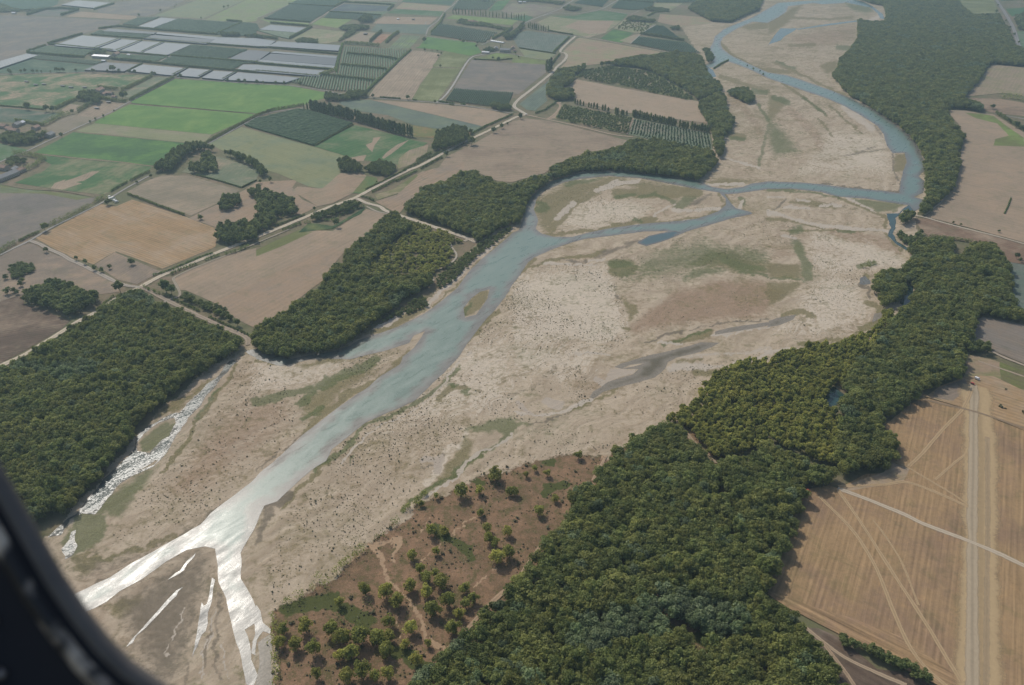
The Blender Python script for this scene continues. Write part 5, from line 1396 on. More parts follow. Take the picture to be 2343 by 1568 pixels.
# ------------------------------------------------------------------ hedges
HG = [('A1 440,405 750,315', 7, 6, 'hedge on the left end of the covered plots'), ('A1 440,408 860,452 1030,468', 6, 5, 'hedge under the largest net plot'), ('A1 1080,475 1530,520', 5, 5, 'hedge under the row of net plots'),
 ('A1 905,268 1080,245', 7, 6, 'short hedge at the top of the covered plots'), ('A1 1080,245 1520,285 1980,320', 7, 6, 'long dark hedge across the far orchards'), ('A1 1990,310 2205,213', 7, 5, 'slanting hedge between far orchards'), ('A1 2070,195 2210,208', 8, 6, 'short hedge by the pale meadow'),
 ('A1 830,322 1310,358 1820,402', 5, 5, 'hedge behind the dark net plot'), ('A1 1840,402 2340,438 A2 120,440 750,500', 5, 5, 'long hedge dividing the covered plots'), ('A1 250,482 420,425', 8, 6, 'hedge at the far end of the shed orchard'), ('A1 250,490 500,512 770,530', 8, 6, 'hedge in front of the shed orchard'),
 ('A1 1015,545 1390,578', 8, 5, 'hedge right of the white shed'), ('A1 1560,518 2340,580', 7, 5, 'hedge below the wide orchard'), ('A1 1395,578 1700,612 2120,648 2340,668', 6, 5, 'hedge above the lane net plots'), ('A1 860,447 1100,358', 5, 4, 'divider hedge beside the largest net plot'),
 ('A1 1060,470 1295,376', 5, 4, 'divider hedge between second and third net plots'), ('A1 1292,484 1495,390', 5, 4, 'divider hedge between third and last net plots'), ('A1 1570,694 1715,625', 5, 4, 'divider hedge after the wide lane net plot'), ('A1 1812,710 1940,645', 5, 4, 'divider hedge after the small lane net plot'), ('A1 2032,732 2160,662', 5, 4, 'divider hedge before the last lane net plot'),
 ('A1 1170,655 1300,588', 5, 4, 'hedge at the left end of the lane net plots'),
 ('A1 1110,835 1250,770 1390,700', 9, 7, 'tall dark hedge running up from the farm'), ('A1 1180,925 1380,820 1585,715', 8, 6, 'tall dark hedge beside the straight lane'), ('A1 895,800 1000,820 1075,822', 8, 6, 'short hedge behind the tile-roofed farm'), ('A1 510,1000 610,950 710,910', 8, 5, 'hedge at the back of the paddocks'),
 ('A1 710,1025 790,980 870,940', 10, 8, 'bulky hedge between two paddocks'), ('A1 930,905 1060,930 1150,935', 8, 6, 'hedge in front of the farm'), ('A1 400,1150 480,1110 560,1065 640,1050', 11, 9, 'thick tree hedge beside the hamlet'), ('A1 140,1105 260,1125 400,1150', 7, 6, 'hedge behind the hamlet'),
 ('A1 0,968 200,985 400,1005', 3, 3, 'low wild hedge below the pasture'), ('A1 125,1412 280,1430 410,1455', 10, 7, 'dark hedge behind the near farmstead'), ('A1 415,1455 330,1520 215,1570', 10, 8, 'dark hedge beside the near farmstead'),
 ('A1 1880,1310 2100,1190 2250,1110 2340,1065 A2 150,1010 430,965', 6, 5, 'long lane hedge beside the hayfield'), ('A1 560,145 720,95', 9, 7, 'far hedge round the small grey plot'), ('A1 250,142 420,90 560,85 720,92', 10, 8, 'dark far hedge at the top left'), ('A1 860,92 1040,40', 8, 6, 'hedge beside the lone far net plot'),
 ('A2 130,216 480,245', 8, 5, 'hedge above the framed net plot'), ('A2 310,357 410,305 510,250', 9, 6, 'slanting hedge right of the framed net plot'), ('A2 -10,345 120,350 200,362', 9, 7, 'tree hedge left of the long net strips'), ('A2 0,582 320,610 700,640', 6, 5, 'hedge between two long net strips'), ('A2 0,657 300,680 570,706', 6, 5, 'hedge above the last long net strip'),
 ('A2 572,702 650,670 730,640', 9, 8, 'short dark hedge at the end of the net strips'), ('A2 800,402 960,412 1130,430', 12, 8, 'tall hedge behind the orchard block'), ('A2 830,500 1080,520 1290,552', 9, 4, 'first inner hedge of the orchard block'), ('A2 770,602 1000,622 1200,645', 9, 4, 'middle inner hedge of the orchard block'), ('A2 580,690 800,715 1080,748', 9, 4, 'front inner hedge of the orchard block'),
 ('A2 1040,388 1090,340 1145,295', 10, 6, 'hedge left of the reddish plot'), ('A2 1185,395 1240,340 1300,300', 10, 7, 'hedge right of the reddish plot'), ('A2 670,117 900,128 1140,148', 7, 5, 'far hedge in front of a covered plot'), ('A2 790,25 1000,35 1240,48', 7, 5, 'far hedge above the covered plot'), ('A2 1205,100 1255,52', 8, 6, 'short dark far hedge beside the covered plot'), ('A2 300,40 720,66', 6, 4, 'hedge between the far upper orchards'), ('A2 80,175 490,208', 6, 4, 'hedge below the far large orchard'), ('A2 725,65 830,5', 8, 6, 'far hedge beside the dirt track'),
 ('A2 545,1332 700,1240 890,1140', 3, 3, 'low hedge edging the dark orchard'), ('A2 1600,300 1680,215 1720,130', 7, 6, 'garden hedge beside the far lane'), ('A2 1985,545 2200,555 2340,540', 3, 3, 'thin hedge below the green meadow'), ('A2 2160,360 2260,310 2340,260', 8, 7, 'thick hedge above the white tunnel'),
 ('A3 1170,315 1370,345 1570,378', 9, 6, 'dark hedge between two orchards near the far bank'), ('A3 975,8 1290,30', 7, 5, 'hedge across the far hedged orchard'), ('A3 70,443 230,468 400,495', 3, 2.5, 'low dark hedge under the vineyard'), ('A3 340,287 450,308 555,322', 5, 4, 'hedge beside the thin track'),
 ('B1 -40,770 80,690 160,650', 7, 6, 'left piece of the lane hedge'), ('B1 170,645 260,600 360,560', 4, 4, 'low piece of the lane hedge'), ('B1 460,500 560,455 660,405 820,328', 8, 6, 'thick dark hedge along the lane'), ('B1 860,292 960,240', 7, 6, 'short dark hedge by the white vans'),
 ('B1 1790,35 2000,90 2200,152', 2.2, 2, 'clipped dark hedge along the paddock'), ('B1 2210,150 2340,85', 2.2, 2, 'clipped dark hedge at the paddock end'), ('B1 1160,210 1300,260 1450,320 1690,405', 4, 5, 'wild bushy hedge beside the golden stubble'), ('A2 780,820 720,760 750,600 790,400', 3, 2, 'thin edging hedge of the net strips'),
 ('A4 2140,905 2240,900 2340,930', 14, 12, 'dark block of trees in the right-hand field'), ('A4 2080,1035 2200,1110 2340,1190', 7, 6, 'hedge dividing two right-hand fields'), ('B4 1480,600 1690,625 1860,650', 5, 4, 'wild hedge below the brown field'), ('B4 2160,390 2190,330 2220,250', 2, 2, 'thin line of weeds in the tan field')]
for s, h, w, lab in HG: hedge(s, h, w, lab, group='field hedges')
RD = [('B1 1010,190 1090,140 1160,105', 4, 5, 'pale green hedge piece by the lane'), ('B1 1190,92 1280,45 1370,5', 4.5, 5, 'longer pale green hedge by the lane'), ('B1 1400,955 1500,925 1620,880 1800,800 1940,750', 3, 4, 'pale reeds along the dike road by the stubble'),
 ('B1 1550,945 1680,890 1800,850', 4, 5, 'green thicket below the dike road'), ('B1 1870,815 1940,790 2010,770', 4, 5, 'small thicket below the dike road'), ('B1 2050,765 2150,740 2270,690', 5, 5, 'darker thicket below the dike road'), ('B1 1310,1060 1420,1110 1560,1150', 4, 7, 'reed bed right of the crossroads'),
 ('B2 240,545 330,510 410,480', 4, 4, 'reed strip near the forest corner'), ('B2 180,500 320,450 450,400', 3, 4, 'reed fringe above the dike road'), ('B2 440,470 500,470', 4, 5, 'reed tuft by the small plantation'), ('B2 760,420 860,370 1000,320', 5, 8, 'pale green reed bed by the dike road'), ('B2 620,455 680,450 760,440', 4, 6, 'low reed clump by the sedge patch'),
 ('B2 960,235 1020,250 1080,275', 4, 5, 'reed clump at the track fork'), ('B2 1060,195 1170,140 1270,85 1290,95', 4, 5, 'reed strip along the dike road bend'), ('B2 1280,95 1400,35 1470,0', 4, 5, 'reed strip nearer the tall trees'), ('B2 1000,170 1150,100 1370,-10', 3, 4, 'reed fringe on the far side of the dike road'),
 ('A2 1330,1568 1480,1490 1720,1380', 4, 6, 'broad reed fringe beside the tree group'), ('A2 1470,1470 1600,1400', 5, 5, 'reed clump by the tree group'), ('A2 1960,1230 2100,1155 2340,1050', 4, 6, 'reed fringe beyond the tree group'), ('A2 1500,1545 1600,1490 1700,1440', 4, 5, 'reed strip below the dike road'), ('A3 375,485 430,430 520,345', 5, 5, 'green reed hedge beside the vineyard'), ('A3 350,610 400,540 435,500', 5, 6, 'green reed hedge by the lane'),
 ('A3 205,1040 300,1010 370,960 410,930', 4, 8, 'weedy thicket at the vineyard foot'), ('A3 1240,150 1310,115 1430,110', 5, 7, 'curved light hedge by the far bank'), ('A3 1840,630 1900,590 1970,555', 4, 5, 'reed hedge on the river spit'), ('A2 730,665 745,570 790,410', 7, 6, 'light green hedge at the end of the net strips'), ('A2 1015,838 1080,770 1180,680 1300,560 1415,462', 6, 5, 'long light green hedge beside the stubble rows'),
 ('A2 1130,892 1230,900 1320,907', 4, 5, 'green hedge piece beside the lane'), ('A2 1425,915 1470,920', 3, 4, 'tiny hedge piece beside the lane'), ('A2 1660,930 1730,940 1810,948', 4, 5, 'green hedge piece right of the lane corner'), ('A2 1760,960 1805,965', 3, 4, 'short hedge piece below the lane corner'), ('A2 1870,955 1915,960', 4, 5, 'short green hedge near the orchard'),
 ('B2 190,440 260,400 370,430', 4, 14, 'pale green bramble patch beside the wood'), ('B1 890,1262 980,1190 1040,1140', 3, 6, 'reeds along the dike road by the copse'), ('B1 1580,1170 1700,1220 1820,1280', 3, 6, 'low weeds along the river track'), ('B1 1900,1330 2100,1420 2330,1530', 3, 6, 'bramble strip along the river track')]
for s, h, w, lab in RD: hedge(s, h, w, lab, 'leaf_reed', 'pale green reed hedges')
WH = [('D2 210,880 300,820 420,760 530,690', 6, 9, 'dense bush line at the gravel edge'), ('D2 520,640 580,600 640,640 660,700', 7, 9, 'rounded thicket at the corner of the heath'), ('D2 690,570 800,470 900,390 1000,310', 5, 6, 'long bush line between gravel and heath'), ('D2 1090,230 1170,210', 5, 6, 'short bush line on the gravel edge'), ('D2 1230,120 1320,90', 7, 8, 'bush clump at the gravel edge'),
 ('C2 1340,1540 1440,1470 1560,1370', 4, 5, 'low willow line by the dry channel'), ('B4 840,880 900,870 980,840', 5, 7, 'green willow bush on open gravel'), ('D2 760,960 900,900 1060,880', 7, 18, 'wide thicket in the heath'), ('D2 140,930 190,1100 165,1300 185,1450 170,1568', 5, 8, 'bush line between the heath and the dark backwater'), ('D2 750,1040 860,1030 1000,1010', 6, 12, 'low front of the wide thicket')]
for s, h, w, lab in WH: hedge(s, h * 1.25, w * 1.2, lab, 'leaf', 'wild bush lines', name='shrubbery')
# ------------------------------------------------------------------ woods
WOODS = {
 'left': ('wood', 'B1 1180,1085 1300,1085 1400,1180 1480,1220 1650,1262 1800,1335 2230,1535 2262,1568 C1 2262,0 2200,70 2060,150 1985,225 1850,295 1740,345 1560,505 1450,605 1300,705 1240,800 1215,920 1135,990 985,1190 860,1300 725,1420 640,1568 D1 450,130 560,-20 400,60 -400,500 -600,200 C1 -400,400 0,225 100,190 270,105 330,35 B1 430,1560 560,1500 650,1425 880,1292 1040,1180', 8.2,
          'wide dense wood on the left, between the dike road and the side arm'),
 'middle': ('wood', 'B2 1270,380 1180,405 1050,530 980,605 880,680 800,745 795,830 700,850 600,1000 560,1065 400,1145 300,1250 100,1375 0,1430 -60,1470 C2 0,85 250,160 400,120 560,112 720,80 900,0 B2 930,1520 1040,1425 1230,1285 1350,1195 1500,1105 1600,1050 1640,990 1590,925 1450,930 1250,960 1000,910 1100,800 1250,650 1400,560 1440,470 1310,395', 7.6,
            'wood on the left bank between the tan field and the river'),
 'thin': ('bush2', 'B2 1440,470 1560,500 1750,560 1900,640 1790,640 1770,690 1800,760 1760,850 1600,920 1450,930 1250,960 1000,910 1100,800 1250,650 1400,560', 8.0,
          'thin open wood with brown soil showing on the left bank'),
 'north': ('wood', 'B2 1355,300 1425,260 1520,150 1720,95 1780,60 1870,15 1990,5 2100,45 2200,95 2340,130 B3 0,100 230,58 380,0 A3 300,1568 400,1500 560,1450 800,1380 1000,1340 1055,1285 1340,1270 1830,1380 1890,1480 1800,1568 B3 1700,95 1500,62 1180,25 900,0 640,10 380,85 250,165 150,260 110,330 100,400 60,480 0,500 B2 2340,490 2200,540 2100,610 2030,655 1985,600 1850,560 1600,470 1430,415 1355,380', 8.2,
           'dark wood hugging the outer bend of the channel'),
 'far': ('wood', 'A3 410,640 560,610 760,590 890,560 1150,508 1320,498 1420,480 1500,480 1720,500 1790,680 1900,760 1930,840 1700,925 1660,880 1500,780 1280,660 1140,622 900,602 700,620 560,702 560,770 440,815 560,812 570,880 520,925 380,920 310,870 330,750', 9.0,
         'curved wood between the dry field and the far river bend'),
 'strip': ('wood', 'A3 1700,930 1930,835 2050,800 2150,800 2230,920 2150,960 2000,880 1935,850 1955,1000 2035,1090 1990,1200 1920,1250 1955,1420 1870,1445 1850,1350 1830,1200 1720,1040', 9.0,
           'narrow tree strip running down to the channel bend'),
 'top': ('wood', 'A3 1590,90 1680,15 1780,-60 2400,-60 2280,0 2250,95 1990,212 1820,202 1650,112', 12.0, 'wood at the top beside the far river'),
 'east': ('wood', 'A4 760,-40 830,-2 960,42 1060,60 1085,150 1065,195 950,200 830,182 820,270 832,340 790,400 742,470 660,530 642,620 572,690 642,760 700,840 762,892 900,965 1050,1065 1200,1165 1320,1285 1392,1385 1432,1462 1445,1568 B4 1455,100 1440,190 1435,260 1400,330 1350,380 1430,412 1500,332 1580,262 1650,212 1722,132 1722,0 A4 1730,1568 1765,1480 1722,1380 1765,1330 1795,1250 1760,1190 1682,1110 1640,1020 1620,1000 1790,1000 1965,1035 1965,960 1880,920 1780,900 1800,880 1890,780 1940,720 1990,620 2040,588 2300,612 2380,600 2380,450 2260,422 2190,260 2100,130 1880,140 1790,72 1720,-10 1700,-60', 9.5,
          'long dark wood on the far right bank of the river'),
 'right': ('wood', 'B4 1420,640 1500,598 1680,628 1690,690 1720,790 1800,770 1840,720 1860,655 2060,668 2150,758 2160,830 2222,920 2232,1100 2272,1250 2345,1290 2400,1400 2340,1392 2150,1372 1950,1322 1880,1400 1880,1568 C4 1810,0 1782,180 1832,232 1790,292 1700,352 1560,402 1400,482 1250,592 1130,682 1040,742 1062,792 1122,832 1162,952 1152,1032 1100,1132 1060,1182 980,1152 780,1192 700,1215 640,1180 620,1000 700,700 640,560 720,490 700,400 800,200 1000,0 B4 1000,1568 1050,1440 1200,1310 1280,1220 1340,1130 1330,1055 1260,1030 1215,1150 1180,1240 1040,1255 1010,1180 950,1080 960,1005 1040,930 1150,900 1250,890 1310,800 1290,700', 8.8,
           'tall wood in the right, behind the airstrip field'),
 'light': ('wood2', 'B4 870,1480 1040,1350 1060,1250 1200,1300 1050,1440 1000,1568 C4 1000,0 800,200 700,400 600,400 520,520 600,600 700,700 620,1000 640,1180 C3 2340,900 2200,1000 2000,1050 1860,1080 1740,960 1600,820 1520,760 1385,745 1390,680 1480,620 1600,555 1680,500 1750,370 1880,260 2000,190 2340,130 C4 0,130 150,80 330,60 440,0 B4 600,1568 700,1530', 6.6,
            'lighter olive wood between the gravel and the tall trees'),
 'near': ('wood', 'C3 1385,760 1480,760 1560,790 1640,900 1740,990 1860,1095 2010,1080 2200,1010 2340,910 C4 640,1190 600,1272 470,1322 320,1302 342,1400 302,1482 270,1568 D4 300,0 250,130 170,280 90,400 60,560 0,720 -40,760 0,790 130,812 200,872 310,902 352,1012 352,1082 482,1252 622,1332 682,1452 772,1568 850,1800 D3 0,2000 D2 1200,1800 1300,1650 1480,1490 1560,1370 1740,1262 1860,1135 2060,1005 2050,840 2230,762 2340,672 D3 0,690 200,422 290,312 290,232 400,132 540,0 C3 540,1568 530,1482 620,1332 790,1232 800,1122 920,1062 950,962 1110,932 1120,872 1260,792', 9.4,
          'dense near wood between the heath and the stubble field'),
}
CLEAR = [Q('D3 1420,900 1520,950 1560,1010 1720,1060 1740,900 1790,1000 1800,1130 1740,1260 1600,1180 1540,1120 1420,1060'), Q('C3 1560,770 1620,800 1680,900 1760,970 1860,1060 1990,1060 2010,1090 1860,1110 1730,1010 1630,920'),
         Q('C3 1880,1260 1960,1280 1990,1340 1960,1400 1850,1370'), Q('C4 500,520 590,410 710,480 660,560 610,610'), Q('B4 1205,1210 1220,1120 1260,1035 1330,1055 1335,1130 1270,1220 1220,1310'), Q('B1 1420,1190 1440,1280 1370,1290')]
SHADE = {'left': 'left bank wood', 'middle': 'middle wood', 'thin': 'open wood', 'north': 'channel bend wood', 'far': 'far curved wood', 'strip': 'bank strip', 'top': 'top wood', 'east': 'upper right wood', 'right': 'right wood', 'light': 'olive wood', 'near': 'near wood'}
KIND['wood2'] = None
M['leaf_olive'] = leaf_material('leaf_olive_wood', (.21, .225, .058), (.37, .38, .10), (.42, .39, .10), .35, .55)
kind('wood2', broadleaf, 5, 4.6, 11, 26, 42, .95, 'leaf_olive')
kind('heathtree', broadleaf, 6, 4.6, 9.5, 22, 50, .8, 'leaf_olive', base=.08, cr=.4)
kind('bush2', broadleaf, 4, 3.4, 7, 16, 40, .9, 'leaf_olive', base=.1)
allp = []
for key, (k, s, sp, lab) in WOODS.items():
    poly = Q(s)
    sp *= .76 if k == 'wood' else .86
    P = fill(poly, sp, 8.0 if k == 'wood' else 6.0 if k == 'wood2' else 4.0, CLEAR, margin=(1.5 if key in ('near', 'right') else 4.0) if k == 'wood' else .6 if k == 'wood2' else 0.0, jit=.55 if k == 'bush2' else .42)
    n = len(P)
    ax = np.array([mnoise.noise(Vector((p[0] * .03, p[1] * .03, 4))) for p in P]) if n else np.zeros(0)
    size = np.clip(RNG.normal(.92, .13, n) + ax * .3, .5, 1.35)
    sx = size * (sp / 7.0) ** .8 * RNG.uniform(.88, 1.15, n)
    tall = RNG.random(n)
    size = np.where(tall > .94, size * 1.5, np.where(tall < .12, size * .62, size))
    sz = (.55 + .45 * size) * RNG.uniform(.86, 1.1, n) * (sp / 7.0) ** .3
    # a few wood trees are silver-leaved
    grey = (RNG.random(n) < .06) | ((np.array([mnoise.noise(Vector((p[0] * .012, p[1] * .012, 9))) for p in P]) if n else np.zeros(0)) > .52)
    if k == 'bush2':
        keep = RNG.random(n) < .9; sx = sx * 1.25
        P, sx, sz, grey = P[keep], sx[keep], sz[keep], grey[keep]
    allp.append([key, k, P, sx, sz, grey, lab])
# the trees that show largest stand as single trees, the rest of each wood as one mass
N_SINGLE = 290
cand = []
for wi, (key, k, P, sx, sz, grey, lab) in enumerate(allp):
    if k == 'bush2': continue
    U = to_uv(P + np.array([0, 0, 8.0]))
    dd = np.linalg.norm(P - np.array([0, 0, CAM_H]), axis=1)
    vis = (U[:, 0] > 20) & (U[:, 0] < 2322) & (U[:, 1] > 10) & (U[:, 1] < 1555)
    if key == 'left': vis &= ~((U[:, 0] < 150))
    for i in np.where(vis)[0]: cand.append((dd[i] / (6.4 * sx[i]), wi, i))
cand.sort()
take = {}
for _, wi, i in cand[:N_SINGLE]: take.setdefault(wi, []).append(i)
WOODLAB = {'near': 'round leafy tree in the dense near wood between the heath and the stubble', 'left': 'round leafy tree in the left wood beside the side arm', 'light': 'olive green tree in the lighter wood beside the gravel', 'right': 'tall leafy tree in the right wood behind the airstrip field', 'middle': 'leafy tree in the middle wood on the left bank'}
GREYLAB = {'near': 'silver-leaved tree among the green trees of the near wood', 'left': 'silver-leaved tree among the green trees of the left wood'}
for wi, (key, k, P, sx, sz, grey, lab) in enumerate(allp):
    t = np.zeros(len(P), bool); t[take.get(wi, [])] = True
    for i in np.where(t)[0]:
        kk = 'woodgrey' if grey[i] and k == 'wood' else k
        H0 = 14.0 if k == 'wood' else 11.0
        R0 = 6.4 if k == 'wood' else 4.6
        g = kk == 'woodgrey'
        plant('silver_tree' if g else 'wood_tree', kk, P[i, 0], P[i, 1], H0 * sz[i], R0 * sx[i], (GREYLAB if g else WOODLAB).get(key, 'leafy tree of the ' + SHADE[key]), 'tree', ('silver trees of the ' if g else 'trees of the ') + SHADE[key], .2)
    r = ~t
    kk = k
    if k == 'wood':
        a = r & ~grey
        scatter('woodland', 'wood', P[a], sx[a], sz[a], lab, 'wood')
        b = r & grey
        if b.sum() > 3: scatter('woodland', 'woodgrey', P[b], sx[b], sz[b], 'silver-leaved trees scattered through the ' + SHADE[key], 'wood')
    else:
        scatter('woodland', k, P[r], sx[r], sz[r], lab, 'wood')
print('wood trees', sum(len(a[2]) for a in allp))

def clump(s, sp, label, k='dark', h=10, r=None, name='copse'):
    """a small copse one cannot count tree by tree"""
    P = fill(Q(s), sp, h * .6, margin=(r or sp * .62) * .25)
    n = len(P)
    H0 = {'dark': 12, 'wood': 14, 'scrubtree': 9.5, 'bush': 1.35, 'fruit': 3.2, 'reed': 3.4, 'greenpoplar': 17, 'wood2': 11}[k]
    R0 = {'dark': 5.5, 'wood': 6.4, 'scrubtree': 4.6, 'bush': 1, 'fruit': 1.7, 'reed': 2.2, 'greenpoplar': 3.4, 'wood2': 4.6}[k]
    q = RNG.uniform(.8, 1.2, n)
    scatter(name, k, P, q * (r or sp * .62) / R0, q * h / H0, label, 'trees')

clump('B1 210,1090 400,1040 520,980 600,990 690,1040 760,1100 880,1100 940,1160 900,1220 740,1300 650,1350 540,1310 400,1250 230,1200', 8, 'dark rounded copse behind the left wood', 'dark', 13)
clump('B1 100,850 210,820 300,850 320,910 250,950 120,990 80,940', 5, 'green bramble clump in the rough pasture', 'scrubtree', 5)
clump('B1 1985,500 2020,480 2340,440 B2 0,190 60,170 130,180 330,250 390,390 340,420 200,400 190,480 0,600 B1 2340,640 2060,680 1970,640', 7, 'ragged wood above the dike road', 'dark', 12)
clump('B1 1970,330 2040,210 2190,220 2210,310 2100,360 2030,380', 7, 'small round copse near the paddock', 'dark', 12)
clump('B1 2260,180 2340,130 B2 60,160 0,230 B1 2290,260', 7, 'copse at the corner of the pink ground', 'dark', 11)
clump('B2 465,430 560,390 800,290 880,270 990,310 860,370 700,420 560,460 480,470', 6, 'small plantation between the reeds and the dike road', 'dark', 9)
clump('A1 1360,1568 1420,1510 1500,1450 1620,1350 1720,1310 1860,1310 1960,1350 2160,1400 2340,1470 A2 60,1530 130,1568 B2 160,40 60,60 0,20 A2 0,1540 A1 2300,1530 2150,1460 2000,1400 1900,1380 1800,1390 1700,1440 1620,1520 1580,1568 B1 1560,20 1440,10', 6, 'tall dark tree belt bent round the paddocks', 'dark', 15)
clump('A1 1690,1568 1720,1500 1830,1480 1840,1400 1900,1390 1950,1430 1970,1500 2000,1568 B1 1900,30 1780,20 1700,10', 8, 'grove inside the bent tree belt', 'dark', 13)
clump('A2 1610,1330 1660,1210 1790,1155 1920,1165 1930,1220 1960,1280 1850,1340 1700,1380 1600,1395', 6, 'leafy grove beside the dike road', 'dark', 14)
clump('A2 610,890 650,845 740,870 780,880 860,820 1010,840 1010,890 900,920 740,930 640,930', 8, 'dark grove where the lanes meet', 'dark', 12)
clump('A2 1030,1500 1110,1460 1230,1480 1270,1520 1280,1568 B2 1200,60 1050,20 980,-10', 6, 'low grove below the green crop', 'dark', 9)
clump('A2 750,1480 800,1440 880,1450 960,1510 980,1568 B2 880,30 770,0', 6, 'round grove at the corner of the hayfield', 'dark', 13)
clump('A1 700,880 730,840 820,830 900,850 930,900 900,960 840,950 720,920', 8, 'dark grove in front of the tile-roofed farm', 'dark', 14)
clump('A1 0,1230 60,1200 160,1230 240,1220 300,1200 340,1230 420,1190 430,1240 340,1300 200,1340 60,1320 0,1310', 9, 'dark trees around the hamlet', 'dark', 12)
clump('A1 70,1450 140,1430 250,1460 230,1500 120,1520 60,1500', 7, 'garden trees of the near farmstead', 'dark', 8)
clump('A1 780,500 850,470 960,460 990,490 900,500 840,520', 9, 'trees beside the white shed', 'dark', 11)
clump('A1 2010,300 2180,300 2190,340 2020,340', 8, 'dark tree clump among the nets', 'dark', 13); clump('A1 2225,320 2340,320 A2 100,340 200,345 200,370 0,355 A1 2240,350', 8, 'second dark tree clump among the nets', 'dark', 12)
clump('A2 930,190 1000,130 1060,160 1060,210 940,215', 9, 'far grove of tall trees', 'dark', 18); clump('A2 760,250 860,225 1020,235 1040,270 900,290 770,280', 9, 'far mixed grove', 'dark', 10); clump('A2 360,370 420,345 560,360 570,400 380,400', 8, 'light trees behind the net strips', 'scrubtree', 9); clump('A2 820,300 880,270 930,290 760,390 720,400', 9, 'line of low trees by the tan plot', 'scrubtree', 7)
clump('A2 1820,210 1870,170 1960,190 2060,200 2200,240 2340,260 2300,290 2100,250 1900,230', 10, 'garden trees of the far houses', 'scrubtree', 8)
clump('A2 2240,330 2340,290 A3 60,250 110,200 110,260 40,320 A2 2340,360 2280,370', 9, 'dark trees behind the white tunnel', 'dark', 14); clump('A2 2060,450 2140,430 2200,470 2090,480', 8, 'trees left of the farm buildings', 'dark', 9)
clump('A2 2110,950 2190,940 2240,960 2320,950 2330,1010 2220,1020 2130,990', 8, 'tree clump at the lane end', 'dark', 11)
clump('A3 440,90 520,50 560,65 690,80 560,110', 11, 'tree island by the far road', 'dark', 12); clump('A3 1020,180 1110,140 1220,170 1320,180 1300,210 1060,200', 11, 'trees on the scrubby plot', 'dark', 10); clump('A3 1180,95 1260,60 1430,85 1430,110 1280,110', 11, 'trees beside the far orchard', 'dark', 10)
clump('A3 1440,250 1530,235 1530,280 1440,275', 9, 'dark clump on the far bank', 'dark', 10); clump('A3 1720,450 1800,450 1835,530 1830,570 1780,590 1770,510', 9, 'trees on the far river corner', 'dark', 13)
clump('A1 0,30 90,70 200,90 320,80 400,70 400,100 200,110 0,120', 13, 'far trees round the first farm', 'dark', 9)
clump('A3 0,20 120,-20 300,0 480,20 460,50 200,20', 13, 'far garden trees at the top', 'dark', 9)
clump('A4 2250,150 2340,120 2450,130 2450,300 2290,280', 12, 'dark trees beyond the far road', 'dark', 14)
clump('B4 1185,470 1200,390 1260,360 1330,380 1340,420 1290,470 1270,500 1200,500', 7, 'dark tree clump at the river bend', 'dark', 13)
clump('B4 1150,540 1230,550 1250,590 1290,600 1400,560 1430,600 1400,680 1330,720 1250,670 1180,600', 7, 'low trees along the creek', 'scrubtree', 7)
clump('C4 1830,30 1880,0 1960,-20 2040,20 2080,70 1980,110 1840,90', 7, 'broad dark bush standing alone by the grey field', 'dark', 10)
clump('B1 1640,1110 1720,1110 1810,1170 1900,1190 2060,1250 2130,1340 2100,1380 1980,1320 1830,1240 1680,1180', 6, 'tree row along the river track', 'scrubtree', 7)
# regular plantations
def plantation(s, k, sp, h, r, label, d, jit=.18, keep=1.0):
    poly = Q(s)
    w = [G(*p[:2], h * .4) for p in poly]
    a = world_angle(*Q(d))
    P = []
    for p, q in clip_rows(w, a, sp):
        L = math.hypot(q[0] - p[0], q[1] - p[1])
        for i in range(int(L / (sp * .8))):
            t = (i + .5) / int(L / (sp * .8))
            if random.random() < keep:
                P.append((p[0] + (q[0] - p[0]) * t + random.uniform(-jit, jit) * sp, p[1] + (q[1] - p[1]) * t + random.uniform(-jit, jit) * sp, .3))
    P = np.array(P)
    H0 = {'fruit': 3.2, 'scrubtree': 9.5}[k]; R0 = {'fruit': 1.7, 'scrubtree': 4.6}[k]
    q = RNG.uniform(.7, 1.25, len(P))
    scatter('plantation', k, P, q * r / R0, q * h / H0, label, 'plantation')
plantation('A3 395,1080 470,960 1095,1078 1055,1220', 'scrubtree', 8, 5.5, 3.0, 'young tree plantation with soil showing between rows', 'A3 470,960 1095,1078', keep=.85)
plantation('A3 1075,1222 1112,1090 1795,1222 1825,1368 1350,1290', 'fruit', 9, 3.2, 2.1, 'dotted plantation of small trees in straight lines', 'A3 1112,1090 1795,1222', .08)
plantation('A3 580,700 640,645 900,610 1290,665 1500,790 1660,895 1590,908 1100,800 800,742', 'scrubtree', 10, 6.5, 3.6, 'sparse tree plantation beside the curved wood', 'A3 580,700 1590,908', .25, .85)
plantation('A3 940,262 1020,190 1290,222 1200,298', 'scrubtree', 12, 5, 3, 'scrubby orchard near the far bank', 'A3 940,262 1200,298', .3, .6)

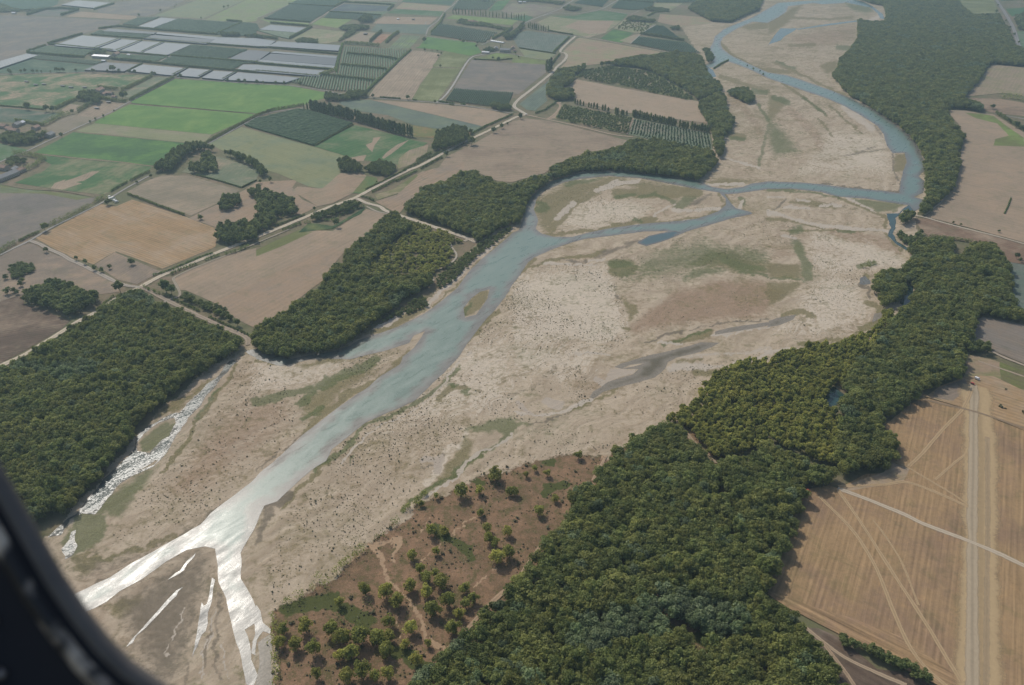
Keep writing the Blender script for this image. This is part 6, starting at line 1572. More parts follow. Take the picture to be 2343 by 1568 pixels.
# ------------------------------------------------------------------ tall poplar rows and single trees
row('poplar', 'poplar', 'A2 505,1010 640,1045 770,1075 885,1100', 30, '{n} poplar of the upper tall dark row', 'upper poplar row', (23, 30), .16)
row('poplar', 'poplar', 'A2 912,1108 1060,1150 1210,1200 1360,1242', 34, '{n} poplar of the lower tall dark row', 'lower poplar row', (22, 29), .16)
trees('poplar', 'poplar', 'A2 1385,1240,27 1410,1246,26 1428,1250,24 440,1000,15 470,1008,19', '{n} of the loose poplars at the ends of the tall rows', 'loose poplars by the rows', ratio=.13)
row('poplar', 'poplar', 'A2 1795,130 2000,145 2110,158 2250,168', 17, '{n} poplar of the far poplar avenue', 'far avenue poplars', (20, 27), .12)
trees('poplar', 'poplar', 'A2 2285,172,24 2330,178,26 A3 18,178,22 40,180,20 60,182,24 85,182,22 112,183,24', '{n} of the spaced poplars ending the far avenue', 'spaced avenue poplars', ratio=.1)
row('poplar', 'poplar', 'A3 150,262 240,280 330,293', 10, '{n} poplar of the short row above the vineyard', 'short poplar row', (18, 26), .14)
trees('poplar', 'poplar', 'A3 318,655,34 338,658,36 355,652,40', '{n} of three big dark poplars beside the lane bend', 'lone poplar trio', ratio=.15)
row('young_poplar', 'greenpoplar', 'A3 575,950 680,972 850,1012', 12, '{n} young poplar of the broken row beside the plantation', 'broken poplar row', (11, 16), .2, skip=(4, 9))
trees('young_poplar', 'greenpoplar', 'A3 878,1020,11 945,1040,16 965,1042,15 1000,1050,13 1018,1052,12 1045,1052,11', '{n} of the young poplars in the gap of the row', 'gap poplars', ratio=.24)
row('young_poplar', 'greenpoplar', 'A3 1105,1068 1300,1110 1510,1158 1700,1195 1800,1215', 34, '{n} young poplar of the long row above the dotted plantation', 'long young poplar row', (14, 20), .2, skip=(20, 25))
trees('field_tree', 'dark', 'A1 85,672,12 105,680,10 190,668,9 230,668,11 305,668,9 345,665,7 380,665,6 465,665,6 520,660,12 545,662,11 580,662,12 695,660,9 845,665,10 865,668,9 985,662,8 1030,660,17 1090,665,10 1185,672,10 1235,674,10', '{n} tree of the ragged row along the pale field lane', 'ragged lane trees')
trees('field_tree', 'dark', 'A1 1390,690,10 1415,692,9 1600,705,8 1645,715,11 2080,745,8 2180,755,9 2238,765,11 A2 10,768,10 70,768,7 180,772,8 260,776,9 300,778,6 400,785,10', '{n} tree along the lane under the nets', 'trees along the net lane')
trees('field_tree', 'dark', 'A1 258,1005,16 422,1022,14 482,1025,13 660,1040,9', '{n} of four round trees below the patchy pasture', 'pasture edge trees')
trees('field_tree', 'dark', 'A1 825,1125,6 875,1100,6 945,1075,7 1040,1020,4 562,1255,9', '{n} small tree on the straight lane beside the bright meadows', 'meadow lane trees')
trees('field_tree', 'dark', 'A1 1120,910,17 1150,900,15', '{n} of two broad trees at the farm corner', 'farm corner trees')
trees('field_tree', 'dark', 'A1 1270,155,11 1465,110,10 1595,70,6 1610,50,6 1835,175,7 2045,80,11 2083,68,9', '{n} far tree along the distant field lanes', 'distant lane trees')
trees('field_tree', 'dark', 'A2 1538,392,16 1070,895,9 1382,912,10 1632,948,8 1540,470,8 1605,470,5 1655,475,5 1660,525,8 1690,500,7 1680,618,8', '{n} tree of those dotted round the tan and olive fields', 'middle field trees')
trees('field_tree', 'dark', 'A2 1862,378,9 1895,400,12 1925,390,8 2020,405,8 2010,440,9 2215,565,12 2160,545,8', '{n} tree of those round the bright green field', 'bright field trees')
trees('cypress', 'poplar', 'A2 2228,445,15 2245,432,14', '{n} of two slim dark cypresses at the farm', 'farm cypresses', ratio=.09)
trees('field_tree', 'dark', 'A2 45,1050,6 115,1038,9', '{n} of two trees on the hayfield lane', 'hayfield lane trees')
trees('field_tree', 'dark', 'A2 1965,1325,15 2240,1175,10 2295,1140,5 2170,1215,11 1740,1430,10 1955,1225,10', '{n} tree standing along the dike road', 'dike road trees')
trees('field_tree', 'dark', 'A3 78,1090,12 60,535,7 30,500,8', '{n} tree by the bend of the pale lane', 'lane bend trees')
trees('field_tree', 'dark', 'B1 412,548,12 425,740,7 700,812,6 780,848,7 1100,1105,14 1250,115,5 1380,60,6', '{n} tree dotted around the golden stubble', 'stubble trees', ratio=.42)
trees('field_tree', 'scrubtree', 'B1 1205,850,8 870,905,7 930,920,6 1000,890,6 1830,440,7', '{n} shrubby tree on the fallow ground by the crossroads', 'fallow trees', ratio=.5)
trees('field_tree', 'dark', 'B1 985,310,9', 'dark square tree shading the white vans', None, ratio=.62)
trees('field_tree', 'scrubtree', 'B1 55,985,6 70,1120,8 130,1105,6 160,1120,5 190,1050,7 210,1010,6', '{n} bush tree on the rough pasture by the copse', 'rough pasture trees', ratio=.5)
trees('field_tree', 'dark', 'B1 1520,1110,16 1570,1130,13', '{n} of two big dark trees right of the crossroads', 'crossroads trees', ratio=.45)
trees('field_tree', 'dark', 'B1 1730,1200,9 2000,1320,8 2170,1410,8', '{n} taller tree along the river track', 'river track trees')
trees('field_tree', 'dark', 'B2 740,510,12 535,360,6 130,100,9 40,110,6 1500,450,4 1100,110,4', '{n} single tree above and below the dike road', 'single dike trees', ratio=.36)
trees('field_tree', 'dark', 'B4 1395,575,7 1605,640,6 1640,650,6 1690,480,4 1760,500,4 2270,800,8 2300,830,6 2110,560,4', '{n} tree along the brown right-hand field', 'right field trees')
trees('field_tree', 'dark', 'A4 1840,1000,17 1920,1020,13 2050,1000,11 2190,1120,9 2265,1170,13 2320,1190,9', '{n} tree between the right-hand tan fields', 'tan field trees', ratio=.5)
trees('field_tree', 'dark', 'A4 2085,120,12 2100,60,9 2170,200,8 2210,265,9 2250,330,10 2290,400,8', '{n} tree beside the far right road', 'road trees')
trees('bank_tree', 'scrubtree', 'A4 800,905,13 A3 2145,610,6 2200,640,7 2260,660,6 2290,690,7', '{n} tree on the water edge of the upper river', 'upper river trees')
trees('clipped_bush', 'dark', 'D4 675,1150,6 700,1200,7 760,1210,7 800,1225,6 880,1250,5 930,1280,8 980,1300,8 1050,1350,8 1120,1380,8 1200,1420,8 1230,1390,7 1310,1450,9 1430,1530,8 1340,1500,6', '{n} bush of the dark row under the stubble field', 'bushes under the stubble field', ratio=.6)
trees('lone_shrub', 'bush', 'C4 2120,590,3.5 2165,605,2 2340,650,5 2170,430,2 480,1320,3', '{n} shrub on the dry ground by the airstrip', 'airstrip shrubs', 'shrub', ratio=.7)
# heath trees, one by one
HEATHT = ('C2 2180,1250,14 1870,1400,13 2040,1380,8 2320,1390,8 1640,1420,6 1510,1490,6 C3 605,1060,8 205,1170,6 320,1220,7 130,1230,6 20,1390,8 390,1450,7 240,1568,9 D2 1590,190,10 1640,200,5 1720,190,8 1430,420,9 1650,370,7 2050,20,7 2100,170,9 2130,270,10 '
          '2180,300,8 2290,200,9 2200,450,12 2310,400,11 1500,540,8 1640,570,7 1410,700,11 1560,620,9 1700,670,11 1560,760,11 1190,770,13 1290,840,12 1000,740,11 765,850,8 1610,920,12 1760,840,13 1900,720,9 1980,810,9 1910,860,8 1850,950,9 1790,1090,11 1220,1020,10 1420,1080,10 '
          '460,1090,13 250,1100,9 230,1210,9 360,1230,10 690,1110,12 540,1270,12 800,1180,13 960,1170,13 1110,1180,12 1220,1160,9 870,1310,11 760,1340,8 1200,1300,12 1470,1360,9 570,1500,9 840,1530,11 960,1480,13 1080,1530,10 1220,1500,10 1360,1220,7 1580,1210,6')
HT = ' '.join(w if w.count(',') < 2 else ','.join(w.split(',')[:2] + [str(float(w.split(',')[2]) * 1.08)]) for w in HEATHT.split())
trees('heath_tree', 'heathtree', HT, '{n} of the round trees dotted over the rusty heath', 'round heath trees', ratio=.46)

# shrubs on gravel and heath: the largest as single shrubs, the rest as one cover
def shrub_points(s, sp, clear_water=True):
    P = fill(Q(s), sp, .5, jit=.5)
    U = to_uv(P)
    ok = np.ones(len(P), bool)
    for poly in (MAIN,):
        ok &= ~inside(U, poly) | inside(U, ISLAND)
    return P[ok]
BARS = ['D1 720,420 1000,300 1930,-20 C2 0,1180 300,900 600,660 1000,350 1430,20 1000,120 600,200 0,200 C1 2250,150 2000,420 1700,760 1450,1200 1100,1568 D1 1000,0 700,400',
        'D2 170,880 80,500 250,0 C2 260,1568 560,1160 900,800 1500,500 1900,50 B2 1930,1568 2150,1330 2340,1100 B3 0,1000 200,860 850,830 930,1050 1000,1200 1060,1400 1060,1568 C3 700,160 900,400 600,600 150,720 0,700 C2 1920,790 1920,920 1720,980 1640,1180 1500,1400 1340,1540 D2 1230,80 960,300 680,560 520,600',
        'C2 1560,1480 1760,1300 2340,880 C3 740,540 1400,260 2340,80 C4 300,50 0,110 C3 2000,190 1750,370 1500,600 1120,860 800,1000 0,1100',
        'B3 1150,1300 2340,1000 B4 0,1000 60,1260 0,1340 B3 2340,1340 1500,1440 1100,1530', 'B4 420,560 1100,640 1280,900 960,960 840,1060 920,1300 800,1460 300,1560 0,1440 300,1300 430,1000 380,700',
        'B3 250,250 470,150 1000,80 1450,140 1850,240 1900,340 1500,430 900,500 400,580 250,540', 'B3 900,800 1200,720 1600,580 2340,420 B4 0,420 280,500 260,640 0,800 B3 2340,840 1900,880 1200,1100 950,1040',
        'B4 0,240 600,250 1080,420 1090,530 500,500 0,370', 'A4 0,800 500,1000 1050,1240 1130,1568 B4 1190,180 0,90 A3 2340,1568 1900,1430 2000,1200 2100,1000 2340,900', 'A4 0,560 700,880 560,700 640,560 820,380 500,240 160,330 0,450']
SH = []
for i, s in enumerate(BARS):
    sp = [3.3, 3.0, 3.3, 5, 4.4, 4.8, 4, 7, 10, 13][i]
    P = shrub_points(s, sp)
    q = np.array([mnoise.noise(Vector((p[0] * .013 + p[1] * .006, p[1] * .009, 2))) + .6 * mnoise.noise(Vector((p[0] * .05, p[1] * .04, 7))) for p in P])
    keep = RNG.random(len(P)) < np.clip(.36 + q * 1.1, .04, 1)
    SH.append(P[keep])
P = np.concatenate(SH)
big = RNG.random(len(P))
r = np.where(big > .994, RNG.uniform(.8, 1.2, len(P)), np.where(big > .85, RNG.uniform(.55, .9, len(P)), RNG.uniform(.28, .58, len(P))))
dist = np.linalg.norm(P - np.array([0, 0, CAM_H]), axis=1)
U = to_uv(P)
vis = (U[:, 0] > 480) & (U[:, 0] < 2330) & (U[:, 1] > 5) & (U[:, 1] < 1560)
order = np.argsort(np.where(vis, dist / r, 1e9))
one = np.zeros(len(P), bool); one[order[:230]] = True
for i in np.where(one)[0]:
    plant('gravel_shrub', 'bush', P[i, 0], P[i, 1], r[i] * 1.45, r[i], 'low dark shrub on the pale gravel bars, larger than its neighbours', 'shrub', 'larger shrubs on the gravel', .13)
rest = ~one
scatter('shrubs', 'bush', P[rest] * np.array([1, 1, 0]) + np.array([0, 0, .13]), r[rest], r[rest] * RNG.uniform(.4, .7, rest.sum()), 'countless small dark shrubs dotted over the gravel bars', 'shrubs')
print('gravel shrubs', len(P))
P = fill(HEATH, 4.4, .5, jit=.5)
q = np.array([mnoise.noise(Vector((p[0] * .03, p[1] * .03, 6))) for p in P])
P = P[RNG.random(len(P)) < np.clip(.3 + q * .8, .04, 1)]
r = np.where(RNG.random(len(P)) > .9, RNG.uniform(.8, 1.7, len(P)), RNG.uniform(.3, .8, len(P)))
scatter('heath_shrubs', 'bush', P * np.array([1, 1, 0]) + np.array([0, 0, .18]), r, r, 'small shrubs and tussocks over the rusty heath', 'shrubs')
# bank scrub along the left shelf
clump('B2 1620,1000 1760,860 1900,760 2060,640 2240,540 2340,480 2340,520 2200,650 2000,800 1830,980 1680,1080', 5, 'scrub along the left river bank', 'scrubtree', 4, 2.6, 'bank_scrub')
clump('B2 1100,1400 1240,1300 1400,1200 1540,1110 1570,1240 1400,1310 1280,1330', 5, 'willow scrub below the middle wood', 'scrubtree', 4, 2.6, 'bank_scrub')
# ------------------------------------------------------------------ buildings
def box(bm, x0, x1, y0, y1, z0, z1, T=None):
    vs = [bm.verts.new((x, y, z)) for z in (z0, z1) for y in (y0, y1) for x in (x0, x1)]
    for q in ((0, 2, 3, 1), (4, 5, 7, 6), (0, 1, 5, 4), (2, 6, 7, 3), (0, 4, 6, 2), (1, 3, 7, 5)):
        bm.faces.new([vs[i] for i in q])
    return vs

def bm_obj(name, fn, mat, parent, bevel=0):
    bm = bmesh.new(); fn(bm)
    if bevel: bmesh.ops.bevel(bm, geom=bm.edges[:], offset=bevel, segments=2, affect='EDGES')
    bmesh.ops.recalc_face_normals(bm, faces=bm.faces[:])
    me = bpy.data.meshes.new(name); bm.to_mesh(me); bm.free()
    me.materials.append(M[mat])
    return link(name, me, parent)

def root_at(name, s, d, z, label, cat, group=None):
    p = Q(s)[0]
    x, y = G(*p[:2], z)
    o = bpy.data.objects.new(name, None); COL.objects.link(o)
    o.location = (x, y, z)
    q = Q(d)
    a = G(*q[0][:2]); b = G(*q[1][:2])
    o.rotation_euler = (0, 0, math.atan2(b[1] - a[1], b[0] - a[0]))
    return tag(o, label, cat, group)

def house(s, d, L, W, H, label, roof='roof_tile', pitch=.32, wall='plaster', chimney=True, cat='house', group=None, name='farmhouse', zz=None):
    r = root_at(name, s, d, .3 + Z['n'], label, cat, group)
    l, w = L / 2, W / 2
    rh = w * pitch * 2 * .9
    def wallf(bm):
        box(bm, -l, l, -w, w, -.5, H)
        a = [bm.verts.new(v) for v in ((-l, -w, H + .002), (-l, w, H + .002), (-l, 0, H + rh), (l, -w, H + .002), (l, w, H + .002), (l, 0, H + rh))]
        bm.faces.new((a[0], a[2], a[1])); bm.faces.new((a[3], a[4], a[5]))
    bm_obj('wall', wallf, wall, r)
    def rooff(bm):
        o = .5; t = .22
        k = rh / w
        pr = [(-w - o, H - o * k), (0, H + rh), (w + o, H - o * k)]
        top = [(y, z + t) for y, z in pr]; bot = [(y, z + .01) for y, z in pr]
        ring = top + bot[::-1]
        A = [bm.verts.new((-l - o, y, z)) for y, z in ring]; B = [bm.verts.new((l + o, y, z)) for y, z in ring]
        n = len(ring)
        for i in range(n): bm.faces.new((A[i], A[(i + 1) % n], B[(i + 1) % n], B[i]))
        bm.faces.new(A[::-1]); bm.faces.new(B)
    ro = bm_obj('roof', rooff, roof, r)
    if chimney:
        bm_obj('chimney', lambda bm: (box(bm, l * .5 - .4, l * .5 + .4, -.9, -.1, H + rh * .5, H + rh + 1.2), box(bm, l * .5 - .5, l * .5 + .5, -1, 0, H + rh + 1.21, H + rh + 1.4)), 'plaster', ro)
    n = max(2, int(L / 4))
    bm_obj('door', lambda bm: box(bm, -.6, .6, -w - .06, -w + .02, 0, 2.2), 'wood', r)
    for i in range(n):
        x = -l + L * (i + .5) / n
        if abs(x) < 1.4: continue
        bm_obj('window', lambda bm: box(bm, x - .5, x + .5, -w - .05, -w + .02, 1.0, 2.3), 'glass', r)
        bm_obj('window', lambda bm: box(bm, x - .5, x + .5, w - .02, w + .05, 1.0, 2.3), 'glass', r)
    return r

DL = 'A1 580,1222 1150,945'; DR = 'A1 1195,945 2310,1038'
house('A1 905,840', DL, 30, 16, 6, 'large tile-roofed farm building between dark hedges')
house('A1 948,870', DL, 16, 9, 4.5, 'small pale farm outbuilding in front of the tile-roofed farm', chimney=False)
house('A1 1000,862', DR, 20, 9, 4.5, 'low house half hidden by trees right of the tile-roofed farm')
house('A1 1045,895', DR, 12, 8, 4, 'small dusty shed at the farm corner beside the broad trees', chimney=False)
house('A1 30,1165', DR, 22, 12, 5, 'tile-roofed house at the left edge of the hamlet', 'roof_tile')
house('A1 95,1190', DR, 18, 11, 5, 'brown-roofed house in the middle of the hamlet')
house('A1 160,1150', DL, 20, 12, 5, 'grey-roofed house at the back of the hamlet', 'roof_grey')
house('A1 200,1136', DL, 13, 10, 4.5, 'white-roofed shed at the back of the hamlet', 'roof_white', chimney=False)
house('A1 130,1205', DR, 22, 11, 5, 'long tiled house in front of the hamlet')
house('A1 330,1180', DL, 18, 11, 5, 'tiled house at the right side of the hamlet yard')
house('A1 455,1245', DL, 20, 14, 5, 'dusty-roofed house nearest the straight lane', 'roof_grey')
house('A1 30,1545', DR, 20, 12, 5, 'tiled house of the near farmstead at the left edge')
house('A1 130,1560', DL, 16, 10, 4.5, 'pale shed of the near farmstead beside the dark hedge', 'roof_grey', chimney=False)
house('B1 55,65', 'B1 0,90 200,10', 52, 14, 5.5, 'long grey barn at the left edge of the fields', 'roof_grey', chimney=False, cat='barn', name='barn')
house('B1 170,15', 'B1 0,90 200,10', 30, 9, 5, 'smaller tan-roofed barn behind the long grey barn', 'roof_tile', chimney=False, cat='barn', name='barn')
house('A1 938,528', DR, 62, 24, 6, 'white sheet-roofed packing shed among the nets', 'roof_white', .12, chimney=False, cat='shed', name='packing_shed')
house('A1 1060,505', DL, 26, 15, 5, 'brown-roofed farmhouse beside the packing shed')
house('A1 1180,512', DR, 12, 7, 4, 'small white hut right of the packing shed yard', 'roof_white', chimney=False, cat='shed', name='hut')
house('A1 950,565', DR, 14, 7, 3.5, 'tiny white hut below the packing shed', 'roof_white', chimney=False, cat='shed', name='hut')
house('A1 130,128', DR, 18, 10, 4, 'white far house at the top left corner', 'roof_white')
house('A2 2275,475', DR, 34, 15, 7, 'large grey-roofed farmhouse at the end of the white lane', 'roof_grey')
house('A2 2190,455', DL, 24, 13, 6, 'darker farmhouse wing left of the cypresses', 'roof_grey')
house('A3 10,450', DL, 16, 12, 6, 'tiled house right of the grey farmhouse')
house('A3 25,470', DR, 10, 7, 3.5, 'small tiled outbuilding below the tiled house', chimney=False)
house('A2 2095,488', DR, 24, 8, 3.5, 'low white shed beside the white lane', 'roof_white', chimney=False, cat='shed', name='shed')
house('A2 1965,210', DR, 26, 16, 6, 'reddish house among the far garden trees')
house('A2 2010,215', DR, 14, 10, 5, 'pinkish annexe beside the reddish far house', chimney=False)
house('A2 2090,15', DR, 34, 16, 7, 'white-walled far house behind the orchard', 'roof_grey')
house('A3 75,35', DR, 16, 9, 8, 'tall white far silo house in the dry plot', 'roof_white', chimney=False, cat='shed', name='shed')
house('A3 115,28', DR, 14, 8, 4, 'white shed right of the tall far house', 'roof_white', chimney=False, cat='shed', name='shed')
house('A3 470,20', DL, 20, 12, 5, 'far tiled house beside the grey road')
house('A3 590,70', DR, 22, 8, 4, 'grey far shed beside the tree island', 'roof_grey', chimney=False, cat='shed', name='shed')
house('A2 1296,180', DR, 9, 5, 3.2, 'small white shed in the tan yard plot', 'roof_white', chimney=False, cat='shed', name='shed')
house('A2 1436,184', DR, 12, 5, 3.2, 'small grey shed in the tan yard plot', 'roof_grey', chimney=False, cat='shed', name='shed')
house('A2 1000,318', DR, 12, 9, 4, 'dark cube-like hut standing in the tan plot', 'roof_grey', chimney=False, cat='shed', name='hut', wall='wood')

def tunnel(s, L, W, Hh, label):
    pts = Q(s)
    r = root_at('greenhouse_tunnel', s, s, .3 + Z['n'], label, 'polytunnel')
    a, b = G(*pts[0][:2]), G(*pts[1][:2])
    r.location.x, r.location.y = (a[0] + b[0]) / 2, (a[1] + b[1]) / 2
    L = math.hypot(b[0] - a[0], b[1] - a[1])
    def cov(bm):
        n, m = 10, 24
        g = [[bm.verts.new((-L / 2 + L * j / m, -W / 2 * math.cos(math.pi * i / n), Hh * math.sin(math.pi * i / n) * (1 - .05 * (j % 2)))) for i in range(n + 1)] for j in range(m + 1)]
        for j in range(m):
            for i in range(n): bm.faces.new((g[j][i], g[j + 1][i], g[j + 1][i + 1], g[j][i + 1]))
        bm.faces.new(g[0]); bm.faces.new(g[-1][::-1])
    bm_obj('cover', cov, 'white_paint', r)
    bm_obj('door', lambda bm: box(bm, L / 2, L / 2 + .08, -1.2, 1.2, 0, 2.2), 'wood', r)
tunnel('A2 2145,380 2262,398', 0, 8, 3.6, 'long white polytunnel in front of the dark trees')

# livestock feeders in the patchy pasture
def feeder(s, label):
    r = root_at('livestock_feeder', s, DR, .35 + Z['n'], label, 'feeder', 'dark livestock feeders in the pasture')
    L, W, Hh = 13, 6, 3
    def rf(bm):
        P = [(-W / 2 - .4, Hh - .5), (0, Hh + .5), (W / 2 + .4, Hh - .5)]
        ring = [(y, z + .15) for y, z in P] + [(y, z) for y, z in P[::-1]]
        A = [bm.verts.new((-L / 2, y, z)) for y, z in ring]; B = [bm.verts.new((L / 2, y, z)) for y, z in ring]
        for i in range(6): bm.faces.new((A[i], A[(i + 1) % 6], B[(i + 1) % 6], B[i]))
        bm.faces.new(A[::-1]); bm.faces.new(B)
    bm_obj('roof', rf, 'roof_grey', r)
    bm_obj('trough', lambda bm: box(bm, -L / 2 + .6, L / 2 - .6, -1.6, 1.6, 0, 1.5), 'trough', r)
    for x in (-1, 1):
        for y in (-1, 1):
            bm_obj('post', lambda bm: box(bm, x * (L / 2 - .3) - .12, x * (L / 2 - .3) + .12, y * (W / 2 - .2) - .12, y * (W / 2 - .2) + .12, 0, Hh - .55), 'wood', r)
for q, lab in (('A1 245,750', 'pale feeder at the left end of the pasture line'), ('A1 330,780', 'second feeder from left in the pasture'), ('A1 405,775', 'third feeder from left in the pasture, on whitish ground'), ('A1 575,790', 'fourth feeder from left in the pasture'),
               ('A1 650,803', 'fifth feeder from left in the pasture, on pale ground'), ('A1 775,803', 'feeder at the right end of the pasture line'), ('A1 993,938', 'feeder at the top of the brown paddock'), ('A1 885,993', 'feeder in the middle of the brown paddock')):
    feeder(q, lab)

# ------------------------------------------------------------------ vehicles
def vehicle(name, s, d, L, W, Hh, paint, label, cat, van=False):
    r = root_at(name, s, d, .3 + Z['n'] + 2.5 * 0, label, cat)
    r.location.z = .32 + Z['n']
    l = L / 2
    if van: prof = [(-l, .35), (-l, Hh * .96), (-l + .15, Hh), (l * .42, Hh), (l * .62, Hh * .9), (l * .8, Hh * .56), (l * .98, Hh * .46), (l, .38)]
    else: prof = [(-l, .4), (-l, Hh * .58), (-l * .9, Hh * .62), (-l * .62, Hh * .97), (-l * .5, Hh), (l * .12, Hh), (l * .26, Hh * .95), (l * .5, Hh * .62), (l * .95, Hh * .5), (l, Hh * .4), (l, .36)]
    def body(bm):
        rows_ = []
        for y, k in ((-W / 2, 0), (-W / 2 + .1, 1), (W / 2 - .1, 1), (W / 2, 0)):
            rows_.append([bm.verts.new((x * (1 if k else .985), y, z if (k or z < Hh * .6) else Hh * .6 + (z - Hh * .6) * .55)) for x, z in prof])
        n = len(prof)
        for a, b in zip(rows_, rows_[1:]):
            for i in range(n): bm.faces.new((a[i], a[(i + 1) % n], b[(i + 1) % n], b[i]))
        bm.faces.new(rows_[0][::-1]); bm.faces.new(rows_[-1])
    bm_obj('body', body, paint, r)
    w0 = W / 2 - .16
    def screen(bm):
        if van: q = [(l * .645, Hh * .88), (l * .805, Hh * .6)]
        else: q = [(l * .275, Hh * .945), (l * .495, Hh * .65)]
        vs = [bm.verts.new((x + .03, y, z + .015)) for x, z in q for y in (-w0, w0)]
        vs2 = [bm.verts.new((x - .03, y, z - .03)) for x, z in q for y in (-w0, w0)]
        bm.faces.new((vs[0], vs[1], vs[3], vs[2])); bm.faces.new((vs2[0], vs2[2], vs2[3], vs2[1]))
        for a, b in ((0, 1), (1, 3), (3, 2), (2, 0)): bm.faces.new((vs[a], vs[b], vs2[b], vs2[a]))
    bm_obj('windscreen', screen, 'glass', r)
    for y in (-1, 1):
        x0, x1 = (l * .3, l * .62) if van else (-l * .55, l * .3)
        bm_obj('side_window', lambda bm: box(bm, x0, x1, y * (W / 2 + .005) - .02, y * (W / 2 + .005) + .02, Hh * .62, Hh * .76), 'glass', r)
        bm_obj('headlight', lambda bm: box(bm, l - .03, l + .03, y * W * .34 - .2, y * W * .34 + .2, Hh * .4, Hh * .46) if False else box(bm, l - .02, l + .025, y * W * .34 - .18, y * W * .34 + .18, Hh * .3, Hh * .38), 'lamp_lens', r)
        bm_obj('tail_light', lambda bm: box(bm, -l - .025, -l + .02, y * W * .4 - .08, y * W * .4 + .08, Hh * .42, Hh * .55), 'tail_lens', r)
        for x in (-.6, .62):
            def wheel(bm, rad=.34, th=.22):
                n = 16
                A = [bm.verts.new((x * l + rad * math.cos(6.2832 * i / n), y * (W / 2 - .1) - th / 2, rad + rad * math.sin(6.2832 * i / n))) for i in range(n)]
                B = [bm.verts.new((v.co.x, v.co.y + th, v.co.z)) for v in A]
                for i in range(n): bm.faces.new((A[i], A[(i + 1) % n], B[(i + 1) % n], B[i]))
                bm.faces.new(A[::-1]); bm.faces.new(B)
            wh = bm_obj('wheel', wheel, 'tyre', r)
            def rim(bm, rad=.2):
                n = 12; yy = y * (W / 2 - .1) + y * .115
                c = [bm.verts.new((x * l + rad * math.cos(6.2832 * i / n), yy, .34 + rad * math.sin(6.2832 * i / n))) for i in range(n)]
                e = [bm.verts.new((v.co.x, v.co.y + y * .02, v.co.z)) for v in c]
                for i in range(n): bm.faces.new((c[i], c[(i + 1) % n], e[(i + 1) % n], e[i]))
                bm.faces.new(e); bm.faces.new(c[::-1])
            bm_obj('rim', rim, 'rim', wh)
    return r
vehicle('delivery_van', 'C4 1912,336', 'U 0,0 40,22', 5.2, 2.1, 2.3, 'white_paint', 'white van parked beyond the red car at the head of the airstrip', 'van', True)
vehicle('parked_car', 'C4 1872,378', 'U 0,0 40,24', 4.3, 1.8, 1.5, 'red_paint', 'red car parked at the head of the airstrip', 'car')
vehicle('parked_car', 'C4 372,1358', 'U 0,0 40,18', 4.3, 1.8, 1.5, 'red_paint', 'dark red car in the shade at the corner of the near wood', 'car')
vehicle('parked_car', 'C4 1196,1050', 'U 0,0 40,4', 4.2, 1.8, 1.5, 'white_paint', 'small white car by the tree tip at the stubble field edge', 'car')
vehicle('caravan_truck', 'B1 1022,254', 'B1 1000,262 1045,246', 12.5, 3.2, 3.4, 'cream_paint', 'long cream truck nearest the lane beside the dark tree', 'truck', True)
vehicle('delivery_van', 'B1 1047,269', 'B1 1034,276 1060,262', 7.2, 2.4, 2.6, 'white_paint', 'white van in the middle of three parked near the lane', 'van', True)
vehicle('delivery_van', 'B1 1064,281', 'B1 1050,282 1076,276', 6.2, 2.6, 2.5, 'white_paint', 'white van farthest from the lane of three parked together', 'van', True)
vehicle('delivery_van', 'B1 1000,236', 'B1 980,245 1020,228', 6, 2.3, 2.4, 'cream_paint', 'pale van stopped on the lane above the parked vehicles', 'van', True)
vehicle('parked_car', 'A3 128,1046', 'A3 100,1050 150,1044', 4.5, 1.8, 1.5, 'white_paint', 'white car at the dike road junction', 'car')

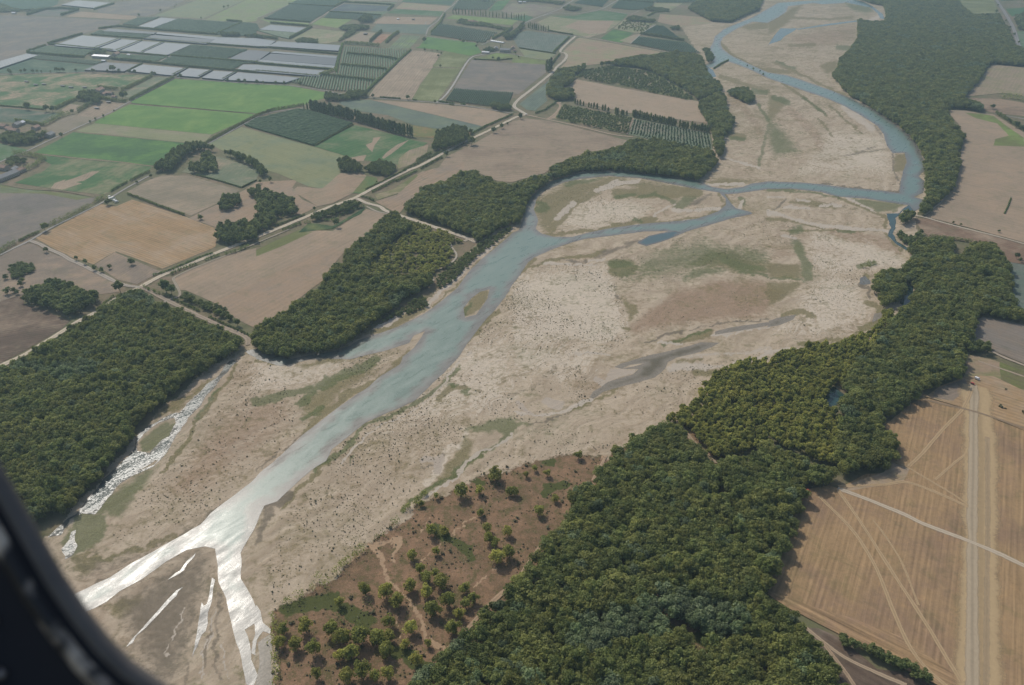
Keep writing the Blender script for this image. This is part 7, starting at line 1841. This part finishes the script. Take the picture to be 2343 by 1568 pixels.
# ------------------------------------------------------------------ aircraft door frame beside the camera
CAM = Vector((0, 0, CAM_H))
def near(u, v, dist):
    d = Vector(ray(u, v))
    return CAM + d * dist
def build_frame():
    edge = [(-420, 380), (-260, 640), (-110, 875), (-10, 1035), (50, 1140), (100, 1228), (150, 1315), (205, 1395), (258, 1462), (310, 1512), (372, 1556), (440, 1600), (560, 1670), (760, 1770)]
    D = .42
    P = [near(u, v, D) for u, v in edge]
    P = [Vector(p) for p in P]
    fwd = Vector((0, CP, -SP))
    # cross-section: s towards the cabin (down-left), t along the line of sight
    sec_panel = [(.001, -.003), (.006, -.007), (.020, -.008), (.060, -.006), (.062, -.014), (.30, -.020), (.30, .05), (.075, .05), (.03, .018), (.006, .005), (.001, .001)]
    sec_seal = [(-.001, -.0025), (-.002, -.006), (.001, -.0085), (.005, -.009), (.007, -.0075)]
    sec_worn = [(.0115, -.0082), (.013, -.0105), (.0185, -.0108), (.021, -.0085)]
    T, N = [], []
    for i in range(len(P)):
        a, b = P[max(0, i - 1)], P[min(len(P) - 1, i + 1)]
        t = (b - a).normalized(); T.append(t)
        n = t.cross(fwd).normalized()
        mid = Vector(near(1171, 784, D))
        if n.dot(P[i] - mid) < 0: n = -n
        N.append(n)
    def sweep(sec, name, mat, parent, closed):
        V, F = [], []
        k = len(sec)
        for p, n in zip(P, N):
            for s, t in sec: V.append(tuple(p + n * s + fwd * t))
        for i in range(len(P) - 1):
            for j in range(k if closed else k - 1):
                a, b = i * k + j, i * k + (j + 1) % k
                F.append((a, b, b + k, a + k))
        if closed: F += [tuple(range(k))[::-1], tuple((len(P) - 1) * k + j for j in range(k))]
        V = [tuple(Vector(v) - org) for v in V]
        me = mesh_np(name, V, F, [mat], True)
        bm = bmesh.new(); bm.from_mesh(me); bmesh.ops.recalc_face_normals(bm, faces=bm.faces[:]); bm.to_mesh(me); bm.free()
        return link(name, me, parent)
    org = P[6].copy()
    r = bpy.data.objects.new('aircraft_door_frame', None); COL.objects.link(r); r.location = org
    tag(r, 'dark worn aircraft door frame close to the viewer at lower left', 'aircraft frame')
    dark = simple('frame_paint', (.006, .006, .008), .75, 0, .4, 30)
    seal = simple('rubber_seal', (.10, .09, .078), .6, 0, .3, 60)
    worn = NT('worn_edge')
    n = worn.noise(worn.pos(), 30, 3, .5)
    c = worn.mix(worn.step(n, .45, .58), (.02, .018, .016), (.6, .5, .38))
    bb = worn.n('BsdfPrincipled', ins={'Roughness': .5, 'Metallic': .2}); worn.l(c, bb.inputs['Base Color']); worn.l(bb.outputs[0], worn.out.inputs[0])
    sweep(sec_panel, 'frame_panel', dark, r, True)
    sweep(sec_seal, 'door_seal', seal, r, False)
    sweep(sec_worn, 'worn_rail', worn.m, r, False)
    riv = simple('rivet_metal', (.22, .21, .2), .35, .7, .1, 50)
    for i, s in ((4, .038), (5, .05), (6, .04), (7, .052), (8, .042), (9, .055), (10, .046)):
        bm = bmesh.new()
        bmesh.ops.create_uvsphere(bm, u_segments=12, v_segments=8, radius=.0028)
        me = bpy.data.meshes.new('rivet'); bm.to_mesh(me); bm.free(); me.materials.append(riv)
        q = link('rivet', me, r); q.location = P[i] + N[i] * s + fwd * -.0085 - org
build_frame()

# ------------------------------------------------------------------ air, light, camera
def haze(density):
    y0, y1 = -200, 9000
    V = [(x, y, z) for z in (-1.0, 470.0) for y in (y0, y1) for x in (-6000, 6000)]
    F = [(0, 2, 3, 1), (4, 5, 7, 6), (0, 1, 5, 4), (2, 6, 7, 3), (0, 4, 6, 2), (1, 3, 7, 5)]
    t = NT('summer_haze')
    v = t.n('VolumePrincipled')
    v.inputs['Color'].default_value = (.43, .60, .67, 1)
    v.inputs['Density'].default_value = density
    v.inputs['Anisotropy'].default_value = .35
    t.l(v.outputs[0], t.out.inputs['Volume'])
    o = link('haze', mesh_np('haze', V, F, [t.m]))
    tag(o, 'thin blue summer haze filling the valley air', 'haze', kind='stuff')
haze(HAZE)

d = Vector(ray(400, 1372))
SUN_DIR = Vector((d.x, d.y, -d.z)).normalized()
el = math.asin(SUN_DIR.z); az = math.atan2(SUN_DIR.x, SUN_DIR.y)
print('sun elevation', math.degrees(el), 'azimuth', math.degrees(az))
L = bpy.data.lights.new('sun', 'SUN'); L.energy = SUN_E; L.angle = math.radians(.53); L.color = (1, .95, .87)
so = bpy.data.objects.new('sun', L); COL.objects.link(so)
so.rotation_euler = (-SUN_DIR).to_track_quat('-Z', 'Y').to_euler()
W = bpy.data.worlds.new('World'); SC.world = W; W.use_nodes = True
nt = W.node_tree
bg = nt.nodes['Background']
sky = nt.nodes.new('ShaderNodeTexSky'); sky.sky_type = 'NISHITA'; sky.sun_disc = False
sky.sun_elevation = el; sky.sun_rotation = az; sky.air_density = 1.0; sky.dust_density = 3.5; sky.altitude = 450
nt.links.new(sky.outputs[0], bg.inputs[0]); bg.inputs[1].default_value = SKY_E

cd = bpy.data.cameras.new('camera'); cd.lens = LENS; cd.sensor_width = SENSOR; cd.sensor_fit = 'HORIZONTAL'
cd.clip_start = .02; cd.clip_end = 60000
cd.dof.use_dof = True; cd.dof.focus_distance = 1100; cd.dof.aperture_fstop = 3.5
co = bpy.data.objects.new('camera', cd); COL.objects.link(co)
co.location = CAM
co.rotation_euler = (math.pi / 2 - PITCH, 0, 0)
SC.camera = co

SC.view_settings.view_transform = 'Standard'; SC.view_settings.look = 'None'
SC.view_settings.exposure = EXPOSURE; SC.view_settings.gamma = 1
SC.cycles.use_denoising = True
try: SC.cycles.denoiser = 'OPENIMAGEDENOISE'
except Exception: pass
SC.cycles.max_bounces = 5; SC.cycles.diffuse_bounces = 3; SC.cycles.glossy_bounces = 2; SC.cycles.transmission_bounces = 2; SC.cycles.volume_bounces = 0
SC.cycles.use_adaptive_sampling = True; SC.cycles.adaptive_threshold = .015
SC.cycles.sample_clamp_direct = 0; SC.cycles.sample_clamp_indirect = 4
SC.render.film_transparent = False
print('objects', len(SC.objects), 'top z', Z['n'])
